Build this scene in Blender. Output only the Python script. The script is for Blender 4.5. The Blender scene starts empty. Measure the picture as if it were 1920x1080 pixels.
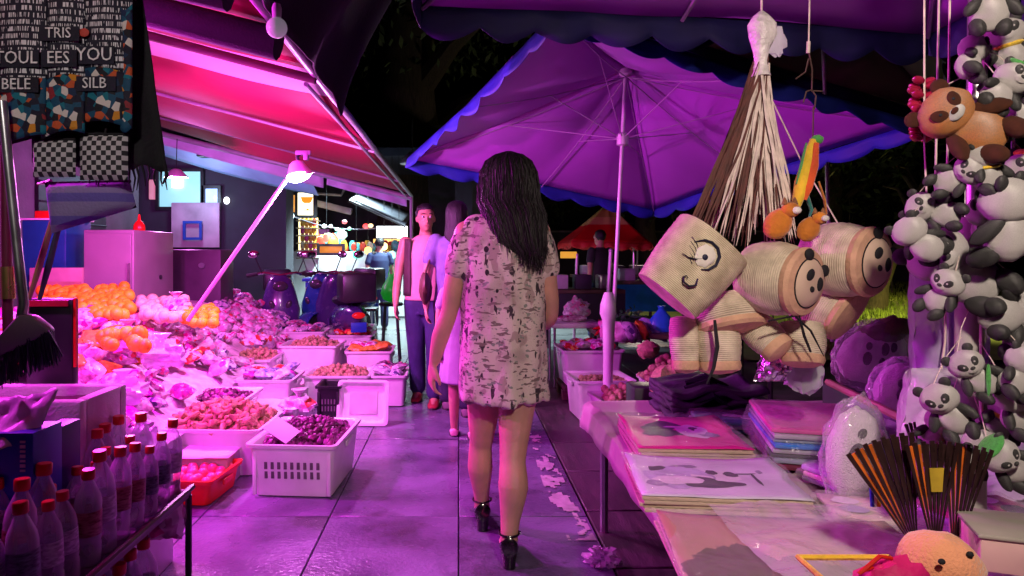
import bpy, bmesh, math, random
from mathutils import Vector, Matrix, noise, Euler

R = math.radians
V = Vector
rnd = random.Random(11)
sc = bpy.context.scene

# ------------------------------------------------------------------ camera
CAM_H, F, VX, VY = 1.22, 1300.0, 860.0, 477.0      # eye height, focal length and vanishing point (1920 px wide photograph)
cam_data = bpy.data.cameras.new('camera')
cam = bpy.data.objects.new('camera', cam_data)
sc.collection.objects.link(cam)
cam.location = (0, 0, CAM_H)
cam.rotation_euler = (R(90), 0, 0)
cam_data.sensor_width = 36
cam_data.lens = F * 36 / 1920
cam_data.shift_x = (960 - VX) / 1920
cam_data.shift_y = -(540 - VY) / 1920
cam_data.clip_start = 0.05
cam_data.clip_end = 1500
sc.camera = cam

# ------------------------------------------------------------------ night sky
world = bpy.data.worlds.new('World')
sc.world = world
world.use_nodes = True
_nt = world.node_tree
_sky = _nt.nodes.new('ShaderNodeTexSky')
_sky.sky_type = 'NISHITA'
_sky.sun_disc = False
_sky.sun_elevation = R(-5)
_sky.sun_rotation = R(200)
_nt.links.new(_sky.outputs[0], _nt.nodes['Background'].inputs[0])
_nt.nodes['Background'].inputs[1].default_value = 0.02

sc.view_settings.view_transform = 'Standard'
sc.view_settings.look = 'None'
sc.view_settings.exposure = 0.0
sc.view_settings.gamma = 1.0
sc.render.engine = 'CYCLES'
sc.cycles.use_denoising = True
sc.cycles.max_bounces = 6
sc.cycles.diffuse_bounces = 3
sc.cycles.glossy_bounces = 3
sc.cycles.transmission_bounces = 4
sc.cycles.transparent_max_bounces = 10
sc.cycles.caustics_reflective = False
sc.cycles.caustics_refractive = False
sc.cycles.sample_clamp_indirect = 4.0

C = sc.collection


def at(px, py, Y):
    """world point seen at photograph pixel (px, py) at the distance Y down the lane"""
    return V(((px - VX) * Y / F, Y, CAM_H + (VY - py) * Y / F))


# ------------------------------------------------------------------ mesh helpers
def frame_of(d, up=V((0, 0, 1))):
    d = d.normalized()
    if abs(d.dot(up)) > .98:
        up = V((0, 1, 0))
    a = up.cross(d).normalized()
    return a, d.cross(a).normalized()


class MB:
    def __init__(s):
        s.v, s.f, s.mi = [], [], []

    def add(s, vs, fs, mi=0):
        k = len(s.v)
        s.v += [tuple(p) for p in vs]
        s.f += [tuple(i + k for i in f) for f in fs]
        s.mi += [mi] * len(fs)
        return s

    def box(s, c, size, rot=None, mi=0, taper=1.0):
        c = V(c)
        hx, hy, hz = [q / 2 for q in size]
        m = rot if isinstance(rot, Matrix) else Matrix.Rotation(rot or 0, 3, 'Z')
        vs = []
        for z, t in ((-hz, taper), (hz, 1)):
            for x, y in ((-hx, -hy), (hx, -hy), (hx, hy), (-hx, hy)):
                vs.append(c + m @ V((x * t, y * t, z)))
        return s.add(vs, [(3, 2, 1, 0), (4, 5, 6, 7), (0, 1, 5, 4), (1, 2, 6, 5), (2, 3, 7, 6), (3, 0, 4, 7)], mi)

    def tube(s, pts, r, n=8, caps=True, mi=0, flat=1.0, up=V((0, 0, 1))):
        pts = [V(p) for p in pts]
        if not isinstance(r, (list, tuple)):
            r = [r] * len(pts)
        rings = []
        a = None
        for i, p in enumerate(pts):
            d = (pts[min(i + 1, len(pts) - 1)] - pts[max(i - 1, 0)])
            if d.length < 1e-7:
                d = V((0, 0, 1))
            if a is None:
                a, b = frame_of(d, up)
            else:
                d.normalize()
                a = (a - d * a.dot(d))
                a = a.normalized() if a.length > 1e-6 else frame_of(d)[0]
                b = d.cross(a).normalized()
            rings.append([p + (a * math.cos(2 * math.pi * k / n) + b * math.sin(2 * math.pi * k / n) * flat) * r[i] for k in range(n)])
        return s.loft(rings, caps, mi)

    def loft(s, rings, caps=True, mi=0, closed=True):
        n = len(rings[0])
        vs = [p for rg in rings for p in rg]
        fs = []
        for i in range(len(rings) - 1):
            for k in range(n if closed else n - 1):
                a, b = i * n + k, i * n + (k + 1) % n
                fs.append((a, b, b + n, a + n))
        if caps and closed:
            fs.append(tuple(range(n - 1, -1, -1)))
            fs.append(tuple(range((len(rings) - 1) * n, len(rings) * n)))
        return s.add(vs, fs, mi)

    def lathe(s, prof, c=(0, 0, 0), n=16, rot=None, mi=0, caps=True, sx=1, sy=1):
        c = V(c)
        m = rot if rot is not None else Matrix.Identity(3)
        rings = [[c + m @ V((r * sx * math.cos(2 * math.pi * k / n), r * sy * math.sin(2 * math.pi * k / n), z)) for k in range(n)] for r, z in prof]
        return s.loft(rings, caps, mi)

    def ell(s, c, rad, rot=None, n=12, m=8, amp=0, fr=6, seed=0, mi=0, fn=None):
        c = V(c)
        if not isinstance(rad, (tuple, list)):
            rad = (rad, rad, rad)
        rt = rot if rot is not None else Matrix.Identity(3)
        vs, fs = [], []
        for i in range(m + 1):
            th = math.pi * i / m
            ring = 1 if i in (0, m) else n
            for k in range(ring):
                ph = 2 * math.pi * k / n
                d = V((math.sin(th) * math.cos(ph), math.sin(th) * math.sin(ph), math.cos(th)))
                q = 1 + (amp * noise.noise(d * fr * .5 + V((seed * 3.7, seed * 1.3, seed))) if amp else 0)
                p = V((d.x * rad[0], d.y * rad[1], d.z * rad[2])) * q
                if fn:
                    p = fn(p, d)
                vs.append(c + rt @ p)
        st = lambda i, k: 0 if i == 0 else (1 + (m - 1) * n if i == m else 1 + (i - 1) * n + k % n)
        for i in range(m):
            for k in range(n):
                if i == 0:
                    fs.append((0, st(1, k), st(1, k + 1)))
                elif i == m - 1:
                    fs.append((st(i, k), st(m, 0), st(i, k + 1)))
                else:
                    fs.append((st(i, k), st(i + 1, k), st(i + 1, k + 1), st(i, k + 1)))
        return s.add(vs, fs, mi)

    def sheet(s, fn, nu, nv, mi=0):
        vs = [fn(i / nu, j / nv) for j in range(nv + 1) for i in range(nu + 1)]
        w = nu + 1
        fs = [(j * w + i, j * w + i + 1, (j + 1) * w + i + 1, (j + 1) * w + i) for j in range(nv) for i in range(nu)]
        return s.add(vs, fs, mi)

    def poly(s, pts, thick, mi=0):
        """flat outline (list of 3-D points) given thickness vector"""
        n = len(pts)
        t = V(thick)
        vs = [V(p) for p in pts] + [V(p) + t for p in pts]
        fs = [tuple(range(n - 1, -1, -1)), tuple(range(n, 2 * n))] + [(i, (i + 1) % n, (i + 1) % n + n, i + n) for i in range(n)]
        return s.add(vs, fs, mi)

    def mesh(s, name, off=V((0, 0, 0)), bevel=0, smooth=True, seg=2, angle=40):
        me = bpy.data.meshes.new(name)
        me.from_pydata([tuple(V(p) - off) for p in s.v], [], s.f)
        if any(s.mi):
            me.polygons.foreach_set('material_index', s.mi)
        bm = bmesh.new()
        bm.from_mesh(me)
        bmesh.ops.recalc_face_normals(bm, faces=bm.faces)
        if bevel:
            es = [e for e in bm.edges if len(e.link_faces) == 2 and e.calc_face_angle(0) > .5]
            bmesh.ops.bevel(bm, geom=es, offset=bevel, segments=seg, affect='EDGES', profile=.5, clamp_overlap=True)
        if smooth:
            for f in bm.faces:
                f.smooth = True
            for e in bm.edges:
                if len(e.link_faces) == 2 and e.calc_face_angle(0) > R(angle):
                    e.smooth = False
        bm.to_mesh(me)
        bm.free()
        return me


def off_of(p):
    o = V((0, 0, 0))
    while p is not None:
        o += p.location
        p = p.parent
    return o


def put(name, me, mats, parent=None, loc=None):
    o = bpy.data.objects.new(name, me)
    C.objects.link(o)
    for m in (mats if isinstance(mats, (list, tuple)) else [mats]):
        if m is not None and len(me.materials) < (len(mats) if isinstance(mats, (list, tuple)) else 1):
            me.materials.append(m)
    if parent is not None:
        o.parent = parent
    if loc is not None:
        o.location = loc
    return o


def build(mb, name, mats, parent=None, bevel=0, smooth=True, solid=0, sub=0, base=None, seg=2, angle=40):
    """link one mesh object; vertices are given in world space"""
    off = off_of(parent) if parent is not None else (V(base) if base is not None else V((0, 0, 0)))
    me = mb.mesh(name, off, bevel, smooth, seg, angle)
    o = put(name, me, mats, parent)
    if parent is None:
        o.location = off
    if solid:
        md = o.modifiers.new('thick', 'SOLIDIFY')
        md.thickness = solid
        md.offset = 0
    if sub:
        md = o.modifiers.new('sub', 'SUBSURF')
        md.levels = md.render_levels = sub
    return o


def tag(o, label=None, cat=None, group=None, kind=None):
    if label: o['label'] = label
    if cat: o['category'] = cat
    if group: o['group'] = group
    if kind: o['kind'] = kind
    return o


def thing(name, label, cat, loc=(0, 0, 0), group=None, rz=0):
    o = bpy.data.objects.new(name, None)
    o.empty_display_size = .05
    C.objects.link(o)
    o.location = V(loc)
    o.rotation_euler = (0, 0, rz)
    return tag(o, label, cat, group)


def dup(o, parent=None):
    c = o.copy()
    C.objects.link(c)
    c.parent = parent
    for ch in list(o.children):
        dup(ch, c)
    return c


def remesh(mb, voxel, smooth_it=4, fac=.5):
    me = mb.mesh('tmp', smooth=False)
    o = bpy.data.objects.new('tmp', me)
    C.objects.link(o)
    m = o.modifiers.new('r', 'REMESH')
    m.mode = 'VOXEL'
    m.voxel_size = voxel
    m.use_smooth_shade = True
    if smooth_it:
        q = o.modifiers.new('s', 'SMOOTH')
        q.iterations = smooth_it
        q.factor = fac
    dg = bpy.context.evaluated_depsgraph_get()
    dg.update()
    out = bpy.data.meshes.new_from_object(o.evaluated_get(dg))
    bpy.data.objects.remove(o)
    bpy.data.meshes.remove(me)
    return out


def put_world_mesh(name, me, mats, parent):
    me.transform(Matrix.Translation(-off_of(parent)))
    return put(name, me, mats, parent)


# ------------------------------------------------------------------ materials
MATS = {}


def srgb(h):
    h = h.lstrip('#')
    c = [int(h[i:i + 2], 16) / 255 for i in (0, 2, 4)]
    return tuple((q / 12.92 if q <= .04045 else ((q + .055) / 1.055) ** 2.4) for q in c)


def bsdf(m):
    return m.node_tree.nodes['Principled BSDF']


def mat(name, col=(.5, .5, .5), rough=.6, metal=0, var=.18, scale=7, bump=0, bscale=60, trans=0, alpha=1, emit=None, estr=0,
        col2=None, stretch=(1, 1, 1), spec=.5, rvar=.12, sss=0, coat=0, sheen=0, ior=1.45, detail=4):
    if name in MATS:
        return MATS[name]
    m = bpy.data.materials.new(name)
    m.use_nodes = True
    nt = m.node_tree
    N, L = nt.nodes, nt.links
    b = N['Principled BSDF']
    if isinstance(col, str): col = srgb(col)
    if isinstance(col2, str): col2 = srgb(col2)
    tc = N.new('ShaderNodeTexCoord')
    oi = N.new('ShaderNodeObjectInfo')
    ad = N.new('ShaderNodeVectorMath'); ad.operation = 'ADD'
    mu = N.new('ShaderNodeVectorMath'); mu.operation = 'SCALE'
    mu.inputs['Scale'].default_value = 13.7
    cx = N.new('ShaderNodeCombineXYZ')
    for k in range(3):
        L.new(oi.outputs['Random'], cx.inputs[k])
    L.new(cx.outputs[0], mu.inputs[0])
    mp = N.new('ShaderNodeMapping')
    mp.inputs['Scale'].default_value = stretch
    L.new(tc.outputs['Object'], ad.inputs[0]); L.new(mu.outputs[0], ad.inputs[1])
    L.new(ad.outputs[0], mp.inputs[0])
    nz = N.new('ShaderNodeTexNoise')
    nz.inputs['Scale'].default_value = scale
    nz.inputs['Detail'].default_value = detail
    L.new(mp.outputs[0], nz.inputs['Vector'])
    rp = N.new('ShaderNodeMapRange')
    rp.inputs[1].default_value = .3; rp.inputs[2].default_value = .7
    L.new(nz.outputs['Fac'], rp.inputs[0])
    mx = N.new('ShaderNodeMix'); mx.data_type = 'RGBA'
    lo = tuple(max(0, c * (1 - var)) for c in col)
    hi = col2 if col2 else tuple(min(1, c * (1 + var)) for c in col)
    mx.inputs[6].default_value = (*lo, 1); mx.inputs[7].default_value = (*hi, 1)
    L.new(rp.outputs[0], mx.inputs[0])
    L.new(mx.outputs[2], b.inputs['Base Color'])
    rr = N.new('ShaderNodeMapRange')
    rr.inputs[3].default_value = max(.02, rough - rvar); rr.inputs[4].default_value = min(1, rough + rvar)
    L.new(nz.outputs['Fac'], rr.inputs[0]); L.new(rr.outputs[0], b.inputs['Roughness'])
    b.inputs['Metallic'].default_value = metal
    b.inputs['Specular IOR Level'].default_value = spec
    b.inputs['IOR'].default_value = ior
    if trans: b.inputs['Transmission Weight'].default_value = trans
    if alpha < 1: b.inputs['Alpha'].default_value = alpha
    if sss:
        b.inputs['Subsurface Weight'].default_value = sss
        b.inputs['Subsurface Radius'].default_value = (.02, .008, .004)
        b.inputs['Subsurface Scale'].default_value = .5
    if coat: b.inputs['Coat Weight'].default_value = coat
    if sheen: b.inputs['Sheen Weight'].default_value = sheen
    if emit:
        if isinstance(emit, str): emit = srgb(emit)
        b.inputs['Emission Color'].default_value = (*emit, 1)
        b.inputs['Emission Strength'].default_value = estr
    if bump:
        n2 = N.new('ShaderNodeTexNoise')
        n2.inputs['Scale'].default_value = bscale
        n2.inputs['Detail'].default_value = 3
        L.new(mp.outputs[0], n2.inputs['Vector'])
        bp = N.new('ShaderNodeBump')
        bp.inputs['Strength'].default_value = bump
        bp.inputs['Distance'].default_value = .01
        L.new(n2.outputs['Fac'], bp.inputs['Height'])
        L.new(bp.outputs[0], b.inputs['Normal'])
    MATS[name] = m
    m['mp'] = mp.name
    return m


def film(name, tint=(.9, .85, .95), opacity=.25, rough=.12, bscale=25, bump=.6, edge=.5):
    """thin clear plastic: part see-through, part glossy"""
    if name in MATS:
        return MATS[name]
    m = mat(name, tint, rough, bump=bump, bscale=bscale, var=.1, scale=5, rvar=.05)
    nt = m.node_tree
    N, L = nt.nodes, nt.links
    out = N['Material Output']
    tr = N.new('ShaderNodeBsdfTransparent')
    tr.inputs[0].default_value = (*[min(1, c + .05) for c in tint], 1)
    lw = N.new('ShaderNodeLayerWeight'); lw.inputs[0].default_value = .35
    mr = N.new('ShaderNodeMapRange')
    mr.inputs[3].default_value = opacity; mr.inputs[4].default_value = min(1, opacity + edge)
    L.new(lw.outputs['Facing'], mr.inputs[0])
    ms = N.new('ShaderNodeMixShader')
    L.new(mr.outputs[0], ms.inputs[0]); L.new(tr.outputs[0], ms.inputs[1]); L.new(bsdf(m).outputs[0], ms.inputs[2])
    L.new(ms.outputs[0], out.inputs[0])
    return m


def bands(m, axis, period, cols, kind='Object', soft=0.0):
    """hard stripes of the given colours across one object-space axis (printed cloth)"""
    nt = m.node_tree
    N, L = nt.nodes, nt.links
    tc = N.new('ShaderNodeTexCoord'); sx = N.new('ShaderNodeSeparateXYZ')
    L.new(tc.outputs[kind], sx.inputs[0])
    dv = N.new('ShaderNodeMath'); dv.operation = 'DIVIDE'; dv.inputs[1].default_value = period
    L.new(sx.outputs[axis], dv.inputs[0])
    fr = N.new('ShaderNodeMath'); fr.operation = 'FRACT'
    L.new(dv.outputs[0], fr.inputs[0])
    cr = N.new('ShaderNodeValToRGB'); cr.color_ramp.interpolation = 'CONSTANT' if not soft else 'LINEAR'
    els = cr.color_ramp.elements
    while len(els) < len(cols): els.new(.5)
    for e, (p, c) in zip(els, cols):
        e.position = p; e.color = (*(srgb(c) if isinstance(c, str) else c), 1)
    L.new(fr.outputs[0], cr.inputs[0])
    L.new(cr.outputs[0], bsdf(m).inputs['Base Color'])
    return m


def lamp(name, parent, loc, power, col, size=.04, kind='POINT', rot=None, spot=100, blend=.5, sx=None, sy=None):
    d = bpy.data.lights.new(name, kind)
    d.energy = power
    d.color = col
    if kind == 'AREA':
        d.shape = 'RECTANGLE'; d.size = sx; d.size_y = sy
    else:
        d.shadow_soft_size = size
    if kind == 'SPOT':
        d.spot_size = R(spot); d.spot_blend = blend
    o = bpy.data.objects.new(name, d)
    C.objects.link(o)
    o.parent = parent
    o.location = V(loc) - off_of(parent)
    if rot is not None: o.rotation_euler = rot
    return o


# common materials
white_plastic = mat('white_plastic', (.78, .78, .78), .38, var=.08, scale=9, bump=.08, bscale=40)
grey_metal = mat('grey_metal', (.42, .42, .43), .32, metal=.85, var=.2, scale=14)
dark_metal = mat('dark_metal', (.05, .05, .055), .4, metal=.6, var=.3)
black_cloth = mat('black_cloth', (.012, .011, .014), .85, var=.35, scale=20, bump=.3, bscale=120)
black_plastic = mat('black_plastic', (.015, .015, .018), .35, var=.3)
clear_film = film('clear_film')
clear_film_dense = film('clear_film_dense', (.85, .8, .92), .5, .16, 18, .8)
# ================================================================== GROUND
asphalt = mat('asphalt', (.045, .045, .05), .45, var=.4, scale=3, bump=.4, bscale=40, rvar=.3)
wet_street = mat('wet_street', (.24, .25, .25), .3, var=.3, scale=1.6, bump=.15, bscale=14, rvar=.22)
grout = mat('grout', (.075, .065, .075), .9, var=.3)
tile_m = mat('paving_tile', (.165, .148, .235), .25, var=.5, scale=2.6, bump=.3, bscale=55, rvar=.26, detail=9)
def grime(m, sc, thr, dark, amt):
    """trodden-in dirt: irregular dark stains and specks over the paving colour"""
    nt = m.node_tree; N, L = nt.nodes, nt.links
    b = bsdf(m)
    for s_, t_, a_ in ((sc, thr, amt), (sc * 11, thr + .05, amt * .8), (sc * 40, thr + .06, amt * .6)):
        src = b.inputs['Base Color'].links[0].from_socket
        nz = N.new('ShaderNodeTexNoise'); nz.inputs['Scale'].default_value = s_; nz.inputs['Detail'].default_value = 7; nz.inputs['Roughness'].default_value = .65
        L.new(N[m['mp']].outputs[0], nz.inputs['Vector'])
        mr = N.new('ShaderNodeMapRange'); mr.inputs[1].default_value = t_; mr.inputs[2].default_value = t_ + .12; mr.inputs[4].default_value = a_
        L.new(nz.outputs[0], mr.inputs[0])
        mx = N.new('ShaderNodeMix'); mx.data_type = 'RGBA'; mx.inputs[7].default_value = (*dark, 1)
        L.new(mr.outputs[0], mx.inputs[0]); L.new(src, mx.inputs[6]); L.new(mx.outputs[2], b.inputs['Base Color'])


grime(tile_m, 1.9, .54, (.05, .045, .055), .75)
slab_m = mat('plank_paving', (.075, .062, .058), .42, var=.45, scale=5, bump=.35, bscale=30, stretch=(7, .8, 1), rvar=.2)
paint_m = mat('worn_white_paint', (.50, .49, .48), .6, var=.2, scale=18, bump=.2)

tag(build(MB().add([(-250, -60, -.05), (250, -60, -.05), (250, 400, -.05), (-250, 400, -.05)], [(0, 1, 2, 3)]), 'ground', asphalt), kind='structure')
tag(build(MB().add([(-16, 8.7, -.02), (3.2, 8.7, -.02), (3.2, 60, -.02), (-16, 60, -.02)], [(0, 1, 2, 3)]), 'street', wet_street), kind='structure')
pave = tag(build(MB().add([(-6, -1, -.02), (3.4, -1, -.02), (3.4, 8.69, -.02), (-6, 8.69, -.02)], [(0, 1, 2, 3)]), 'pavement', grout), kind='structure')
_tm = MB().box((0, 0, -.009), (.5955, 1.3455, .018)).mesh('tile', bevel=.003, seg=1)
for i in range(-4, 1):
    for j in range(-2, 4):
        o = put('tile', _tm, tile_m, pave, ((i + .5) * .6, 3.23 + 1.35 * (j + .5), rnd.uniform(-.0015, .0015)))
        o.rotation_euler = (rnd.uniform(-.002, .002), rnd.uniform(-.002, .002), 0)
_sm = MB().box((0, 0, -.009), (.296, .592, .018)).mesh('paving_slab', bevel=.004, seg=1)
for i in range(7):
    for j in range(13):
        o = put('paving_slab', _sm, slab_m, pave, (.606 + .3 * (i + .5), .9 + .6 * (j + .5) + (i % 2) * .17, rnd.uniform(-.002, .002)))
        o.rotation_euler = (rnd.uniform(-.004, .004), rnd.uniform(-.004, .004), 0)
# worn paint line along the joint: ragged flecks left of a painted strip
_pm = MB()
cell = .011
for iy in range(int(2.1 / cell)):
    for ix in range(11):
        Y = 2.95 + iy * cell
        cx = .515 + .012 * math.sin(Y * 3)
        X = cx + (ix - 5) * cell
        wear = .62 * noise.noise(V((X * 9, Y * 5.5, 1.7))) + .35 * noise.noise(V((X * 34, Y * 22, 4.1)))
        lim = -.08 if 3.62 < Y < 4.05 else (.06 if Y < 3.62 else .14)
        if 4.05 < Y < 4.2 or Y > 4.75: lim = .3
        if wear - .035 * abs(ix - 5) > lim - .08 and wear > lim - .05:
            _pm.add([(X, Y, .0042), (X + cell, Y, .0042), (X + cell, Y + cell, .0042), (X, Y + cell, .0042)], [(0, 1, 2, 3)])
tag(build(_pm, 'paint_line', paint_m, pave), kind='stuff')

# lawn beyond the market on the right
lawn_soil = mat('lawn_soil', (.08, .11, .015), .95, var=.4, scale=2)
grass_m = mat('grass_blade', (.11, .16, .02), .7, var=.5, scale=1.2)
tag(build(MB().add([(3.3, 8.0, .0), (60, 8.0, .0), (60, 60, .02), (3.3, 60, .02)], [(0, 1, 2, 3)]), 'lawn', lawn_soil), kind='structure')
_g = MB()
for k in range(9000):
    Y = 8.6 + 22 * rnd.random() ** 1.7
    X = Y * rnd.uniform(.47, .72)
    h = rnd.uniform(.05, .12); a = rnd.uniform(0, 6.28); w = .006 + Y * .0006
    t = V((math.cos(a), math.sin(a), 0))
    p = V((X, Y, .0))
    _g.add([p - t * w, p + t * w, p + V((rnd.uniform(-.03, .03), rnd.uniform(-.03, .03), h))], [(0, 1, 2)])
tag(build(_g, 'grass', grass_m, smooth=False), 'short lamp lit green grass beyond the plush toys', 'grass', kind='stuff')

# ================================================================== BUILDING AND AWNING ON THE LEFT
wall_m = mat('dark_plaster', (.10, .085, .10), .85, var=.3, scale=2.5, bump=.3, bscale=30)
concrete_m = mat('stained_concrete', (.16, .15, .15), .9, var=.35, scale=1.7, bump=.3, bscale=25)
wl = thing('shop_wall', 'dark plaster shop wall behind the produce stall under the red awning', 'building', (-4.8, 5, 0))
build(MB().box((-4.9, 5.2, 1.75), (.2, 10.4, 3.5)), 'wall', wall_m, wl)
build(MB().box((-4.78, 5.2, .2), (.05, 10.4, .4)), 'plinth', concrete_m, wl, bevel=.008)
for k in range(3):
    _y = 3.4 + 2.6 * k
    d = build(MB().box((-4.775, _y, 1.15), (.04, 1.5, 2.1)), 'shutter', dark_metal, wl)
    for q in range(9):
        build(MB().tube([(-4.75, _y - .74, .22 + .23 * q), (-4.75, _y + .74, .22 + .23 * q)], .012, 6), 'slat', dark_metal, d)


def awn_z(X, Y):
    s = min(1, max(0, (-.7 - X) / 3.9))
    raft = [1.0, 2.62, 3.3, 5.6, 7.8, 9.95]
    for a, b in zip(raft, raft[1:]):
        if a <= Y <= b:
            t = (Y - a) / (b - a)
            sag = math.sin(math.pi * t) * .055 * (b - a)
            break
    else:
        sag = 0
    return 2.10 + s * 3.9 * .27 - sag * (.35 + .65 * math.sin(math.pi * min(1, s * 1.05 + .02))) + .02 * noise.noise(V((X * 1.3, Y * 1.1, 2)))


awn_m = mat('red_awning_cloth', (.62, .02, .06), .75, var=.2, scale=1.5, bump=.25, bscale=9, spec=.15)
bands(awn_m, 1, 12.0, [(0, '#a80a44'), (.155, '#cdbcc4'), (.168, '#a80a44'), (.262, '#a80a44'), (.276, '#e0d2d8'), (.312, '#a00a46'), (.8, '#b01050')])
_b = bsdf(awn_m)
_b.inputs['Transmission Weight'].default_value = 0
aw = thing('awning', 'long red cloth awning with a pale band sloping over the produce stall', 'awning', (0, 0, 0))
build(MB().sheet(lambda u, v: V((-.7 - 4.0 * u, 1.0 + 8.95 * v, awn_z(-.7 - 4.0 * u, 1.0 + 8.95 * v))), 28, 90), 'cloth', awn_m, aw, solid=.004)
rail_m = mat('painted_rail', (.34, .31, .36), .45, metal=.2, var=.12)
wood_m = mat('dark_wood', (.10, .065, .045), .7, var=.4, scale=4, stretch=(1, 8, 8), bump=.25)
build(MB().tube([(-.68, 1.0, 2.085), (-.68, 5.5, 2.07), (-.68, 9.98, 2.06)], .022, 10), 'edge_rail', rail_m, aw)
build(MB().tube([(-.75, 3.4, 2.055), (-.75, 6, 2.05), (-.75, 9.9, 2.045)], .012, 8), 'edge_cord', rail_m, aw)
for Y, r, mm in ((2.05, .05, black_cloth), (2.62, .062, black_cloth), (3.3, .022, wood_m), (5.6, .013, rail_m), (7.8, .013, rail_m), (9.95, .04, rail_m)):
    build(MB().tube([(-.68, Y, awn_z(-.7, Y) - .045 - r * .6), (-2.6, Y, awn_z(-2.6, Y) - .04 - r), (-4.7, Y, awn_z(-4.68, Y) - .05 - r)], r, 10), 'rafter', mm, aw)
# strip of cloth hanging along the far edge, cut in two lengths
strip_m = mat('pale_lilac_cloth', (.55, .5, .68), .6, var=.15, scale=3, bump=.25, bscale=8)
for x0, x1, d in ((-.75, -1.9, .14), (-1.95, -4.5, .2)):
    build(MB().sheet(lambda u, v: V((x0 + (x1 - x0) * u, 10.0 + .03 * math.sin(u * 23) * v, awn_z(x0 + (x1 - x0) * u, 9.9) - .06 - d * v)), 30, 4), 'valance', strip_m, aw, solid=.004)
for X in (-.68, ):
    for Y in (9.95,):
        build(MB().tube([(X, Y, 0), (X, Y, 2.06)], .024, 10), 'post', rail_m, aw)

# black tarpaulin bundled along the awning's near corner
tp = thing('black_tarpaulin', 'black tarpaulin hanging in pointed folds from the awning corner', 'tarpaulin', (-.64, 2.6, 2.1))


def tarp_low(v):
    Y = 1.3 + 2.30 * v
    tooth = abs(((v * 3.2) % 1) - .5) * 2
    return Y, 2.05 - .06 * tooth - (.09 * max(0, 1 - abs(v - .955) / .05))


def tarp_pt(u, v):
    Y, zl = tarp_low(v)
    zt = 2.34 + .45 * v
    z = zt + (zl - zt) * u
    return V((-.62 + .04 * math.sin(v * 19 + u * 2) * (1 - .3 * u) + .42 * (1 - u) ** 1.4, Y, z))


build(MB().sheet(tarp_pt, 14, 60), 'cloth', black_cloth, tp, solid=.006)

# globe lamp clipped at the awning edge
gl = thing('globe_lamp', 'small white globe bulb under the awning edge beside the black tarpaulin', 'lamp', at(519, 52, 2.2))
_p = at(519, 52, 2.2)
build(MB().ell(_p, .033, n=18, m=12), 'bulb', mat('unlit_bulb', (.8, .8, .8), .2, var=.03, emit=(.9, .8, 1), estr=.12), gl)  # the bulb carries a faint glow of its own
build(MB().lathe([(.014, .028), (.016, .06), (.012, .075)], _p, 12), 'socket', white_plastic, gl)
build(MB().tube([_p + V((0, 0, .07)), _p + V((-.03, 0, .14)), _p + V((-.06, .0, .2))], .004, 6), 'cord', black_plastic, gl)


# pendant lamps that give the produce its pink light
def pendant(label, p, power, col, shade_col, drop=.5, sz=.05, spot=False):
    t = thing('pendant_lamp', label, 'lamp', p, 'pendant lamps over the stalls')
    p = V(p)
    build(MB().lathe([(.03, .10), (.06, .085), (.13, .01), (.135, 0), (.125, .004), (.05, .078), (.025, .09)], p, 20), 'shade', shade_col, t)
    build(MB().ell(p + V((0, 0, .01)), (.035, .035, .045), n=14, m=10), 'bulb', mat('lit_bulb_%.1f_%.1f' % (col[0], col[1]), (.9, .9, .9), .3, emit=col, estr=6), t)
    build(MB().tube([p + V((0, 0, .1)), p + V((.01, 0, .1 + drop))], .005, 6), 'cord', black_plastic, t)
    lamp('glow', t, p + V((0, 0, -.06)), power, col, sz)
    return t


PINK = (1.0, .03, .92)
shade_m = mat('white_enamel', (.8, .78, .8), .25, var=.05)
pendant('pink lit pendant lamp hidden behind the printed cloth bags', (-1.95, 3.35, 1.82), 250, (1.0, .03, .95), shade_m)
pendant('pink lit pendant lamp over the oranges by the white cabinet', (-2.05, 4.32, 1.80), 110, (1.0, .15, .80), shade_m)
pendant('violet lit pendant lamp at the far end under the awning', (-3.3, 8.1, 2.12), 130, (.95, .22, 1.0), shade_m, drop=.35)
pendant('pink lit pendant lamp over the water bottle shelf', (-1.70, 1.95, 1.98), 80, (1.0, .04, .95), shade_m)
wp = pendant('warm white pendant lamp over the souvenir table', (.50, .15, 2.02), 125, (1.0, .82, .68), shade_m)
for c_ in wp.children:
    if c_.type == 'LIGHT':                                  # beam narrowed and aimed at the goods, keeping warm light off the floor
        c_.data.type = 'SPOT'; c_.data.spot_size = R(80); c_.data.spot_blend = .7; c_.data.shadow_soft_size = .06
        c_.rotation_euler = (V((.92, 2.3, 1.02)) - V((.50, .15, 1.96))).to_track_quat('-Z', 'Y').to_euler()
bp_ = pendant('added unseen warm white lamp brightening the hanging printed bags', (-.75, .35, 2.05), 25, (1.0, .9, .84), shade_m)  # unseen lamp, added to brighten the front of the bags
for c_ in bp_.children:
    if c_.type == 'LIGHT':
        c_.data.type = 'SPOT'; c_.data.spot_size = R(44); c_.data.spot_blend = .7; c_.data.shadow_soft_size = .06
        c_.rotation_euler = (V((-.93, 1.62, 1.60)) - V((-.75, .35, 1.99))).to_track_quat('-Z', 'Y').to_euler()

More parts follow.
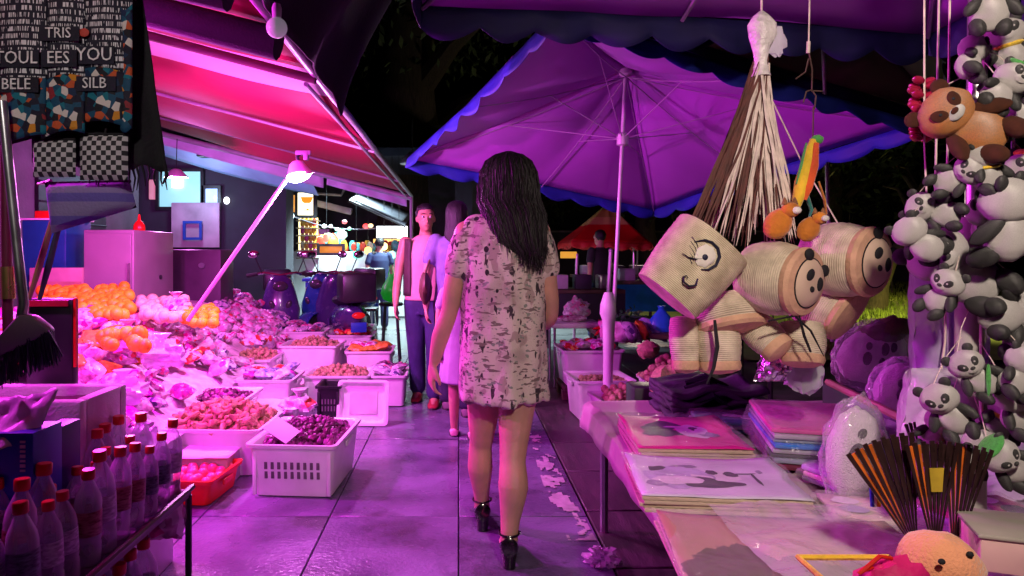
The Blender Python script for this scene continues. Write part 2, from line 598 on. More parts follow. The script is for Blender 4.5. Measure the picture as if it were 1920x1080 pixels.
# clip lamp on a leaning pole
cl = thing('clip_lamp', 'white clip lamp glowing at the tip of a leaning pink pole', 'lamp', at(352, 602, 4.4))
p0, p1 = at(352, 602, 4.4), at(536, 338, 4.6)
build(MB().tube([p0, p1], .014, 10), 'pole', mat('pink_pole', (.75, .45, .6), .4, var=.08), cl)
q = at(560, 322, 4.6)
rot = Euler((R(8), R(-14), 0)).to_matrix()
sh = build(MB().lathe([(.02, .075), (.045, .06), (.075, .0), (.095, -.03), (.09, -.03), (.07, .0), (.04, .055)], q, 20, rot), 'shade', white_plastic, cl)
build(MB().ell(q + V((.002, -.01, -.03)), (.084, .084, .04), rot, n=16, m=10), 'bulb', mat('lit_bulb_white', (.9, .9, .95), .3, emit=(.95, .9, 1), estr=14), sh)
build(MB().tube([q + V((0, 0, .06)), q + V((-.01, 0, .1)), q + V((.02, 0, .13))], .012, 8), 'neck', dark_metal, cl)
build(MB().box(q + V((.03, 0, .125)), (.1, .03, .03)).box(q + V((.05, 0, .1)), (.03, .04, .05)), 'clamp', rail_m, cl, bevel=.005)
lamp('glow', cl, q + V((0, 0, -.09)), 130, (1.0, .28, 1.0), .05)

# ================================================================== PARASOLS
can_m = mat('purple_canopy_cloth', (.40, .10, .52), .6, var=.1, scale=1.2, bump=.15, bscale=10)
blue_m = mat('blue_valance_cloth', (.02, .035, .36), .6, var=.25, scale=4, bump=.2, bscale=14)
navy_m = mat('navy_valance_cloth', (.012, .014, .085), .7, var=.3, scale=4, bump=.2, bscale=14)
pole_m = mat('white_parasol_pole', (.6, .5, .62), .35, metal=.2, var=.1)


rib_m = mat('dull_rib_paint', (.30, .18, .34), .45, var=.15)


def parasol(label, corners, apex, base, canopy, valance, pole=pole_m, drop=.16, scal=7, ribs=True, hub=None, vflare=.02, panels=None, sag=.05, rr=.0095):
    corners = [V(c) for c in corners]
    apex, base = V(apex), V(base)
    t = thing('parasol', label, 'parasol', base)
    n = len(corners)
    mids = [(corners[i] + corners[(i + 1) % n]) / 2 for i in range(n)]
    cen = sum(corners, V()) / n
    mids = [m + (cen - m) * .025 for m in mids]
    rim = [q for i in range(n) for q in (corners[i], mids[i])]
    for i in range(n):
        A, B = corners[i], corners[(i + 1) % n]

        def pt(u, v, A=A, B=B, M=mids[i]):
            e = A.lerp(M, u * 2) if u < .5 else M.lerp(B, u * 2 - 1)
            p = apex.lerp(e, v)
            lob = abs(math.sin(u * 2 * math.pi))
            p.z -= sag * math.sin(math.pi * v) * (.4 + .9 * lob) - .012 * noise.noise(p * 2.2)
            return p
        c = build(MB().sheet(pt, 20, 14), 'canopy', panels[i] if panels else canopy, t, solid=.003)

        def vp(u, v, A=A, B=B, M=mids[i]):
            e = A.lerp(M, u * 2) if u < .5 else M.lerp(B, u * 2 - 1)
            out = (e - cen); out.z = 0; out.normalize()
            d = drop * (.62 + .38 * abs(math.sin(u * scal * math.pi)))
            return e + V((0, 0, -d * v)) + out * (.006 + vflare * v + .02 * math.sin(u * 41 + i) * v)
        build(MB().sheet(vp, scal * 12, 3), 'valance', valance, t, solid=.003)
    ax = (base - apex)
    build(MB().tube([base, apex + V((0, 0, .03))], .014 if rr < .009 else .019, 12), 'pole', pole, t)
    build(MB().lathe([(.02, .05), (.045, .045), (.05, .0), (.02, -.02)], apex + V((0, 0, -.05)), 14), 'crown_hub', pole, t)
    if ribs:
        h = base.lerp(apex, hub) if hub else base.lerp(apex, .82)
        build(MB().lathe([(.024, -.05), (.042, -.04), (.042, .03), (.026, .045)], h, 14), 'runner', pole, t)
        for e in rim:
            top = apex + V((0, 0, -.05))
            pts = [top.lerp(e, k / 6) + V((0, 0, -.02 - (sag * .5) * math.sin(math.pi * k / 6))) for k in range(7)]
            rb = build(MB().tube(pts, rr, 6), 'rib', rib_m, t)
            m = pts[3]
            build(MB().tube([h, m], rr * .9, 6), 'strut', rib_m, rb)
    return t


A = at(765, 297, 5.7); B = at(1048, 17, 3.25); D = at(1226, 392, 6.6)
Cc = B + (D - A)
cen = (A + Cc) / 2
parasol('purple square parasol with blue scalloped edge in the middle of the lane', [A, B, Cc, D], at(1174, 126, 4.9), at(1140, 800, 4.9) * 1.0, can_m, blue_m,
        drop=.11, scal=8, hub=.80, rr=.0042)
# weighted base tube in a plastic bag
pb = at(1140, 720, 4.9)
bs = thing('umbrella_stand', 'bulky white parasol base sleeve wrapped in plastic by the bins', 'stand', at(1140, 800, 4.9))
build(MB().lathe([(.20, 0), (.2, .05), (.06, .08), (.036, .12), (.034, .5), (.04, .75), (.058, .80), (.055, .86), (.034, .93), (.024, .95)], V((pb.x, 4.9, 0.002)), 16), 'sleeve', white_plastic, bs)

brown_m = mat('brown_canopy_cloth', (.16, .12, .085), .75, var=.2, scale=2, bump=.15, bscale=10)
redc_m = mat('red_canopy_cloth', (.30, .02, .02), .7, var=.2, scale=2)
# near parasol over the souvenir table, only its far rim shows
U0 = at(792, 8, 2.95); U1 = at(1740, 62, 3.05)
parasol('dim purple parasol with navy scalloped edge over the souvenir table', [U0, U1, V((2.25, .25, 2.28)), V((-.15, .1, 2.28))], (1.14, 1.5, 2.95), (1.10, 1.5, 0), can_m, navy_m, pole=grey_metal, drop=.14, scal=9, hub=.72)
# brown one further off
parasol('brown and red parasol half hidden above the purple parasol', [at(1235, 60, 7.5), at(1255, 40, 6.0), at(1760, 40, 6.2), at(1790, 225, 8.4)], at(1540, -40, 7.0), at(1560, 640, 7.6), brown_m, navy_m,
        panels=[redc_m, brown_m, brown_m, brown_m], drop=.25, scal=5, ribs=False)
# ================================================================== BACKGROUND SHOPS ACROSS THE STREET
facade = mat('dark_facade', (.035, .035, .05), .8, var=.4, scale=1.4, bump=.2)
glow_teal = mat('lit_teal_glass', (.3, .5, .5), .2, var=.2, scale=2, emit=(.30, .78, .85), estr=.85)
glow_white = mat('lit_white_panel', (.8, .8, .8), .3, emit=(.9, .97, 1), estr=3.0)
glow_blue = mat('lit_blue_glass', (.3, .4, .8), .2, emit=(.35, .55, 1), estr=1.6)
glow_yellow = mat('lit_yellow_sign', (.8, .5, .1), .4, var=.1, emit=(1, .82, .45), estr=2.2)
glow_amber = mat('lit_amber_glass', (.7, .4, .1), .4, var=.3, scale=6, emit=(1, .5, .12), estr=1.4)
sign_orange = mat('sign_orange_ink', (.8, .25, .02), .5, emit=(1, .35, .02), estr=.9)
blue_paint = mat('blue_paint', (.02, .07, .42), .4, var=.2)

bk = thing('shop_building', 'dark low building with teal lit windows behind the white cabinet', 'building', (-4.6, 11.2, 0))
build(MB().box((-5.6, 11.5, 1.7), (5.6, .5, 3.4)), 'wall', facade, bk)


def pane_on(px0, py0, px1, py1, Y, name, m, parent, dep=.05, fr=None):
    a, b = at(px0, py1, Y), at(px1, py0, Y)
    o = build(MB().box((a + b) / 2, (b.x - a.x, dep, b.z - a.z)), name, m, parent, bevel=.01)
    if fr:
        f = .05
        w, h = b.x - a.x, b.z - a.z
        c = (a + b) / 2
        for dx, dz, sx, sz in ((0, h / 2 + f / 2, w + 2 * f, f), (0, -h / 2 - f / 2, w + 2 * f, f), (-w / 2 - f / 2, 0, f, h), (w / 2 + f / 2, 0, f, h)):
            build(MB().box(c + V((dx, -.02, dz)), (sx, dep + .03, sz)), 'frame', fr, o)
    return o


pane_on(300, 322, 378, 388, 11.2, 'window', glow_teal, bk, fr=dark_metal)
pane_on(322, 330, 342, 352, 11.14, 'lit_globe', glow_white, bk)
pane_on(386, 354, 410, 386, 11.2, 'window', glow_blue, bk, fr=dark_metal)
pane_on(280, 337, 294, 374, 11.2, 'panel', mat('pink_panel', (.7, .35, .4), .5, emit=(1, .4, .45), estr=.35), bk)
_c = at(425, 376, 11.2)
build(MB().ell(_c, (.05, .04, .06), n=12, m=8), 'wall_lamp', glow_white, bk)
lamp('glow', bk, at(360, 360, 10.4), 22, (.5, .8, 1), .1)
pane_on(322, 380, 412, 464, 11.1, 'poster', mat('pale_poster', (.5, .36, .5), .6, var=.35, scale=2.5, emit=(.6, .42, .6), estr=.03), bk)  # faint glow in the poster stands in for light falling on it
pane_on(322, 470, 414, 585, 10.9, 'panel', mat('dark_purple_panel', (.10, .05, .10), .6, var=.2), bk)
bf = at(361, 432, 11.0)
for dx, dz, sx, sz in ((0, .13, .3, .04), (0, -.13, .3, .04), (-.13, 0, .04, .22), (.13, 0, .04, .22)):
    build(MB().box(bf + V((dx, 0, dz)), (sx, .04, sz)), 'notice_frame', blue_paint, bk)
# tarpaulin strung between the awning and this building
tb = thing('blue_tarpaulin', 'pale blue tarpaulin strip stretched under the far end of the awning', 'tarpaulin', at(420, 280, 10.6))
a, b = at(255, 228, 10.5), at(585, 342, 10.5)
build(MB().sheet(lambda u, v: a.lerp(b, u) + V((0, .5 * v, -.16 * v - .22 * v * (1 - u) - .05 * math.sin(u * 3.14))), 24, 6), 'cloth', mat('pale_blue_tarp', (.35, .4, .75), .5, var=.2, scale=2, bump=.3, bscale=6), tb, solid=.004)
sp = thing('spotlight', 'small dark spotlight box hanging under the blue tarpaulin', 'lamp', at(386, 286, 10.2))
build(MB().box(at(386, 287, 10.2), (.22, .2, .13)), 'housing', black_plastic, sp, bevel=.02)
build(MB().tube([at(386, 279, 10.2), at(386, 262, 10.35)], .012, 6), 'bracket', dark_metal, sp)

# far shop with the bright counter
fs = thing('open_front_shop', 'open fronted shop with bright white counter and dark interior across the street', 'building', (-2.2, 15.5, 0))
build(MB().box((-2.0, 17.2, 2.2), (6.5, .2, 4.4)), 'wall', facade, fs)
build(MB().box((-4.05, 15.6, 2.0), (.5, 3.2, 4.0)), 'wall', mat('dark_blue_wall', (.05, .05, .12), .7, var=.3), fs)
build(MB().box((-2.0, 15.4, 3.25), (6.5, 3.4, .16)), 'roof', facade, fs)
build(MB().box((.1, 15.6, 1.6), (.35, 3.0, 3.2)), 'wall', facade, fs)
white_counter = mat('white_counter', (.75, .78, .78), .35, var=.15, scale=3)
ct = build(MB().box((-1.95, 13.95, .64), (2.6, .7, 1.28)), 'counter', white_counter, fs, bevel=.02)
for k in range(5):
    build(MB().box((-3.05 + .55 * k, 13.59, .72), (.5, .03, .95)), 'panel', white_counter, ct, bevel=.01)
build(MB().tube([at(556, 361, 14.5), at(640, 366, 14.5), at(648, 350, 14.6)], .03, 8), 'bracket', rail_m, fs)
build(MB().box(at(622, 388, 14.4), (.85, .12, .14), Euler((0, R(14), 0)).to_matrix()), 'tube_fixture', mat('grey_fixture', (.4, .38, .42), .4), fs, bevel=.02)
pane_on(706, 424, 764, 446, 14.3, 'light_panel', glow_white, fs)
pane_on(700, 448, 750, 470, 14.6, 'shelf_back', glow_amber, fs)  # self-glowing panel in place of lit amber goods
pane_on(745, 455, 765, 500, 14.5, 'shelf_back', glow_amber, fs)
lamp('glow', fs, (-1.9, 13.0, 2.62), 800, (.68, .95, 1.0), .15, 'SPOT', spot=135, blend=.4)
lamp('glow', fs, (-.75, 11.2, 2.62), 1100, (.68, .95, 1.0), .15, 'SPOT', spot=125, blend=.5)
for k in range(2):
    x, y = ((-1.9, 13.0), (-.75, 11.2))[k]
    q = thing('street_lamp_shade', ['white lamp shade hanging over the bright shop counter', 'white lamp shade hanging over the wet street'][k], 'lamp', (x, y, 2.66))
    build(MB().lathe([(.04, .2), (.1, .15), (.2, .02), (.2, 0), (.19, 0), (.09, .13)], (x, y, 2.68), 16), 'shade', shade_m, q)
    build(MB().tube([(x, y, 2.86), (x, y, 3.4)], .01, 6), 'cord', black_plastic, q)

# tall lit sign column with a bowl emblem
sg = thing('lightbox_sign', 'glowing pale yellow lightbox with orange bowl emblem above the snack shelf', 'sign', at(575, 410, 13.6))
pane_on(560, 362, 589, 404, 13.6, 'light_panel', mat('lit_cream_sign', (.9, .85, .7), .4, emit=(1, .9, .62), estr=2.6), sg, dep=.14, fr=dark_metal)
c = at(575, 375, 13.5)
build(MB().poly([c + V((x * .12, 0, z * .1)) for x, z in ((-1, .6), (1, .6), (.75, -.3), (.45, -.6), (-.45, -.6), (-.75, -.3))], (0, .02, 0)), 'bowl_emblem', sign_orange, sg)
build(MB().poly([c + V((x * .14, 0, -.19 + z * .03)) for x, z in ((-1, -.5), (-.1, 0), (.1, 1), (.35, .1), (1, -.5))], (0, .02, 0)), 'emblem_base', sign_orange, sg)
# snack shelf beneath, its glowing back standing in for shop light
ss = thing('snack_shelf', 'tall snack shelf crowded with golden packets under the lightbox', 'shelf', at(577, 485, 13.5))
pane_on(560, 408, 596, 488, 13.75, 'back_panel', glow_yellow, ss)
for k in range(6):
    z = at(0, 414 + 14 * k, 13.55).z
    build(MB().box((at(578, 0, 13.55).x, 13.55, z), (.42, .26, .02)), 'shelf_board', wood_m, ss)
_pk = []
for nm, cc in (('gold', (.75, .42, .05)), ('red', (.65, .06, .03)), ('cream', (.8, .7, .5)), ('magenta', (.6, .06, .3)), ('green', (.08, .4, .1)), ('teal', (.1, .5, .5))):
    _pk.append(mat('packet_' + nm, cc, .35, var=.35, scale=30, bump=.3, bscale=60))
_pm = MB().ell((0, 0, .075), (.055, .03, .075), n=8, m=6, amp=.25, seed=3).mesh('packet')
_pmesh = []
for k, m in enumerate(_pk):
    me = _pm.copy(); me.materials.append(m); _pmesh.append(me)
for k in range(5):
    z = at(0, 428 + 14 * k, 13.55).z + .012
    for q in range(4):
        o = bpy.data.objects.new('snack_packet', _pmesh[(0, 2, 0, 3, 1, 0, 0, 1)[(k * 3 + q * 5) % 8]]); C.objects.link(o)
        o.location = (at(567 + 7.5 * q, 0, 13.5).x, 13.52, z); o.scale = (.8, .8, 1.3)
        tag(o, 'golden snack packet standing on the shelf under the lightbox', 'packet', 'packets on the snack shelf')
# goods on the bright counter
for k in range(30):
    px = 598 + k * 5.2 + rnd.uniform(-3, 3)
    o = bpy.data.objects.new('snack_packet', _pmesh[(1, 0, 1, 2, 5, 1, 0, 5)[k % 8]]); C.objects.link(o)
    o.location = (at(px, 0, 13.9).x, 13.8 + rnd.uniform(-.2, .25), 1.282)
    o.rotation_euler = (0, 0, rnd.uniform(-.5, .5)); s = rnd.uniform(1.0, 1.9) * (1.4 if px < 640 else .8); o.scale = (s, s, s)
    tag(o, 'orange or teal snack packet on the bright shop counter', 'packet', 'packets on the bright counter')
# string of small lights with coloured flags
st = thing('string_lights', 'cable with small red and green lights strung before the shop', 'lights', at(640, 425, 13))
pts = [at(540, 402, 13).lerp(at(706, 428, 13), k / 12) + V((0, 0, -.12 * math.sin(math.pi * k / 12))) for k in range(13)]
build(MB().tube(pts, .012, 6), 'cable', rail_m, st)
for k, (px, py, cc, r) in enumerate(((646, 416, (1, .03, .03), .05), (686, 424, (1, .05, .03), .06), (640, 432, (.05, .9, .4), .05), (632, 430, (.3, .9, .6), .045), (655, 429, (.1, .8, .4), .04), (540, 405, (.5, .9, 1), .12), (608, 424, (.7, .9, .9), .05), (620, 424, (.6, .8, .9), .04), (695, 423, (1, .7, .3), .05))):
    build(MB().ell(at(px, py, 12.95), (r, r * .6, r * .8), n=10, m=6), 'bulb', mat('lit_dot_%d' % k, (.5, .5, .5), .3, emit=cc, estr=2.2), st)
hl = thing('hanging_lamp', 'teal white hanging lamp glowing in front of the dark shop interior', 'lamp', at(641, 440, 12.9))
build(MB().lathe([(.03, .09), (.09, .04), (.1, -.03), (.05, -.08)], at(641, 440, 12.9), 14), 'shade', mat('lit_teal_shade', (.5, .8, .7), .3, emit=(.5, .95, .8), estr=1.6), hl)
build(MB().tube([at(641, 432, 12.9), at(641, 427, 12.95)], .008, 6), 'cord', black_plastic, hl)
# slanting roof sheet near the awning end
rs = thing('roof_sheet', 'grey slanting metal roof edge behind the awning end', 'roof', at(720, 410, 12.4))
a, b = at(655, 376, 12.4), at(760, 424, 12.4)
build(MB().tube([a, b], .06, 8, flat=.4), 'edge_beam', mat('grey_beam', (.09, .085, .1), .5), rs)
build(MB().sheet(lambda u, v: a.lerp(b, u) + V((0, 2.0 * v, .03 + .3 * v)), 10, 6), 'sheet', facade, rs, solid=.01)

# trees standing dark against the night
bark_m = mat('dark_bark', (.035, .026, .018), .95, var=.5, scale=6, stretch=(6, 6, .6), bump=.6, bscale=18)
leaf_m = mat('dark_leaf', (.03, .05, .018), .7, var=.5, scale=1)


def tree(label, x, y, r, h, cr, n, seed, cz=None, lean=0):
    rr = random.Random(seed)
    t = thing('tree', label, 'tree', (x, y, 0), 'trees behind the market')
    pts = [V((x + lean * k / 6 + .08 * math.sin(k * 1.7 + seed), y, h * k / 6)) for k in range(7)]
    m = MB()
    n_r = 18
    rings = []
    for k, p in enumerate(pts):
        q = r * (1.25 - .55 * k / 6 + (.5 if k == 0 else 0))
        rings.append([p + V((math.cos(a) * q * (1 + .16 * noise.noise(V((math.cos(a) * 2.2, math.sin(a) * 2.2, k * .35 + seed)))), math.sin(a) * q, 0)) for a in [2 * math.pi * j / n_r for j in range(n_r)]])
    m.loft(rings)
    tr = build(m, 'trunk', bark_m, t)
    for k in range(6):
        a = rr.uniform(0, 6.28)
        s = pts[rr.randint(3, 5)]
        e = s + V((math.cos(a) * cr * .7, math.sin(a) * cr * .7, h * .3))
        build(MB().tube([s, s.lerp(e, .5) + V((0, 0, .3)), e], [r * .4, r * .25, r * .08], 7), 'limb', bark_m, tr)
    m = MB()
    cz = cz or h * 1.15
    for k in range(n):
        d = V((rr.gauss(0, 1), rr.gauss(0, 1), rr.gauss(0, .7)))
        d = d.normalized() * (rr.random() ** .4) * (1 + .35 * noise.noise(d.normalized() * 2.2 + V((seed, 0, 0))))
        p = V((x, y, cz)) + V((d.x * cr, d.y * cr, d.z * cr * .75))
        s = rr.uniform(.09, .2)
        u = V((rr.uniform(-1, 1), rr.uniform(-1, 1), rr.uniform(-1, 1))).normalized()
        w = u.orthogonal().normalized()
        m.add([p - u * s, p + w * s * .45, p + u * s, p - w * s * .45], [(0, 1, 2, 3)])
    build(m, 'crown', leaf_m, t, smooth=False)
    return t


tree('massive dark tree trunk rising between the awning and the purple parasol', -1.35, 17.9, .95, 7.5, 4.2, 5200, 3, 8.5)
tree('dark leafy tree behind the panda straw baskets', 6.5, 24, .35, 4.0, 3.4, 4200, 5, 5.0)
tree('low dark tree beyond the lawn with thin leaning trunk', 9.2, 15.5, .16, 3.0, 2.2, 2600, 8, 4.6, lean=1.4)
tree('dark tree far behind the rainbow parasol', 2.2, 30, .4, 4.5, 4.0, 4200, 9, 5.0)
tree('dark tree at the far right behind the plush toys', 14, 26, .4, 4.5, 4.0, 3200, 12, 4.6)

# long dark hedge wall closing the view
hw = thing('garden_wall', 'low dark wall along the far side of the lawn', 'wall', (10, 30, 0))
build(MB().box((9, 31, 1.1), (24, .4, 2.2)), 'wall', facade, hw)
build(MB().box((9, 31, 2.24), (24.2, .5, .08)), 'coping', concrete_m, hw)
fb = thing('far_building', 'long unlit building closing the street behind the trees', 'building', (0, 45, 0))
build(MB().box((-4, 48, 4), (70, 2, 8)), 'wall', facade, fb)
for k in range(8):
    o = build(MB().box((-14 + 5 * k, 46.96, 4.2), (1.4, .1, 1.6)), 'window', mat('dim_window', (.03, .03, .04), .1), fb)
    build(MB().box((-14 + 5 * k, 46.92, 3.3), (1.7, .2, .12)), 'sill', concrete_m, fb)
# garden lamps
for k, (px, py, Y, r, lab) in enumerate(((1663, 522, 19, .09, 'small amber garden lamp on the dark path beside the lawn'), (1570, 365, 26, .13, 'pair of amber lights high in the dark trees'), (1672, 477, 22, .07, 'faint warm light above the lawn by the trees'), (1593, 363, 26.2, .06, 'tiny amber light beside the pair in the trees'), (1195, 442, 16, .06, 'small white light beside the rainbow parasol'), (1188, 510, 14, .05, 'small pinkish lamp in the dark stalls under the parasol'))):
    t = thing('garden_lamp', lab, 'lamp', at(px, py, Y))
    q = at(px, py, Y)
    build(MB().ell(q, (r, r, r * .9), n=12, m=8), 'globe', mat('lit_amber_dot%d' % (k > 3), (.8, .6, .3), .4, emit=(1, .62, .2) if k < 4 else (1, .85, .8), estr=3 if k != 2 else .8), t)
    build(MB().tube([V((q.x, q.y, 0)), q - V((0, 0, r * .8))], .025, 8), 'post', dark_metal, t)
    if k == 0:
        lamp('glow', t, q + V((-.3, -.6, .5)), 90, (1, .75, .22), .1)
    if k == 4:
        lamp('glow', t, q + V((-.5, -2.2, .3)), 130, (1, .8, .65), .1)
# lamp that lights the grass
gp = thing('lawn_lamp', 'tall garden lamp standing on the lawn behind the plush toys', 'lamp', (9.6, 11.0, 0))
build(MB().tube([(9.6, 11, 0), (9.6, 11, 2.6)], .04, 8), 'post', dark_metal, gp)
build(MB().lathe([(.05, 0), (.16, .05), (.16, .25), (.05, .32)], (9.6, 11, 2.6), 14), 'head', mat('lit_amber_dot0', (.8, .6, .3), .4), gp)
lamp('glow', gp, (9.3, 11.6, 2.55), 1700, (1, .9, .2), .1, 'SPOT', rot=(R(10), R(-6), 0), spot=128, blend=.5)

# rainbow parasol and its neighbours in the distance
rainbow = mat('rainbow_cloth', (.5, .3, .1), .6)
bands(rainbow, 2, 3.0, [(0, '#c01414'), (.515, '#c9b060'), (.555, '#a8a040'), (.60, '#6a8a20'), (.68, '#2a4a80')])
ry = 11.5
a0, a1 = at(1068, 452, ry), at(1215, 456, ry)
parasol('rainbow striped parasol in green yellow and red far down the lane', [a0 + V((0, -.2, 0)), a1 + V((0, -.2, 0)), a1 + V((0, 1.3, 0)), a0 + V((0, 1.3, 0))], at(1140, 380, ry + .5), at(1092, 590, ry + .5), rainbow, mat('red_valance', (.55, .02, .02), .6), drop=.13, scal=4, ribs=False)
for k, (x0, y0, x1, y1, Y, lab) in enumerate(((1145, 470, 1133, 620, 7.6, 'short pink pole standing beside the parasol pole'), (1188, 430, 1188, 560, 12, 'grey post behind the parasol pole'), (1082, 478, 1076, 560, 9.5, 'short lilac post with a yellow sign at its top'))):
    t = thing('post', lab, 'post', at(x1, y1, Y))
    bot = at(x1, y1, Y); bot.z = 0
    build(MB().tube([bot, at(x0, y0, Y)], .02, 8), 'shaft', pole_m if k != 1 else grey_metal, t)
    build(MB().ell(at(x0, y0, Y), .024, n=8, m=6), 'knob', pole_m, t)
    if k == 2:
        build(MB().box(at(1066, 478, Y), (.22, .03, .09)), 'sign_plate', mat('yellow_plate', (.8, .5, .04), .5, emit=(1, .6, .05), estr=.5), t)

# ------------------------------------------------------------------ scooters
scoot_m = mat('scooter_purple_paint', (.05, .03, .14), .25, var=.15, coat=.6)
scoot_b = mat('scooter_blue_paint', (.01, .05, .22), .25, var=.15, coat=.6)
seat_m = mat('black_seat_vinyl', (.02, .018, .02), .5, var=.3)
rubber = mat('tyre_rubber', (.02, .02, .02), .8, var=.3)
chrome = mat('chrome', (.6, .6, .62), .15, metal=1, var=.1)


def scooter(label, loc, rz, paint):
    t = thing('scooter', label, 'scooter', (0, 0, 0))
    for y in (.62, -.6):
        w = MB()
        w.loft([[V((q[0], y, .25)) + V((0, math.cos(a) * q[1], math.sin(a) * q[1])) for a in [2 * math.pi * k / 20 for k in range(20)]] for q in ((-.045, .19), (-.055, .225), (-.03, .25), (.03, .25), (.055, .225), (.045, .19))])
        wh = build(w, 'wheel', rubber, t)
        build(MB().lathe([(.06, -.06), (.16, -.03), (.16, .03), (.06, .06)], (0, y, .25), 14, Matrix.Rotation(R(90), 3, 'Y')), 'rim', chrome, wh)
    m = MB()                                        # rear body
    m.loft([[V((sx * math.cos(a), y, zc + sz * math.sin(a))) for a in [2 * math.pi * k / 14 for k in range(14)]] for y, sx, zc, sz in ((-.95, .05, .62, .06), (-.85, .12, .6, .13), (-.55, .17, .55, .18), (-.2, .17, .5, .2), (.0, .13, .42, .16))])
    build(m, 'rear_body', paint, t)
    build(MB().box((0, .22, .25), (.32, .56, .07)), 'footboard', black_plastic, t, bevel=.02)
    m = MB()                                        # leg shield sweeping up to the bars
    m.loft([[V((sx * math.cos(a), y + sy * math.sin(a), z)) for a in [2 * math.pi * k / 16 for k in range(16)]] for z, y, sx, sy in ((.26, .46, .12, .06), (.4, .5, .2, .07), (.62, .5, .22, .09), (.82, .46, .17, .09), (.95, .42, .13, .08), (1.0, .41, .07, .05))])
    build(m, 'leg_shield', paint, t)
    m = MB()
    m.loft([[V((.085 * math.cos(a), .62 + rr_ * math.cos(th), .25 + rr_ * math.sin(th))) + V((0, 0, .02 * math.sin(a))) for a in [2 * math.pi * k / 10 for k in range(10)]] for th, rr_ in [(R(q), .29) for q in range(10, 171, 20)]])
    build(m, 'mudguard', paint, t)
    build(MB().tube([(-.33, .33, 1.0), (-.18, .4, 1.03), (0, .42, 1.0), (.18, .4, 1.03), (.33, .33, 1.0)], .016, 8), 'handlebar', chrome, t)
    for s in (-1, 1):
        build(MB().tube([(s * .24, .37, 1.02), (s * .36, .31, .995)], .022, 8), 'grip', rubber, t)
        mr = build(MB().tube([(s * .2, .4, 1.03), (s * .27, .4, 1.2)], .007, 6), 'mirror_stem', dark_metal, t)
        build(MB().ell((s * .29, .4, 1.24), (.065, .02, .045), n=12, m=8), 'mirror', chrome, mr)
        build(MB().ell((s * .09, .575, .68), (.03, .015, .05), Matrix.Rotation(s * R(25), 3, 'Y'), n=10, m=6), 'indicator', mat('clear_lens', (.05, .05, .06), .12), t)
    build(MB().ell((0, .53, .88), (.085, .05, .06), n=14, m=8), 'headlight', mat('clear_lens', (.05, .05, .06), .12), t)
    build(MB().box((0, -.99, .50), (.16, .012, .10)), 'number_plate', blue_paint, t, bevel=.004)
    m = MB()
    m.loft([[V((sx * math.cos(a), y, z + .06 * math.sin(a))) for a in [2 * math.pi * k / 14 for k in range(14)]] for y, sx, z in ((-.75, .1, .76), (-.6, .15, .77), (-.3, .15, .74), (-.02, .11, .72), (.05, .05, .71))])
    build(m, 'seat', seat_m, t)
    build(MB().box((0, -.88, .9), (.36, .34, .3)), 'top_box', black_plastic, t, bevel=.04)
    build(MB().ell((0, -.98, .62), (.07, .03, .035), n=10, m=6), 'tail_light', mat('red_lens', (.5, .01, .01), .15, emit=(1, .02, .02), estr=.3), t)
    build(MB().tube([(.12, -.1, .28), (.15, -.5, .3), (.16, -.85, .36)], [.03, .045, .04], 10), 'exhaust', dark_metal, t)
    build(MB().tube([(-.05, -.05, .26), (-.2, -.1, .015)], .012, 6), 'kickstand', dark_metal, t)
    t.location = loc; t.rotation_euler = (0, 0, rz)
    return t


scooter('purple scooter with its front wheel towards the produce stall', (-2.15, 8.3, -.02), R(196), scoot_m)
scooter('blue scooter parked close behind the purple one', (-1.55, 8.9, -.02), R(160), scoot_b)
scooter('dark purple scooter with red tail light beside the blue table', (-1.35, 7.95, -.02), R(20), scoot_m)

# blue folding table on the street
t = thing('blue_table', 'blue table with pale legs standing behind the scooters', 'table', at(640, 600, 10))
build(MB().box((at(635, 0, 10).x, 10.1, .86), (.95, .7, .045)), 'tabletop', blue_paint, t, bevel=.01)
for sx in (-.42, .42):
    for sy in (-.28, .28):
        build(MB().tube([(at(635, 0, 10).x + sx, 10.1 + sy, -.02), (at(635, 0, 10).x + sx, 10.1 + sy, .84)], .02, 8), 'leg', rail_m, t)
build(MB().box((at(635, 0, 10).x, 9.78, .79), (.86, .02, .07)), 'apron', blue_paint, t)
for k in range(2):
    x, y = ((-1.25, 9.15), (-2.6, 9.3))[k]
    t = thing('stool', ['dark folding stool with pale metal rim near the blue table', 'dark stool beside the purple scooter'][k], 'stool', (x, y, -.02))
    build(MB().box((x, y, .50), (.36, .34, .04)), 'seat', seat_m, t, bevel=.012)
    for s in (-1, 1):
        for d in (-1, 1):
            build(MB().tube([(x + s * .15, y + d * .15, .48), (x + s * .17, y - d * .17, -.015)], .011, 6), 'leg', chrome, t)
# green bag hanging near the walkers
gb = thing('green_bag', 'bright green plastic bag hanging beside the man in dark trousers', 'bag', at(733, 560, 8.0))
q = at(733, 540, 8.0)
gm = mat('green_plastic', (.03, .65, .06), .35, var=.2, bump=.3, emit=(.02, .9, .05), estr=.15)
build(MB().lathe([(.02, .16), (.05, .1), (.10, .02), (.12, -.06), (.09, -.13), (.03, -.16)], q, 14), 'bag', gm, gb)
build(MB().tube([q + V((-.03, 0, .15)), q + V((0, 0, .27)), q + V((.03, 0, .15))], .008, 6), 'handle', gm, gb)

t = thing('tall_stool', 'dark tall stool carrying the bright green bag', 'stool', (q.x, 8.0, -.02))
build(MB().lathe([(.13, 0), (.14, .01), (.14, .03), (.12, .04)], (q.x, 8.0, q.z - .205), 18), 'seat', black_plastic, t)
for k in range(4):
    a = R(45 + 90 * k)
    build(MB().tube([(q.x + .09 * math.cos(a), 8 + .09 * math.sin(a), q.z - .2), (q.x + .15 * math.cos(a), 8 + .15 * math.sin(a), -.019)], .011, 6), 'leg', dark_metal, t)

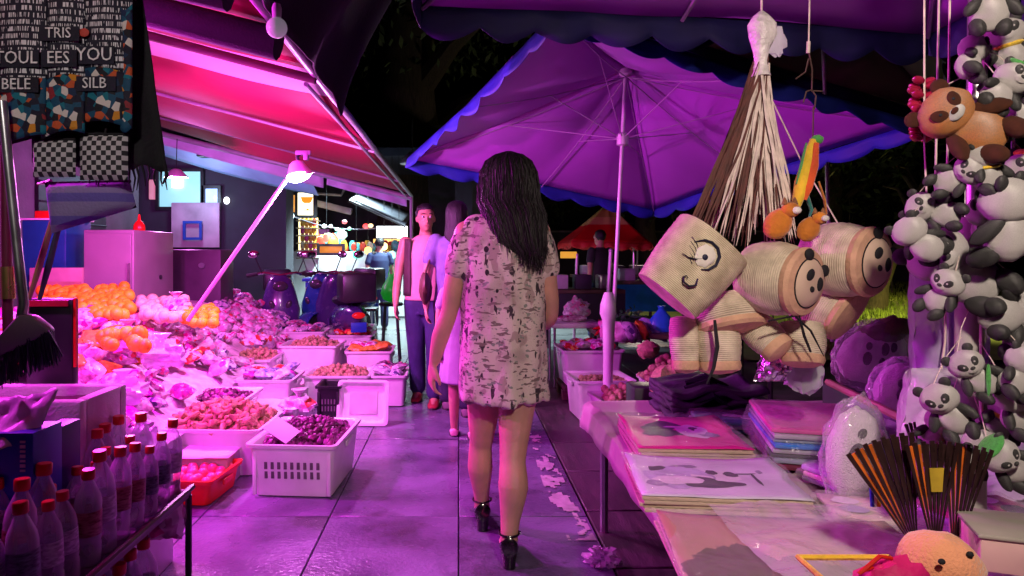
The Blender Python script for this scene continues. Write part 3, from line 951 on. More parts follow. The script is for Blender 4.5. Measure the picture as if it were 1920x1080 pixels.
# glowing panels standing in for lit goods, and paper lanterns, around the open shop
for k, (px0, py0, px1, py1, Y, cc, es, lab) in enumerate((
        (706, 452, 738, 476, 14.9, (1, .55, .1), 1.6, 'glowing amber panel in place of a lit shelf bay near the white light panel'),
        (596, 430, 618, 470, 16.4, (.35, .12, .4), .5, 'dim violet banner with its own glow inside the open shop'),
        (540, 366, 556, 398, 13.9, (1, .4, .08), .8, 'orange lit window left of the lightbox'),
        (600, 462, 642, 474, 13.3, (1, .32, .05), .6, 'low glowing orange panel in place of lit goods before the bright counter'))):
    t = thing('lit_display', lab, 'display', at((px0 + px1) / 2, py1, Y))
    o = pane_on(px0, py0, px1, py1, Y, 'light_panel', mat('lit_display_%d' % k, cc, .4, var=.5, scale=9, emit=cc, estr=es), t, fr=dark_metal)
for k, (px, py, Y, cc) in enumerate(((690, 470, 13.2, (1, .6, .15)), (720, 462, 13.0, (1, .75, .3)), (735, 478, 13.1, (.3, 1, .8)), (668, 478, 13.3, (.1, .7, .5)), (612, 446, 13.0, (1, .15, .1)), (748, 440, 12.8, (.7, 1, 1)))):
    t = thing('paper_lantern', ['amber', 'pale amber', 'turquoise', 'green', 'red', 'icy white'][k] + ' paper lantern glowing in front of the open shop', 'lantern', at(px, py, Y))
    q = at(px, py, Y)
    build(MB().lathe([(.02, .075), (.06, .05), (.07, 0), (.06, -.05), (.02, -.075)], q, 14), 'lantern', mat('lit_lantern_%d' % k, cc, .5, emit=cc, estr=2.5), t)
    build(MB().tube([q + V((0, 0, .07)), V((q.x, q.y, 3.2))], .005, 5), 'cord', black_plastic, t)
# ================================================================== PRODUCE STALL
crate_white = mat('stall_white_plastic', (.78, .76, .78), .35, var=.1, scale=6, bump=.1, bscale=30)
crate_red = mat('red_plastic', (.70, .02, .01), .35, var=.15)
board_m = mat('stall_board', (.4, .36, .36), .7, var=.25)
sheet_m = mat('white_stall_sheet', (.72, .7, .73), .5, var=.12, scale=3, bump=.3, bscale=8)

# stepped bench the goods lie on
def zs(X, Y=5):
    """height of the heap of goods: low bins by the lane, rising to the wall"""
    t = min(1, max(0, (-1.45 - X) / 1.25))
    return .30 + .50 * t * t * (3 - 2 * t)


bench = thing('display_bench', 'stepped white bench under the heaped produce', 'bench', (-2.2, 5.4, 0))
for x0, x1, h in ((-1.75, -1.2, .16), (-2.15, -1.755, .32), (-2.55, -2.155, .5), (-3.6, -2.555, .62)):
    build(MB().box(((x0 + x1) / 2, 5.75, h / 2), (x1 - x0, 4.3, h)), 'step', board_m, bench, bevel=.01)
    build(MB().sheet(lambda u, v: V((x0 - .01 + (x1 - x0 + .02) * u, 3.58 + 4.34 * v, h + .006 + .006 * noise.noise(V((u * 5, v * 17, x0))))), 10, 50), 'sheet', sheet_m, bench, solid=.003)


def bin_mesh(w, d, h, wall=.012, taper=.88, rim=.018, slots=False, nw=6):
    """open plastic bin with tapered sides, a rolled rim and (optionally) a slotted lower wall"""
    m = MB()
    def ring(s, z, g=0):
        x, y = w / 2 * s + g, d / 2 * s + g
        c = min(.03, w * .1)
        out = []
        for cx, cy, a0 in ((x - c, y - c, 0), (-x + c, y - c, 90), (-x + c, -y + c, 180), (x - c, -y + c, 270)):
            for k in range(4):
                a = R(a0 + 30 * k)
                out.append(V((cx + c * math.cos(a), cy + c * math.sin(a), z)))
        return out
    rings = [ring(taper - .02, 0, -.01), ring(taper, .004), ring(taper + (1 - taper) * .9, h - rim), ring(taper + (1 - taper) * .9, h - rim, rim * .8), ring(1, h, rim * .8),
             ring(1, h, -.002), ring(1 - .01, h - .012, -wall), ring(taper, .016, -wall), ring(taper - .02, .012, -wall - .01)]
    m.loft(rings)
    return m


def bin_thing(name, label, cat, X, Y, z, w, d, h, m, rz=0, group=None, slots=0):
    t = thing(name, label, cat, (0, 0, 0), group)
    body = build(bin_mesh(w, d, h), 'shell', m, t)
    if slots:
        dm = mat('slot_shadow', (.12, .1, .12), .8)
        for s in range(slots):
            u = (s + .5) / slots - .5
            for z0, z1 in ((.35, .48), (.53, .66)):
                tp = .88 + .12 * (z0 + z1) / 2
                build(MB().box((u * w * .68, -d / 2 * tp - .0005, h * (z0 + z1) / 2), (w * .68 / slots * .45, .004, h * (z1 - z0))), 'slot', dm, t)
        for u in (-.43, .43):
            build(MB().box((u * w, -d / 2 * .93 - .006, h * .45), (.02, .014, h * .8)), 'stiffener', m, t, bevel=.003)
    for s in (-1, 1):
        build(MB().box((s * (w / 2 + .012), 0, h - .045), (.012, d * .3, .03)), 'grip', m, t, bevel=.004)
    t.location = (X, Y, z); t.rotation_euler = (0, 0, rz)
    return t


# ---- goods: a few shared meshes per kind, one object each
def kinds(nm, fn, mats_, n=4):
    out = []
    for k in range(n):
        me = fn(k).mesh(nm)
        me.materials.append(mats_[k % len(mats_)])
        out.append(me)
    return out


root_ms = [mat('tan_root_a', (.50, .30, .17), .7, var=.3, scale=40, bump=.4, bscale=90), mat('tan_root_b', (.42, .24, .13), .7, var=.3, scale=40, bump=.4, bscale=90)]
def f_root(k):
    r = random.Random(k)
    n = 5
    pts = [V((-.045 + .09 * i / (n - 1), .014 * math.sin(i * 1.9 + k), .01 * math.cos(i * 2.3 + k * 2))) for i in range(n)]
    return MB().tube(pts, [.008, .019, .013 + .004 * r.random(), .020, .009], 8)
roots = kinds('tan_root', f_root, root_ms, 5)
date_ms = [mat('purple_fruit_a', (.16, .025, .10), .35, var=.4, scale=30), mat('purple_fruit_b', (.26, .04, .2), .35, var=.4, scale=30), mat('purple_fruit_c', (.09, .015, .06), .35, var=.4)]
dates = kinds('purple_fruit', lambda k: MB().ell((0, 0, 0), (.021, .017, .016), n=9, m=6, amp=.5, fr=7, seed=k + 2), date_ms, 6)
nut_ms = [mat('tan_nut_a', (.48, .33, .19), .65, var=.3, scale=60, bump=.5, bscale=120), mat('tan_nut_b', (.38, .25, .14), .65, var=.3, scale=60, bump=.5, bscale=120)]
nuts = kinds('walnut', lambda k: MB().ell((0, 0, 0), (.021, .019, .019), n=10, m=7, amp=.22, fr=9, seed=k), nut_ms, 4)
orange_ms = [mat('orange_peel_a', (.85, .46, .01), .45, var=.15, scale=20, bump=.25, bscale=150), mat('orange_peel_b', (.85, .58, .02), .45, var=.15, scale=20, bump=.25, bscale=150)]
oranges = kinds('orange', lambda k: MB().ell((0, 0, 0), (.042, .042, .038), n=14, m=9, amp=.05, seed=k), orange_ms, 3)
pear_ms = [mat('cream_fruit_a', (.78, .66, .38), .45, var=.2, scale=18), mat('cream_fruit_b', (.70, .60, .32), .45, var=.2, scale=18)]
pears = kinds('cream_fruit', lambda k: MB().ell((0, 0, 0), (.038, .038, .04), n=12, m=8, amp=.12, seed=k + 9), pear_ms, 3)
plum_ms = [mat('magenta_fruit', (.75, .12, .22), .35, var=.25, scale=25)]
plums = kinds('pink_fruit', lambda k: MB().ell((0, 0, 0), (.030, .028, .027), n=10, m=7, amp=.12, seed=k), plum_ms, 3)


def f_packet(k, w=.082, d=.058, h=.036):
    r = random.Random(k * 7 + 1)
    m = MB()
    def pt(u, v, sgn):
        x, y = (u - .5) * 2, (v - .5) * 2
        e = max(0, (1 - abs(x) ** 2.6) * (1 - abs(y) ** 2.6))
        p = V((x * w, y * d, sgn * h * e ** .55))
        q = noise.noise(V((x * 1.8 + k * 4, y * 1.8, .5)))
        wr = noise.noise(V((x * 5 + k, y * 5, sgn * 2))) * e
        return p + V((.007 * q, .007 * noise.noise(V((y * 2, x * 2, k))), .008 * q + .006 * wr))
    n = 8
    vs, fs = [], []
    for sgn in (1, -1):
        o = len(vs)
        for j in range(n + 1):
            for i in range(n + 1):
                vs.append(pt(i / n, j / n, sgn))
        for j in range(n):
            for i in range(n):
                a = o + j * (n + 1) + i
                fs.append((a, a + 1, a + n + 2, a + n + 1))
    return m.add(vs, fs)


pk_m = {
    'white': mat('pouch_white', (.62, .40, .58), .3, var=.35, scale=34, bump=.7, bscale=35, col2=(.92, .86, .92)),
    'pink': mat('pouch_pink', (.70, .22, .45), .2, var=.5, scale=28, bump=.7, bscale=35, col2=(.85, .6, .75)),
    'magenta': mat('pouch_magenta', (.55, .04, .35), .2, var=.5, scale=28, bump=.7, bscale=35),
    'red': mat('pouch_red', (.65, .03, .04), .25, var=.4, scale=28, bump=.6, bscale=35),
    'lilac': mat('pouch_lilac', (.42, .3, .55), .2, var=.6, scale=30, bump=.7, bscale=35, col2=(.75, .65, .8)),
    'orange': mat('pouch_orange', (.75, .3, .05), .25, var=.4, scale=28, bump=.6, bscale=35),
    'blue': mat('pouch_blue', (.08, .12, .5), .25, var=.6, scale=30, bump=.6, bscale=35, col2=(.6, .6, .8)),
    'dark': mat('pouch_dark', (.08, .03, .08), .25, var=.6, scale=30, bump=.6, bscale=35, col2=(.4, .2, .35)),
}
def print_on(m, accents, sc):
    """patchy print over the wrapper colour"""
    nt = m.node_tree; N, L = nt.nodes, nt.links
    b = bsdf(m); src = b.inputs['Base Color'].links[0].from_socket
    vo = N.new('ShaderNodeTexVoronoi'); vo.inputs['Scale'].default_value = sc
    L.new(N[m['mp']].outputs[0], vo.inputs['Vector'])
    sp = N.new('ShaderNodeSeparateColor'); L.new(vo.outputs['Color'], sp.inputs[0])
    cur = src
    for k, (c, thr) in enumerate(accents):
        g = N.new('ShaderNodeMath'); g.operation = 'GREATER_THAN'; g.inputs[1].default_value = thr
        L.new(sp.outputs[k % 3], g.inputs[0])
        mx = N.new('ShaderNodeMix'); mx.data_type = 'RGBA'; mx.inputs[7].default_value = (*c, 1)
        L.new(g.outputs[0], mx.inputs[0]); L.new(cur, mx.inputs[6]); cur = mx.outputs[2]
    L.new(cur, b.inputs['Base Color'])


print_on(pk_m['white'], [((.75, .25, .5), .80), ((.6, .06, .06), .93)], 26)
print_on(pk_m['pink'], [((.85, .75, .8), .72), ((.6, .02, .25), .8)], 30)
print_on(pk_m['magenta'], [((.8, .4, .7), .75), ((.3, .02, .3), .7)], 30)
print_on(pk_m['lilac'], [((.8, .75, .85), .7), ((.1, .06, .2), .78)], 32)
print_on(pk_m['red'], [((.8, .5, .1), .82), ((.8, .7, .7), .85)], 30)
print_on(pk_m['dark'], [((.5, .3, .5), .78), ((.6, .08, .2), .85)], 34)
POUCH = {}
for c, m_ in pk_m.items():
    POUCH[c] = kinds('pouch', f_packet, [m_], 4)


def item(me_list, name, p, label, cat, group, s=1.0, rot=None, r=rnd):
    o = bpy.data.objects.new(name, me_list[r.randrange(len(me_list))])
    C.objects.link(o)
    o.location = p
    o.rotation_euler = rot or (r.uniform(0, 6.28), r.uniform(0, 6.28), r.uniform(0, 6.28))
    o.scale = (s, s, s) if not isinstance(s, tuple) else s
    return tag(o, label, cat, group)


def heap(me, name, label, cat, group, X, Y, z, w, d, mound, step, rz=0, s=(.9, 1.1), layers=2, seed=1, flat=False, fill=None):
    """pieces heaped inside a w x d container whose fill level is z; a plain bed closes the gaps"""
    r = random.Random(seed)
    c, sn = math.cos(rz), math.sin(rz)
    if fill is not None:
        def bed(u, v):
            x, y = (u - .5) * w, (v - .5) * d
            return V((X + x * c - y * sn, Y + x * sn + y * c, z - step * .25 + mound * (1 - (2 * u - 1) ** 2) * (1 - (2 * v - 1) ** 2)))
        b = build(MB().sheet(bed, 10, 10), name + '_bed', fill, None, solid=.004)
        tag(b, 'dense layer of ' + label.split(' piled')[0].split(' heaped')[0] + ' pieces under the top ones', cat, group, 'stuff')
    nx, ny = max(1, int(w / step)), max(1, int(d / step))
    for L in range(layers):
        for i in range(nx):
            for j in range(ny):
                if L == layers - 1 and layers > 1 and r.random() < .45:
                    continue
                u = (i + .5 + r.uniform(-.35, .35) + (.5 if L % 2 else 0)) / nx
                v = (j + .5 + r.uniform(-.35, .35)) / ny
                if not (.02 < u < .98 and .02 < v < .98):
                    continue
                x, y = (u - .5) * w, (v - .5) * d
                zz = z + mound * (1 - (2 * u - 1) ** 2) * (1 - (2 * v - 1) ** 2) + L * step * .5 + r.uniform(-.2, .2) * step * .4
                rot = (r.uniform(-.4, .4), r.uniform(-.4, .4), r.uniform(0, 6.28)) if flat else None
                item(me, name, (X + x * c - y * sn, Y + x * sn + y * c, zz), label, cat, group, r.uniform(*s), rot, r)


# ---- front row on the paving
bin_thing('white_bin', 'white slotted bin heaped with purple fruit, foremost on the paving', 'bin', -.815, 3.74, .002, .44, .58, .27, crate_white, R(-4), slots=9)
heap(dates, 'purple_fruit', 'purple wrinkled fruit heaped in the foremost white slotted bin', 'fruit', 'purple fruit in the front bin', -.815, 3.76, .235, .38, .50, .07, .034, R(-4), layers=2, seed=2, fill=date_ms[0])
bin_thing('white_bin', 'long white bin of tan root pieces next to the purple fruit bin', 'bin', -1.36, 4.02, .002, .54, .46, .26, crate_white, R(-2))
heap(roots, 'tan_root', 'knobbly tan root piece heaped in the long white front bin', 'root', 'tan roots in the white front bin', -1.36, 4.02, .245, .48, .40, .07, .05, R(-2), layers=3, seed=3, fill=root_ms[1], flat=True)
# cardboard flap between them
fl = at(528, 806, 3.55)
tag(build(MB().box(fl, (.17, .10, .004), Euler((R(28), R(20), R(-30))).to_matrix()), 'price_card', mat('pale_card', (.7, .66, .68), .7, var=.1), bevel=.001, base=fl), 'blank pale price card stuck between the root bin and purple fruit', 'card')
bin_thing('red_basket', 'small red plastic basket of pink fruit on the paving', 'basket', -1.335, 3.52, .002, .32, .36, .13, crate_red, R(-6))
heap(plums, 'pink_fruit', 'pink round fruit in the small red basket', 'fruit', 'pink fruit in the red basket', -1.335, 3.52, .095, .26, .30, .025, .05, R(-6), layers=1, seed=4, fill=plum_ms[0])

# ---- second row: tipped tray and dark crate by the lane
tr = thing('white_tray', 'empty white tray tipped on its side at the lane edge', 'tray', (0, 0, 0))
build(bin_mesh(.34, .29, .05, taper=.94), 'shell', crate_white, tr)
build(MB().box((0, .0, .016), (.20, .16, .004)), 'label_plate', mat('plate_grey', (.5, .48, .5), .6), tr)
tr.location = (-.68, 4.98, .155); tr.rotation_euler = (R(78), 0, R(-3))
bin_thing('black_crate', 'small black slotted crate behind the tipped white tray', 'crate', -.93, 5.08, .002, .16, .28, .28, black_plastic, 0, slots=5)

rows = [
    # X, Y, z, w, d, h, kind, label
    (-.98, 5.72, .0, .52, .46, .25, 'walnut', 'white bin of tan walnuts behind the tipped tray'),
    (-.56, 5.72, .0, .26, .44, .25, 'mixed', 'short white bin of dark mixed goods at the lane edge'),
    (-1.42, 5.25, .16, .40, .44, .14, 'pouchblue', 'shallow white tray of blue and pink printed pouches'),
    (-1.60, 4.62, .16, .44, .50, .12, 'dates2', 'shallow white tray of violet dried fruit'),
    (-1.32, 6.3, .16, .50, .44, .25, 'peanut', 'white tub piled with pale tan nuts in the middle of the stall'),
    (-.80, 6.3, .0, .40, .42, .36, 'orangebag', 'white tub holding orange pouches beside the nut tub'),
    (-1.02, 6.85, .0, .30, .4, .26, 'mixed', 'small white bin of mixed pouches at the stall corner'),
    (-1.12, 7.35, .0, .44, .4, .38, 'red', 'white tub with pink red goods near the far end'),
    (-1.62, 7.3, .16, .46, .4, .26, 'lilacbag', 'white tub of lilac pouches near the far end'),
    (-1.22, 7.9, .0, .5, .4, .40, 'red', 'farthest white tub with dark pink goods on top'),
    (-1.72, 5.9, .16, .36, .6, .2, 'peanut', 'low white tray spread with tan nuts by the pouches'),
]
rr = random.Random(5)
for X, Y, z, w, d, h, kd, lab in rows:
    bin_thing('white_bin', lab, 'bin', X, Y, z + .008, w, d, h, crate_white, rr.uniform(-.05, .05))
    zt = z + h
    if kd == 'walnut':
        heap(nuts, 'walnut', 'tan walnut piled in the white bin behind the tipped tray', 'nut', 'walnuts in the white bin', X, Y, zt - .03, w * .86, d * .86, .06, .042, layers=2, seed=8, fill=nut_ms[1])
    elif kd == 'peanut':
        heap(nuts, 'peanut', 'small tan nut piled ' + ('in the middle white tub' if Y > 6 else 'in the low tray beside the pouches'), 'nut', 'tan nuts in ' + ('tub' if Y > 6 else 'tray'), X, Y, zt - .03, w * .86, d * .86, .07, .042, layers=2, seed=9, fill=nut_ms[0], s=(.7, 1))
    elif kd == 'dates2':
        heap(dates, 'violet_fruit', 'violet dried fruit in the shallow white tray', 'fruit', 'violet fruit in the shallow tray', X, Y, zt - .03, w * .86, d * .86, .05, .042, layers=1, seed=10, fill=date_ms[1], s=(1.1, 1.5))
    else:
        cs = {'mixed': ['dark', 'lilac', 'white', 'dark'], 'pouchblue': ['blue', 'magenta', 'blue', 'red', 'white'], 'orangebag': ['orange', 'orange', 'pink'], 'red': ['magenta', 'red', 'pink'], 'lilacbag': ['lilac', 'white', 'pink', 'dark']}[kd]
        k = 0
        for i in range(max(2, int(w / .13))):
            for j in range(max(2, int(d / .11))):
                k += 1
                item(POUCH[cs[k % len(cs)]], 'pouch', (X + (i + .5) / max(2, int(w / .13)) * w * .8 - w * .4, Y + (j + .5) / max(2, int(d / .11)) * d * .8 - d * .4, zt + .01 + .03 * rr.random()), 'printed pouch lying in the ' + lab.replace('white ', '', 1), 'pouch', 'pouches in ' + lab[:40], rr.uniform(.8, 1.05), (rr.uniform(-.4, .4), rr.uniform(-.4, .4), rr.uniform(0, 6.28)), rr)

# ---- the rising heap of bagged goods
zone = random.Random(21)
step_top = lambda X: .168 if X > -1.755 else (.328 if X > -2.155 else (.508 if X > -2.555 else .628))
grid = []
for i in range(20):
    for j in range(28):
        grid.append((-1.55 - .098 * i + zone.uniform(-.04, .04), 3.66 + .152 * j + zone.uniform(-.05, .05)))
for X, Y in grid:
    if any(abs(X - q[0]) < q[3] / 2 + .05 and abs(Y - q[1]) < q[4] / 2 + .05 for q in rows) or (X > -1.7 and Y < 4.3):
        continue
    px = VX + X * F / Y
    zz = zs(X) + .06 * noise.noise(V((X * 1.4, Y * 1.2, 5)))
    py = VY - (zz - CAM_H) * F / Y
    if px < -60: continue
    u = zone.random()
    if py < 590 and (px < 235 or 340 < px < 400 or 265 < px < 345):
        continue                                           # fruit goes here
    if 620 < py < 690 and px < 330: c = 'white' if u < .5 else ('orange' if u < .8 and px < 280 else 'pink')
    elif py >= 690: c = ['magenta', 'pink', 'red', 'white', 'pink', 'dark', 'lilac'][int(u * 7)]
    elif px > 400: c = ['white', 'pink', 'lilac', 'dark', 'pink', 'white'][int(u * 6)]
    else: c = ['white', 'pink', 'magenta', 'white', 'pink', 'red'][int(u * 6)]
    where = 'on the top step by the wall' if X < -2.55 else ('on the middle step' if X < -2.05 else 'at the foot of the heap')
    item(POUCH[c], {'white': 'white_pouch', 'pink': 'sweet_packet', 'magenta': 'sweet_packet', 'red': 'snack_bag'}.get(c, 'pouch'), (X, Y, zz - .01 + zone.uniform(0, .03)), f'{c} plastic pouch lying {where}', 'pouch', f'{c} pouches {where}', zone.uniform(.72, 1.15), (zone.uniform(-.8, .8), zone.uniform(-.7, .7), zone.uniform(0, 6.28)), zone)
# under-heap that closes gaps
hp = MB().sheet(lambda u, v: V((-1.5 - 2.1 * u, 3.62 + 4.25 * v, max(step_top(-1.5 - 2.1 * u) + .012, zs(-1.5 - 2.1 * u) - .06 + .03 * noise.noise(V((u * 9, v * 18, 1)))))), 40, 70)
tag(build(hp, 'packing_sheet', mat('crumpled_white_plastic', (.72, .6, .70), .6, var=.35, scale=12, bump=.7, bscale=18), solid=.004), 'crumpled white plastic sheet spread under the heaped pouches', 'plastic sheet')

# fruit along the top of the heap
def fruit_line(me, nm, lab, grp, px0, px1, py0, py1, Y0, Y1, n, seed, s=(.95, 1.15)):
    r = random.Random(seed)
    for k in range(n):
        u = r.random()
        px = px0 + (px1 - px0) * u
        Y = Y0 + (Y1 - Y0) * r.random()
        py = py0 + (py1 - py0) * ((Y1 - Y) / (Y1 - Y0)) + r.uniform(-4, 4)
        item(me, nm, at(px, py, Y), lab, 'fruit', grp, r.uniform(*s), None, r)


fruit_line(oranges, 'orange', 'orange fruit in the long orange row before the white cabinet', 'oranges before the cabinet', 70, 245, 540, 594, 4.7, 5.45, 190, 1)
fruit_line(pears, 'cream_fruit', 'cream coloured fruit between the two orange groups', 'cream fruit on the top step', 262, 350, 562, 596, 4.8, 5.5, 60, 2)
fruit_line(oranges, 'orange', 'orange fruit at the foot of the leaning pole', 'oranges by the pole', 345, 402, 578, 604, 4.7, 5.3, 34, 3, (.85, 1))
fruit_line(oranges, 'orange', 'orange fruit lying among the white pouches', 'oranges among pouches', 190, 272, 624, 650, 3.9, 4.25, 14, 4)

# ---- big clear bags bulging out of the heap
for k, (px, py, Y, r_, lab) in enumerate(((305, 665, 4.1, .13, 'bulging clear plastic bag of pink goods in the middle of the heap'), (240, 640, 4.3, .15, 'puffy white plastic bag near the loose oranges'), (330, 575, 5.2, .10, 'puffy pink bag behind the cream fruit'), (560, 762, 4.6, .11, 'limp white plastic bag beside the violet dried fruit'), (470, 640, 6.3, .12, 'puffy pale bag near the tan nuts'), (230, 735, 3.75, .12, 'shiny clear bag of pink sweets by the styrofoam box'))):
    p = at(px, py, Y)
    b = MB().ell(p, (r_, r_ * .8, r_ * .62), n=22, m=14, amp=.55, fr=5, seed=k + 30)
    b.lathe([(.012, 0), (.02, .03), (.05, .06)], p + V((0, 0, r_ * .5)), 10)
    tag(build(b, 'plastic_bag', [clear_film_dense, pk_m['white'], pk_m['pink'], pk_m['white'], pk_m['white'], clear_film_dense][k], base=p), lab, 'bag')

# ---- white cabinet, little traffic-cone shaped bottle, wall boxes
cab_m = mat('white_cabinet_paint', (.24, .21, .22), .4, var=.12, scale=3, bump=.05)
cb = thing('cabinet', 'tall white metal cabinet standing behind the oranges', 'cabinet', (-2.85, 6.0, 0))
x0, x1 = at(155, 0, 5.6).x, at(250, 0, 5.6).x
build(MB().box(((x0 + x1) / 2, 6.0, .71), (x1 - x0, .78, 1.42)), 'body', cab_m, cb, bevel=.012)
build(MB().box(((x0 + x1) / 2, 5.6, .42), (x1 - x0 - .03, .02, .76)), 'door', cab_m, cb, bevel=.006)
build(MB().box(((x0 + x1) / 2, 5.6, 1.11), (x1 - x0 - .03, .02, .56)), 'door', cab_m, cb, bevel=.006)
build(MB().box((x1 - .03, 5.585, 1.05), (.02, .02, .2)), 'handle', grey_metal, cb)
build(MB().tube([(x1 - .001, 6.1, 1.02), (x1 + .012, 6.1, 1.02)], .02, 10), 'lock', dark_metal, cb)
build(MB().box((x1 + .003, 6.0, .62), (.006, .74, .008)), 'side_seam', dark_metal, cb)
dk = thing('cabinet', 'dark purple metal locker right of the white cabinet', 'cabinet', (-2.6, 7.0, 0))
a, b = at(322, 468, 7.0), at(414, 600, 7.0)
build(MB().box(((a.x + b.x) / 2, 7.2, a.z / 2), (b.x - a.x, .4, a.z)), 'body', mat('dark_purple_locker', (.06, .03, .06), .5, var=.2), dk, bevel=.012)
build(MB().tube([at(378, 498, 7.0), at(378, 498, 6.97)], .03, 12), 'knob', dark_metal, dk)
bt = thing('sauce_bottle', 'small red squeeze bottle on top of the white cabinet', 'bottle', V((at(261, 0, 5.9).x, 5.9, 1.42)))
build(MB().lathe([(.045, 0), (.05, .01), (.045, .05), (.028, .075), (.014, .09), (.007, .14)], V((at(261, 0, 5.9).x, 5.9, 1.421)), 14), 'bottle', crate_red, bt)
# blue tub with red lid and box behind the hanging bags
tb = thing('blue_tub', 'big blue plastic tub with red lid behind the hanging pouches', 'tub', at(80, 520, 5.9))
a, b = at(36, 412, 5.75), at(122, 500, 5.75)
build(MB().box(((a.x + b.x) / 2, 5.97, (a.z + .63) / 2), (b.x - a.x, .4, a.z - .63), taper=.9), 'tub', mat('blue_tub_plastic', (.01, .12, .22), .35, var=.12), tb, bevel=.02)
build(MB().box(((a.x + b.x) / 2, 5.97, a.z + .045), (.22, .3, .07)), 'lid', crate_red, tb, bevel=.012)
build(MB().box(((a.x + b.x) / 2, 5.97, a.z + .006), (b.x - a.x + .03, .43, .016)), 'rim', crate_white, tb, bevel=.005)
cbx = thing('carton', 'pinkish cardboard carton behind the oranges', 'carton', at(120, 540, 5.3))
build(MB().box(at(112, 532, 5.62), (.42, .12, .26)), 'box', mat('pink_card', (.5, .33, .3), .75, var=.15), cbx, bevel=.005)
build(MB().box(at(112, 532, 5.62) + V((0, -.062, 0)), (.42, .003, .04)), 'tape', mat('brown_tape', (.45, .28, .18), .3), cbx)

# ================================================================== LEFT FOREGROUND: HANGING PRINTED CLOTH
navy_cloth = mat('navy_print_cloth', (.014, .013, .028), .8, var=.4, scale=12, bump=.3, bscale=140)


def glyph_mat(name, base, ink, sx, sz):
    """fine unreadable print: rows of short upright strokes"""
    m = mat(name, base, .8, var=.3, scale=12, bump=.3, bscale=140)
    nt = m.node_tree; N, L = nt.nodes, nt.links
    tc = N.new('ShaderNodeTexCoord')
    mp = N.new('ShaderNodeMapping'); mp.inputs['Scale'].default_value = (sx, 0.0, sz)
    L.new(tc.outputs['Object'], mp.inputs[0])
    nz = N.new('ShaderNodeTexNoise'); nz.inputs['Scale'].default_value = 1; nz.inputs['Detail'].default_value = 0
    sp = N.new('ShaderNodeSeparateXYZ'); L.new(mp.outputs[0], sp.inputs[0])
    fl = N.new('ShaderNodeMath'); fl.operation = 'FLOOR'; L.new(sp.outputs[2], fl.inputs[0])
    fr = N.new('ShaderNodeMath'); fr.operation = 'FRACT'; L.new(sp.outputs[2], fr.inputs[0])
    cb_ = N.new('ShaderNodeCombineXYZ'); L.new(sp.outputs[0], cb_.inputs[0])
    ml = N.new('ShaderNodeMath'); ml.operation = 'MULTIPLY'; ml.inputs[1].default_value = 7.3; L.new(fl.outputs[0], ml.inputs[0]); L.new(ml.outputs[0], cb_.inputs[1])
    fz = N.new('ShaderNodeMath'); fz.operation = 'MULTIPLY'; fz.inputs[1].default_value = .5; L.new(fr.outputs[0], fz.inputs[0]); L.new(fz.outputs[0], cb_.inputs[2])
    L.new(cb_.outputs[0], nz.inputs['Vector'])
    g1 = N.new('ShaderNodeMath'); g1.operation = 'GREATER_THAN'; g1.inputs[1].default_value = .54; L.new(nz.outputs[0], g1.inputs[0])
    g2 = N.new('ShaderNodeMath'); g2.operation = 'GREATER_THAN'; g2.inputs[1].default_value = .34; L.new(fr.outputs[0], g2.inputs[0])
    g3 = N.new('ShaderNodeMath'); g3.operation = 'MULTIPLY'; L.new(g1.outputs[0], g3.inputs[0]); L.new(g2.outputs[0], g3.inputs[1])
    mx = N.new('ShaderNodeMix'); mx.data_type = 'RGBA'
    mx.inputs[6].default_value = (*base, 1); mx.inputs[7].default_value = (*ink, 1)
    L.new(g3.outputs[0], mx.inputs[0]); L.new(mx.outputs[2], bsdf(m).inputs['Base Color'])
    return m


glyph = glyph_mat('fine_print', (.014, .013, .028), (.75, .73, .75), 420, 62)
ink_m = mat('white_cloth_ink', (.85, .83, .82), .7, var=.25, scale=60)


def patch_mat(name):
    """painted patchwork: random teal, orange, white and navy dabs"""
    m = mat(name, (.1, .1, .2), .75, bump=.3, bscale=120)
    nt = m.node_tree; N, L = nt.nodes, nt.links
    tc = N.new('ShaderNodeTexCoord')
    vo = N.new('ShaderNodeTexVoronoi'); vo.inputs['Scale'].default_value = 62; vo.inputs['Randomness'].default_value = .9
    L.new(tc.outputs['Object'], vo.inputs['Vector'])
    sp = N.new('ShaderNodeSeparateColor'); L.new(vo.outputs['Color'], sp.inputs[0])
    cr = N.new('ShaderNodeValToRGB'); cr.color_ramp.interpolation = 'CONSTANT'
    cols = [(0, '#12102a'), (.2, '#0d4a66'), (.36, '#15151f'), (.5, '#0c6f80'), (.6, '#c2542a'), (.72, '#10294a'), (.82, '#d8d0c8'), (.89, '#8a2430'), (.95, '#d08a20')]
    els = cr.color_ramp.elements
    while len(els) < len(cols): els.new(.5)
    for e, (p, c) in zip(els, cols):
        e.position = p; e.color = (*srgb(c), 1)
    L.new(sp.outputs[0], cr.inputs[0]); L.new(cr.outputs[0], bsdf(m).inputs['Base Color'])
    return m


patch_m = patch_mat('patchwork_print')


def text_mesh(s, size, p, m, parent, ext=.0008, yaw=0, sx=1.0):
    cu = bpy.data.curves.new('lettering', 'FONT')
    cu.body = s; cu.size = size; cu.align_x = 'CENTER'; cu.align_y = 'CENTER'; cu.extrude = ext; cu.resolution_u = 2
    o = bpy.data.objects.new('tmp', cu); C.objects.link(o)
    dg = bpy.context.evaluated_depsgraph_get(); dg.update()
    me = bpy.data.meshes.new_from_object(o.evaluated_get(dg))
    bpy.data.objects.remove(o)
    me.transform(Matrix.Translation(V(p) - off_of(parent)) @ Matrix.Rotation(yaw, 4, 'Z') @ Matrix.Rotation(R(90), 4, 'X') @ Matrix.Diagonal((sx, 1, 1, 1)))
    return put('lettering', me, m, parent)


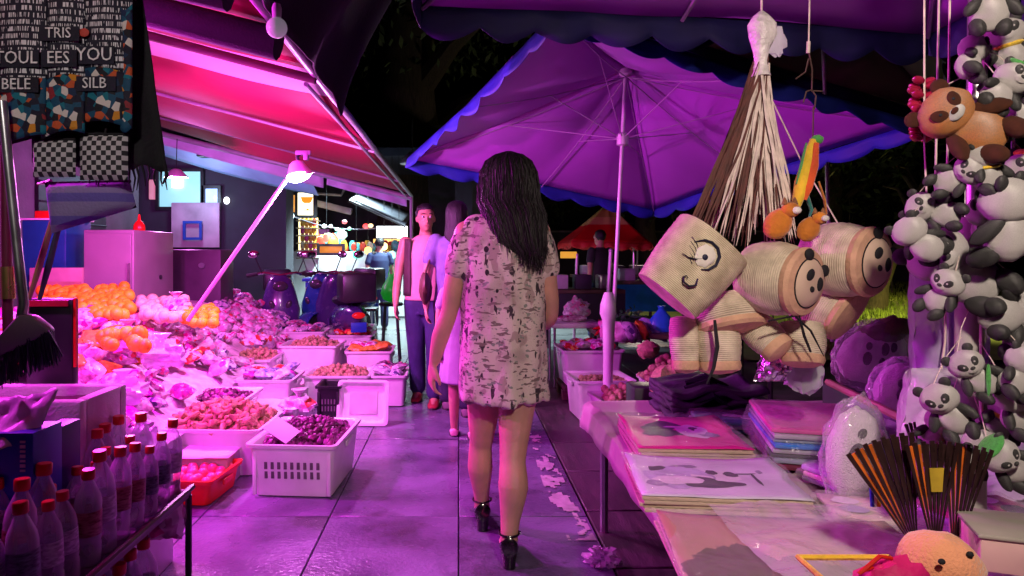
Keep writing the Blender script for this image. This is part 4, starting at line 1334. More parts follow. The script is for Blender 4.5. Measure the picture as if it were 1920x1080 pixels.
YB = 1.6
def hang_panel(px0, px1, py0, py1, Y, bulge=.012, seed=0, skew=0):
    a, b = at(px0, py1, Y), at(px1, py0, Y)
    return lambda u, v: V((a.x + (b.x - a.x) * u + skew * (1 - v), Y - bulge * math.sin(math.pi * u) + .004 * noise.noise(V((u * 4, v * 3, seed))), a.z + (b.z - a.z) * v - .012 * math.cos(u * 3.1 + seed)))


rk = thing('hanging_rail', 'dark rail above the view from which the printed bags hang', 'rail', at(120, -40, YB + .05))
build(MB().tube([at(-330, -42, YB + .07), at(330, -42, YB + .07)], .012, 8), 'rail', dark_metal, rk)
for px in (-250, 300):
    q = at(px, -42, YB + .07)
    build(MB().tube([q, V((q.x, q.y, 2.2))], .006, 6), 'hanger', dark_metal, rk)
cols = [(-4, 88, 0, 262, 1.600, [('TOUL', 113, .041), ('BELE', 162, .036)], 'leftmost printed navy bag reading TOUL and BELE'),
        (80, 160, -6, 256, 1.608, [('TRIS', 67, .034), ('EES', 113, .040)], 'middle printed navy bag reading TRIS and EES'),
        (150, 248, -10, 238, 1.616, [('YOU', 107, .043), ('SILB', 160, .035)], 'printed navy bag reading YOU and SILB with colourful side strip')]
for k, (x0, x1, y0, y1, Y, words, lab) in enumerate(cols):
    t = thing('cloth_bag', lab, 'bag', at((x0 + x1) / 2, y1, Y), 'printed bags on the hanging rail')
    f = hang_panel(x0, x1, y0 - 30, y1, Y, seed=k)
    fb_ = hang_panel(x0, x1, y0 - 30, y1, Y + .03, -.012, seed=k)
    # front panel: print above, patchwork hem below
    split = .36
    build(MB().sheet(lambda u, v: f(u, split + (1 - split) * v), 16, 24), 'front_panel', glyph if True else navy_cloth, t, solid=.003)
    build(MB().sheet(lambda u, v: f(u, split * v) + V((0, -.002, 0)), 16, 12), 'patchwork_hem', patch_m, t, solid=.003)
    build(MB().sheet(lambda u, v: fb_(u, v), 10, 10), 'back_panel', black_cloth, t, solid=.003)
    for w, py, size in words:
        p = at((x0 + x1) / 2 - (14 if k == 2 else 2), py, Y) + V((0, -.0195, 0))
        wd = size * len(w) * .62
        build(MB().box(p + V((0, .004, 0)), (min(wd * 1.1, .1), .0015, size * .98)), 'print_band', navy_cloth, t)
        text_mesh(w, size, p, ink_m, t, sx=.92)
    if k == 2:
        build(MB().sheet(lambda u, v: hang_panel(226, 248, 10, 240, Y - .006, .002, 5)(u, v), 4, 20), 'side_strip', patch_m, t, solid=.003)
        p = at(166, 66, Y) + V((0, -.0195, 0))
        build(MB().ell(p, (.012, .002, .010), n=10, m=6), 'red_motif', mat('red_cloth_ink', (.5, .06, .04), .7), t)
    for px in (x0 + 22, x1 - 22):
        build(MB().tube([at(px, y0 - 28, Y + .01), at(px, -44, YB + .055)], .006, 6, flat=.4), 'strap', black_cloth, t)
# black fringed shawl behind them
t = thing('black_shawl', 'black fringed shawl hanging behind the printed bags', 'shawl', at(265, 330, 1.66))
def shawl(u, v):
    a, b = at(60, 305, 1.665), at(278, -60, 1.665)
    xl = a.x; xr = at(250 + 58 * (1 - v) ** .8, 0, 1.665).x
    return V((xl + (xr - xl) * u, 1.665 + .012 * math.sin(u * 21) + .006 * noise.noise(V((u * 7, v * 4, 0))), a.z + (b.z - a.z) * v - .015 * u * (1 - v) + .006 * math.sin(u * 31) * (1 - v)))
build(MB().sheet(shawl, 50, 24), 'cloth', black_cloth, t, solid=.004)
for k in range(16):
    p = shawl(.42 + .58 * k / 15, 0)
    build(MB().tube([p, p + V((rnd.uniform(-.006, .006), 0, -.02)), p + V((rnd.uniform(-.01, .01), 0, -.035 - .02 * rnd.random()))], [.003, .0025, .001], 5), 'tassel', black_cloth, t)
build(MB().tube([at(300, 250, 1.66), at(308, 300, 1.66), at(313, 330, 1.66), at(305, 345, 1.66)], [.004, .003, .005, .002], 6), 'cord', black_cloth, t)

# checked woven purses
check_m = mat('check_weave', (.4, .4, .4), .7, bump=.2, bscale=100)
_nt2 = check_m.node_tree
_tc = _nt2.nodes.new('ShaderNodeTexCoord'); _ck = _nt2.nodes.new('ShaderNodeTexChecker')
_mpp = _nt2.nodes.new('ShaderNodeMapping'); _mpp.inputs['Scale'].default_value = (1, 0, 1); _mpp.inputs['Location'].default_value = (0, .33, 0)
_ck.inputs['Scale'].default_value = 88; _ck.inputs['Color1'].default_value = (.55, .52, .54, 1); _ck.inputs['Color2'].default_value = (.02, .02, .025, 1)
_nt2.links.new(_tc.outputs['Object'], _mpp.inputs[0]); _nt2.links.new(_mpp.outputs[0], _ck.inputs['Vector']); _nt2.links.new(_ck.outputs[0], bsdf(check_m).inputs['Base Color'])
for k, (x0, x1, y0, y1, lab) in enumerate(((62, 142, 262, 332, 'black and white checked purse hanging lower left of its pair'), (150, 240, 252, 338, 'black and white checked purse hanging nearer the shawl'))):
    Y = 1.625
    t = thing('checked_purse', lab, 'purse', at((x0 + x1) / 2, y1, Y), 'checked purses under the printed bags')
    a, b = at(x0, y1, Y), at(x1, y0, Y)
    def pf(u, v, sgn):
        e = (1 - abs(2 * u - 1) ** 4) * (1 - abs(2 * v - 1) ** 4)
        return V((a.x + (b.x - a.x) * u, Y + sgn * .014 * max(0, e) ** .6, a.z + (b.z - a.z) * v))
    m = MB().sheet(lambda u, v: pf(u, v, -1), 12, 10); m.sheet(lambda u, v: pf(u, v, 1), 12, 10)
    build(m, 'pouch', check_m, t)
    build(MB().tube([V((a.x, Y, b.z)), V((b.x, Y, b.z))], .004, 6), 'zip_edge', black_cloth, t)
    build(MB().tube([V(((a.x + b.x) / 2, Y + .004, b.z)), V(((a.x + b.x) / 2, Y + .03, b.z + .07))], .003, 5), 'loop', black_cloth, t)
# lavender striped pouch, tilted
lav = mat('lavender_stripe_cloth', (.4, .35, .6), .8, bump=.3, bscale=150)
bands(lav, 2, .055, [(0, '#8f7fb0'), (.42, '#6a5cae'), (.80, '#8f7fb0')])
t = thing('striped_pouch', 'lavender striped cloth pouch hanging tilted under the checked purses', 'pouch', at(165, 440, 1.68))
def lv(u, v, sgn):
    p = at(84 + 160 * u + 12 * (1 - v), 438 - 95 * v - 52 * u * (1 - v) * .9 - 2 * u, 1.68)
    e = max(0, (1 - abs(2 * u - 1) ** 4) * (1 - abs(2 * v - 1) ** 4))
    p.y += sgn * .03 * e ** .5
    return p
m = MB().sheet(lambda u, v: lv(u, v, -1), 14, 10); m.sheet(lambda u, v: lv(u, v, 1), 14, 10)
build(m, 'pouch', lav, t)
build(MB().tube([at(85, 344, 1.68), at(245, 340, 1.68)], .004, 6), 'zip_edge', black_cloth, t)
build(MB().tube([at(70, 345, 1.69), at(95, 340, 1.68), at(90, 348, 1.68)], [.002, .006, .003], 6), 'pink_ribbon', pk_m['magenta'], t)

# ---- broom with metal handle and a pair of tool handles
t = thing('broom', 'broom with grey fan head and dark bristles hanging head down', 'broom', at(50, 720, 1.55))
hp_ = [at(4, 190, 1.56), at(18, 330, 1.56), at(34, 480, 1.56), at(44, 570, 1.55), at(40, 600, 1.55), at(22, 628, 1.55), at(0, 650, 1.55), at(-30, 672, 1.55)]
build(MB().tube(hp_, [.0105, .0105, .0105, .011, .012, .013, .013, .012], 12), 'handle', grey_metal, t)
grey_head = mat('grey_broom_plastic', (.32, .30, .33), .45, var=.15)
hm = []
for u in [k / 12 for k in range(13)]:
    a_ = R(100 - 128 * u)
hd = [at(40, 588, 1.55), at(66, 592, 1.55), at(92, 612, 1.55), at(98, 622, 1.55), at(50, 646, 1.55), at(-10, 672, 1.55), at(-40, 668, 1.55), at(0, 632, 1.55)]
build(MB().poly([p + V((0, -.014, 0)) for p in hd], (0, .032, 0)), 'head', grey_head, t, bevel=.006)
bri = MB()
for k in range(190):
    u = rnd.random()
    p = at(-40 + 138 * u, 672 - 50 * u, 1.55) + V((0, rnd.uniform(-.013, .015), .004))
    q = at(-44 + 156 * u, 742 - 66 * u, 1.55) + V((rnd.uniform(-.004, .004), rnd.uniform(-.02, .022), rnd.uniform(-.008, .008)))
    bri.tube([p, (p + q) / 2 + V((rnd.uniform(-.002, .002), 0, 0)), q], [.0022, .002, .0012], 4)
tag(build(bri, 'bristles', mat('navy_bristle', (.045, .04, .09), .5, var=.4), t), kind='stuff')
t = thing('mop_handle', 'dark red mop handle standing behind the broom', 'mop', at(8, 640, 1.68))
build(MB().tube([at(10, 160, 1.7), at(12, 420, 1.7), at(16, 700, 1.7)], .012, 10), 'handle', mat('dark_red_lacquer', (.16, .02, .06), .35, var=.2), t)
build(MB().tube([at(14, 500, 1.69), at(16, 560, 1.69)], .016, 10), 'sleeve', mat('brass', (.6, .42, .15), .3, metal=.8), t)
for k, (x0, y0, x1, y1, cc, lab) in enumerate(((98, 440, 55, 560, (.45, .22, .12), 'thin brown tool handle slanting below the striped pouch'), (112, 444, 74, 562, (.07, .08, .12), 'dark flat tool handle slanting beside the brown one'))):
    t = thing('tool_handle', lab, 'tool', at(x1, y1, 1.72))
    build(MB().tube([at(x0, y0 - 26, 1.72), at((x0 + x1) / 2 - 3, (y0 + y1) / 2, 1.73), at(x1, y1, 1.74)], [.008, .01, .006], 8, flat=.6), 'grip', mat('tool_%d' % k, cc, .35, var=.2), t)
    build(MB().tube([at(x0, y0 - 26, 1.72), at(x0 + 4, y0 - 60, 1.70)], .002, 5), 'cord', black_plastic, t)

# ---- black display panel with red edge, styrofoam box, pale bag, blue cartons
t = thing('display_box', 'black display box with a red edge strip behind the broom', 'box', at(95, 720, 2.3))
a, b = at(48, 722, 2.3), at(136, 560, 2.3)
build(MB().box(((a.x + b.x) / 2, 2.32, (a.z + b.z) / 2), (b.x - a.x, .04, b.z - a.z)), 'box', black_plastic, t, bevel=.006)
build(MB().box((b.x + .004, 2.31, (a.z + b.z) / 2 + .03), (.008, .012, (b.z - a.z) * .8)), 'edge_strip', crate_red, t)
build(MB().box(((a.x + b.x) / 2, 2.292, b.z - .015), (b.x - a.x - .02, .006, .02)), 'top_label', mat('dark_red_print', (.25, .01, .02), .4), t)

foam = mat('styrofoam', (.6, .6, .6), .7, var=.06, scale=40, bump=.25, bscale=120)
t = thing('foam_box', 'white styrofoam box with a dark sheet inside beside the bottles', 'box', (-1.36, 2.12, .52))
for (c_, s_) in (((-1.36, 2.00, .66), (.56, .04, .28)), ((-1.10, 2.12, .66), (.04, .20, .28)), ((-1.36, 2.24, .66), (.56, .04, .28)), ((-1.62, 2.12, .66), (.04, .20, .28))):
    build(MB().box(c_, s_), 'wall', foam, t, bevel=.01)
build(MB().box((-1.36, 2.12, .535), (.47, .19, .03)), 'floor_panel', foam, t)
build(MB().sheet(lambda u, v: V((-1.59 + .465 * u, 2.025 + .19 * v, .765 + .012 * noise.noise(V((u * 4, v * 4, 3))))), 14, 14), 'dark_sheet', mat('brown_board', (.09, .06, .06), .7, var=.25), t, solid=.006)
t = thing('plinth_board', 'pink lit white board standing under the styrofoam box', 'board', (-1.3, 2.25, 0))
build(MB().box((-1.36, 2.38, .26), (.54, .22, .516)), 'board', crate_white, t, bevel=.008)
build(MB().box((-1.087, 2.38, .26), (.006, .2, .46)), 'side_panel', crate_white, t)
t = thing('pale_bag', 'limp pale green plastic bag slumped on the styrofoam box corner', 'bag', at(40, 790, 1.75))
def pbag(u, v):
    p = at(-40 + 150 * u, 748 + 62 * v - 18 * u * (1 - v), 1.75)
    return p + V((0, -.10 * v - .05 * (1 - (2 * u - 1) ** 2) + .02 * noise.noise(V((u * 6, v * 3, 1))), .012 * noise.noise(V((u * 9, v * 5, 2)))))
build(MB().sheet(pbag, 26, 14), 'bag', mat('pale_green_plastic', (.55, .68, .58), .35, var=.15, bump=.5, bscale=12), t, solid=.003)
blue_card = mat('blue_carton', (.015, .06, .40), .45, var=.15, scale=5)
for k, (x0, x1, y0, y1, Y, lab) in enumerate(((-60, 62, 812, 958, 1.62, 'bright blue drinks carton at the frame edge under the pale bag'), (64, 102, 806, 935, 1.72, 'navy drinks carton with pale panel beside the bright blue carton'))):
    a, b = at(x0, y1, Y), at(x1, y0, Y)
    t = thing('carton', lab, 'carton', V(((a.x + b.x) / 2, Y, a.z)))
    build(MB().box(((a.x + b.x) / 2, Y + .06, (a.z + b.z) / 2), (b.x - a.x, .12, b.z - a.z)), 'box', blue_card if k == 0 else mat('navy_carton', (.02, .025, .14), .45), t, bevel=.003)
    if k == 0:
        for q in range(7):
            p = at(44, 828 + q * 9, Y) + V((0, -.003, 0))
            build(MB().box(p, (.012, .002, .0075 if q % 2 else .005)), 'print_stroke', mat('pale_ink', (.5, .5, .6), .6), t)
    else:
        build(MB().poly([at(66, 812, Y) + V((0, -.004, 0)), at(100, 808, Y) + V((0, -.004, 0)), at(94, 850, Y) + V((0, -.004, 0)), at(70, 862, Y) + V((0, -.004, 0))], (0, .003, 0)), 'pale_panel', mat('mauve_panel', (.4, .3, .35), .5), t)

# ---- bottle shelf
t = thing('bottle_shelf', 'low dark metal shelf holding water bottles at the lower left', 'shelf', (-1.1, 1.75, 0))
build(MB().box((-1.14, 1.82, .455), (.56, .82, .02)), 'shelf_board', mat('shelf_grey', (.16, .13, .15), .5), t)
build(MB().box((-1.14, 1.82, .115), (.56, .82, .02)), 'shelf_board', mat('shelf_grey', (.16, .13, .15), .5), t)
build(MB().tube([(-.86, 1.38, .47), (-.86, 2.24, .47)], .01, 8), 'edge_bar', black_plastic, t)
for x in (-1.40, -.865):
    for y in (1.42, 2.22):
        build(MB().tube([(x, y, .0), (x, y, .45)], .011, 8), 'leg', black_plastic, t)
water = film('bottle_plastic', (.82, .84, .88), .22, .06, 30, .15)
cap_m = mat('red_cap', (.5, .012, .01), .35, var=.1)
lab_ms = [mat('bottle_label_white', (.5, .48, .52), .35, var=.5, scale=60, stretch=(1, 1, 3)), mat('bottle_label_red', (.34, .015, .03), .35, var=.6, scale=60, col2=(.5, .2, .2), stretch=(1, 1, 3)), mat('bottle_label_navy', (.02, .04, .08), .35, var=.6, scale=60, col2=(.2, .25, .3), stretch=(1, 1, 3))]
prof = [(.026, 0), (.031, .006), (.031, .05), (.029, .056), (.031, .062), (.031, .15), (.028, .17), (.015, .20), (.0125, .205), (.0125, .222)]
PROTO = []
for k in range(3):
    t = thing('water_bottle', '', 'bottle')
    build(MB().lathe(prof, (0, 0, 0), 16), 'bottle', water, t)
    build(MB().lathe([(.0145, .21), (.0155, .212), (.0155, .232), (.014, .234)], (0, 0, 0), 14), 'cap', cap_m, t)
    build(MB().lathe([(.0316, .075), (.0318, .076), (.0318, .135), (.0316, .136)], (0, 0, 0), 18, caps=False), 'label_band', lab_ms[k], t)
    PROTO.append(t)
first = [True] * 3
r_ = random.Random(4)
for zl, where in ((.466, 'upper'), (.127, 'lower')):
    for i in range(6):
        for j in range(10):
            X, Y = -.905 - .078 * i + r_.uniform(-.006, .006), 1.46 + .078 * j + r_.uniform(-.006, .006)
            if where == 'lower' and (i > 1 or j > 7): continue
            if where == 'upper' and (i > 4 or (i > 2 and j > 6)): continue
            k = r_.choice((0, 0, 1, 2, 0))
            o = PROTO[k] if first[k] else dup(PROTO[k])
            first[k] = False
            o.location = (X, Y, zl); o.rotation_euler = (r_.uniform(-.06, .06), r_.uniform(-.06, .06), r_.uniform(0, 6)); s = r_.uniform(.82, 1.16) if where == 'upper' else 1.15; o.scale = (s, s, s)
            nm = ('white', 'red', 'navy')[k]
            o['label'] = f'clear water bottle with red cap and {nm} label on the {where} shelf'
            o['group'] = f'{nm} label bottles on the {where} shelf'
# plastic bags hooked on the shelf end
for k, (x0, x1, y0, y1, Y, mm, lab) in enumerate(((268, 342, 902, 1010, 2.16, pk_m['pink'], 'pink plastic bag hooked over the far end of the bottle shelf'), (235, 300, 800, 880, 2.3, clear_film_dense, 'crumpled clear bag of packets above the water bottles'))):
    t = thing('plastic_bag', lab, 'bag', at((x0 + x1) / 2, y1, Y))
    def pb_(u, v, sgn):
        p = at(x0 + (x1 - x0) * (u + .06 * math.sin(v * 5)), y1 + (y0 - y1) * v, Y)
        e = max(0, (1 - abs(2 * u - 1) ** 3) * (1 - abs(2 * v - 1) ** 4))
        return p + V((.006 * noise.noise(V((u * 5, v * 5, sgn))), sgn * .045 * e ** .5 + .02 * noise.noise(V((u * 4, v * 6, k))), .01 * noise.noise(V((u * 6, 3, v)))))
    m = MB().sheet(lambda u, v: pb_(u, v, -1), 16, 16); m.sheet(lambda u, v: pb_(u, v, 1), 16, 16)
    build(m, 'bag', mm, t)
    c_ = at((x0 + x1) / 2, y0, Y)
    build(MB().tube([c_ + V((-.02, 0, -.005)), c_ + V((0, 0, .045)), c_ + V((.02, 0, -.005))], .003, 5), 'handle', mm, t)
for k in range(10):
    px, py = 215 + 13 * (k % 5) + rnd.uniform(-5, 5), 800 + 22 * (k // 5)
    item(POUCH[['white', 'lilac', 'pink', 'dark'][k % 4]], 'pouch', at(px, py, 2.62), 'small shiny pouch piled above the water bottles', 'pouch', 'pouches above the bottles', .55, None)
lw = thing('pouch_rack', 'low white rack carrying shiny pouches above the water bottles', 'rack', at(240, 850, 2.65))
a = at(240, 838, 2.65)
build(MB().box((a.x, 2.66, a.z / 2), (.26, .2, a.z)), 'body', crate_white, lw, bevel=.008)
build(MB().box((a.x, 2.555, a.z - .03), (.26, .012, .05)), 'lip', crate_white, lw, bevel=.003)
# black crate round the nearest bottles
bin_thing('black_crate', 'black slotted crate holding the nearest water bottles on the shelf', 'crate', -1.14, 1.577, .4665, .27, .335, .105, black_plastic, 0, slots=7)
# ================================================================== RIGHT STALL: SOUVENIR TABLE
TZ = .545
cloth_m = mat('table_plastic_cloth', (.50, .42, .40), .45, var=.2, scale=3, bump=.35, bscale=9)
t = thing('souvenir_table', 'long low table under a crumpled plastic cloth along the lane', 'table', (1.2, 2.1, 0))
build(MB().box((1.22, 2.12, TZ - .025), (1.28, 2.05, .03)), 'tabletop', wood_m, t, bevel=.006)
for x in (.64, 1.80):
    for y in (1.2, 3.05):
        build(MB().tube([(x, y, .001), (x, y, TZ - .04)], .018, 8), 'leg', grey_metal, t)
def tcl(u, v):
    X, Y = .50 + 1.42 * u, 1.05 + 2.12 * v
    z = TZ + .004 + .008 * noise.noise(V((X * 3, Y * 3, 0)))
    if X < .585:
        d = (.585 - X) / .085
        z -= .10 * d + .03 * d * noise.noise(V((Y * 4, 3, 0)))
        X = .575 + .012 * noise.noise(V((Y * 7, 0, 0))) - .02 * d
    return V((X, Y, z))
build(MB().sheet(tcl, 60, 60), 'cloth', cloth_m, t, solid=.003)


def art_mat(name, base, blobs, seed, scale):
    """printed picture: dark and pale blots over a flat ground"""
    m = mat(name, base, .45, var=.08, scale=4)
    nt = m.node_tree; N, L = nt.nodes, nt.links
    tc = N.new('ShaderNodeTexCoord')
    prev = None
    for k, (c, lo, hi, off) in enumerate(blobs):
        mp = N.new('ShaderNodeMapping'); mp.inputs['Location'].default_value = off; mp.inputs['Scale'].default_value = scale
        L.new(tc.outputs['Object'], mp.inputs[0])
        gr = N.new('ShaderNodeTexGradient'); gr.gradient_type = 'SPHERICAL'
        L.new(mp.outputs[0], gr.inputs[0])
        nz = N.new('ShaderNodeTexNoise'); nz.inputs['Scale'].default_value = 14; nz.inputs['Detail'].default_value = 3
        ad2 = N.new('ShaderNodeVectorMath'); ad2.operation = 'ADD'; ad2.inputs[1].default_value = (seed + k, 0, 0)
        L.new(tc.outputs['Object'], ad2.inputs[0]); L.new(ad2.outputs[0], nz.inputs['Vector'])
        ml = N.new('ShaderNodeMath'); ml.operation = 'MULTIPLY_ADD'; ml.inputs[1].default_value = .9
        L.new(nz.outputs['Fac'], ml.inputs[0]); L.new(gr.outputs['Fac'], ml.inputs[2])
        mr = N.new('ShaderNodeMapRange'); mr.inputs[1].default_value = lo + .66; mr.inputs[2].default_value = lo + .70
        L.new(ml.outputs[0], mr.inputs[0])
        mx = N.new('ShaderNodeMix'); mx.data_type = 'RGBA'
        if prev is None: mx.inputs[6].default_value = (*base, 1)
        else: L.new(prev, mx.inputs[6])
        mx.inputs[7].default_value = (*c, 1)
        L.new(mr.outputs[0], mx.inputs[0]); prev = mx.outputs[2]
    L.new(prev, bsdf(m).inputs['Base Color'])
    return m


paper_edge = mat('stacked_card_edge', (.55, .45, .33), .8, var=.3, scale=60, stretch=(1, 1, 40))


def print_stack(label, c, w, d, h, n, rz, top, z0=TZ + .012, film_on=True, shapes=()):
    t = thing('print_stack', label, 'prints', (0, 0, 0))
    r = random.Random(int(c[0] * 100))
    for k in range(n):
        build(MB().box((r.uniform(-.006, .006), r.uniform(-.006, .006), h / n * (k + .5)), (w, d, h / n * .86), r.uniform(-.02, .02)), 'sheet', paper_edge, t, bevel=.001)
    build(MB().sheet(lambda u, v: V(((u - .5) * w * 1.01, (v - .5) * d * 1.01, h + .003 + .004 * noise.noise(V((u * 3, v * 3, c[0] * 9))) + .010 * (abs(2 * u - 1) ** 4) * (v > .5))), 16, 16), 'picture', top, t, solid=.002)
    def surf(u, v):
        return h + .0046 + .004 * noise.noise(V((u * 3, v * 3, c[0] * 9))) + .010 * (abs(2 * u - 1) ** 4) * (v > .5)
    for q, (u0, v0, ru, rv, mm) in enumerate(shapes):           # brushed shapes printed on the picture
        rf = random.Random(q + int(c[0] * 1000))
        pts = []
        for a in [2 * math.pi * j / 26 for j in range(26)]:
            g = 1 + .32 * noise.noise(V((math.cos(a) * 1.7, math.sin(a) * 1.7, q * 3.1)))
            u, v = u0 + ru * g * math.cos(a), v0 + rv * g * math.sin(a)
            pts.append(V(((u - .5) * w, (v - .5) * d, surf(u, v) + .0003 * (q % 4))))
        cp = V(((u0 - .5) * w, (v0 - .5) * d, surf(u0, v0) + .0003 * (q % 4)))
        build(MB().add([cp] + pts, [(0, j + 1, (j + 1) % 26 + 1) for j in range(26)]), 'brush_mark', mm, t)
    if film_on:
        build(MB().sheet(lambda u, v: V(((u - .5) * w * 1.06, (v - .5) * d * 1.06, h + .015 + .006 * noise.noise(V((u * 7, v * 5, 1))))), 24, 24), 'plastic_sleeve', film('sleeve_film', (.94, .92, .96), .04, .09, 26, .9, .2), t)
    t.location = (c[0], c[1], z0); t.rotation_euler = (0, 0, rz)
    return t


ink_d = mat('print_black_ink', (.02, .018, .04), .6, var=.4, scale=30)
ink_g = mat('print_grey_wash', (.28, .25, .36), .6, var=.35, scale=22)
ink_w = mat('print_white', (.72, .70, .76), .6, var=.12, scale=22)
ink_l = mat('print_lilac_wash', (.46, .42, .62), .6, var=.25, scale=14)
SH1 = [(.40, .55, .24, .22, ink_d), (.62, .50, .16, .20, ink_w), (.30, .66, .09, .08, ink_d), (.66, .58, .05, .06, ink_d), (.56, .44, .04, .05, ink_d), (.24, .44, .12, .09, ink_d), (.74, .40, .10, .07, ink_g), (.45, .62, .08, .02, ink_w), (.70, .66, .03, .03, ink_d)]
SH2 = [(.32, .45, .24, .26, ink_l), (.20, .60, .09, .11, ink_d), (.40, .34, .14, .11, ink_d), (.27, .36, .15, .10, ink_w), (.55, .50, .16, .15, ink_w), (.50, .30, .17, .09, ink_d), (.64, .56, .05, .06, ink_d), (.52, .58, .04, .05, ink_d), (.60, .44, .03, .025, ink_d), (.14, .30, .08, .07, ink_g), (.78, .42, .012, .16, ink_d), (.74, .58, .07, .012, ink_d), (.84, .62, .02, .05, ink_g), (.36, .72, .10, .04, ink_g)]
art1 = art_mat('magenta_picture', (.72, .02, .30), [((.02, .02, .05), .18, .24, (.5, .0, 0)), ((.6, .6, .7), .20, .26, (-.35, .05, 0)), ((.015, .015, .04), .22, .27, (.2, .25, 0))], 3, (6.5, 8.5, 0))
art2 = art_mat('pale_panda_picture', (.66, .66, .76), [((.05, .04, .09), .17, .25, (.62, .15, 0)), ((.5, .48, .6), .2, .24, (.3, -.2, 0)), ((.06, .05, .10), .22, .28, (-.15, .35, 0)), ((.04, .03, .08), .24, .28, (.55, .5, 0))], 7, (5.4, 7.0, 0))
print_stack('stack of prints topped by a magenta picture at the table corner', (.755, 2.37), .35, .42, .055, 5, R(-4), mat('magenta_print_ground', (.72, .02, .30), .45, var=.12, scale=6), shapes=SH1)
print_stack('stack of prints topped by a pale ink panda picture', (.70, 1.93), .42, .34, .042, 4, R(-6), mat('pale_print_ground', (.64, .62, .74), .45, var=.15, scale=7), shapes=SH2)
kraft = art_mat('brown_print', (.40, .24, .15), [((.09, .055, .035), .12, .2, (.5, .3, 0)), ((.52, .34, .22), .2, .3, (-.3, -.3, 0)), ((.16, .09, .06), .2, .26, (-.1, .5, 0))], 12, (4.5, 5.5, 0))
print_stack('brown print under crumpled film nearest the camera on the table', (.72, 1.45), .52, .46, .018, 2, R(-7), kraft)
# loose plastic over the brown print
t = thing('plastic_sheet', 'crumpled clear plastic sheet lying over the brown print', 'plastic sheet', (.8, 1.5, TZ + .04))
build(MB().sheet(lambda u, v: V((.62 + .50 * u, 1.22 + .52 * v, TZ + .048 + .028 * noise.noise(V((u * 3.2, v * 2.6, 4))) + .014 * abs(noise.noise(V((u * 8, v * 7, 9)))))), 40, 40), 'sheet', film('loose_film', (.9, .84, .92), .16, .14, 14, 1.0, .34), t)

# bagged shirts
fold_ms = [mat('pink_cloth', (.62, .12, .36), .8, var=.25, bump=.2), mat('blue_cloth', (.03, .2, .55), .8, var=.2, bump=.2), mat('pale_grey_cloth', (.45, .45, .5), .8, var=.2, bump=.2), mat('dark_grey_cloth', (.08, .08, .1), .8), mat('teal_grey_cloth', (.25, .33, .36), .8), mat('maroon_cloth', (.16, .02, .05), .8)]
t = thing('shirt_stack', 'stack of folded shirts in clear bags, pink one on top', 'shirts', (1.16, 2.3, TZ + .012))
zz = TZ + .014
for k, (ci, h) in enumerate(((5, .02), (4, .018), (3, .012), (2, .018), (1, .016), (4, .012), (2, .016), (0, .016))):
    m = MB().box((1.17 + rnd.uniform(-.008, .008), 2.30 + rnd.uniform(-.008, .008), zz + h / 2), (.32, .44, h * .92), R(-14 + rnd.uniform(-2, 2)))
    build(m, 'shirt', fold_ms[ci], t, bevel=h * .35)
    zz += h
def shf(u, v):
    x, y = (u - .5) * .38, (v - .5) * .5
    c, s = math.cos(R(-14)), math.sin(R(-14))
    e = max(abs(2 * u - 1), abs(2 * v - 1))
    return V((1.17 + x * c - y * s, 2.30 + x * s + y * c, zz + .006 + .008 * noise.noise(V((u * 6, v * 6, 0))) - (.10 * max(0, e - .82) / .18)))
build(MB().sheet(shf, 30, 30), 'plastic_bag', film('shirt_film', (.92, .9, .95), .06, .10, 22, .9, .25), t)

# flat packs in glossy wrap filling the table towards the fans
pack_ms = [mat('pack_lilac', (.42, .36, .58), .5, var=.4, scale=12), mat('pack_cream', (.6, .52, .44), .5, var=.4, scale=12), mat('pack_wine', (.30, .03, .12), .5, var=.4, scale=12), mat('pack_teal', (.06, .22, .28), .5, var=.4, scale=12)]
for k, (X, Y, w_, d_, n_, rz, lab) in enumerate(((1.16, 1.98, .26, .20, 3, 20, 'lilac flat pack in glossy wrap between the shirts and panda dolls'), (1.04, 1.72, .24, .17, 2, -12, 'cream flat pack in glossy wrap beside the pale panda picture'), (1.24, 1.62, .22, .18, 4, 8, 'wine red flat pack in glossy wrap behind the fans'), (1.02, 2.62, .26, .16, 3, -8, 'teal flat pack in glossy wrap behind the shirt stack'))):
    t = thing('flat_pack', lab, 'pack', (0, 0, 0))
    for j in range(n_):
        build(MB().box((rnd.uniform(-.006, .006), rnd.uniform(-.006, .006), .009 + .017 * j), (w_, d_, .015), rnd.uniform(-.04, .04)), 'pack', pack_ms[(k + j * (j < n_ - 1)) % 4] if j < n_ - 1 else pack_ms[k], t, bevel=.004)
    zt = .017 * n_ + .002
    for q in range(4):
        cx_, cy_ = rnd.uniform(-.3, .3) * w_, rnd.uniform(-.3, .3) * d_
        pts = [V((cx_ + .14 * w_ * math.cos(a) * (1 + .4 * noise.noise(V((math.cos(a), math.sin(a), q + k)))), cy_ + .16 * d_ * math.sin(a), zt + .0006 + .0003 * q)) for a in [2 * math.pi * i_ / 16 for i_ in range(16)]]
        build(MB().add(pts, [tuple(range(16))]), 'print_mark', [ink_d, ink_w, ink_g, ink_l][(q + k) % 4], t)
    def wf(u, v):
        e = max(abs(2 * u - 1), abs(2 * v - 1))
        return V(((u - .5) * w_ * 1.16, (v - .5) * d_ * 1.18, zt + .006 + .007 * noise.noise(V((u * 7, v * 7, k))) - zt * .8 * max(0, e - .84) / .16))
    build(MB().sheet(wf, 24, 24), 'wrap', film('pack_film', (.95, .93, .97), .05, .06, 24, 1.0, .28), t)
    t.location = (X, Y, TZ + .012); t.rotation_euler = (0, 0, R(rz))

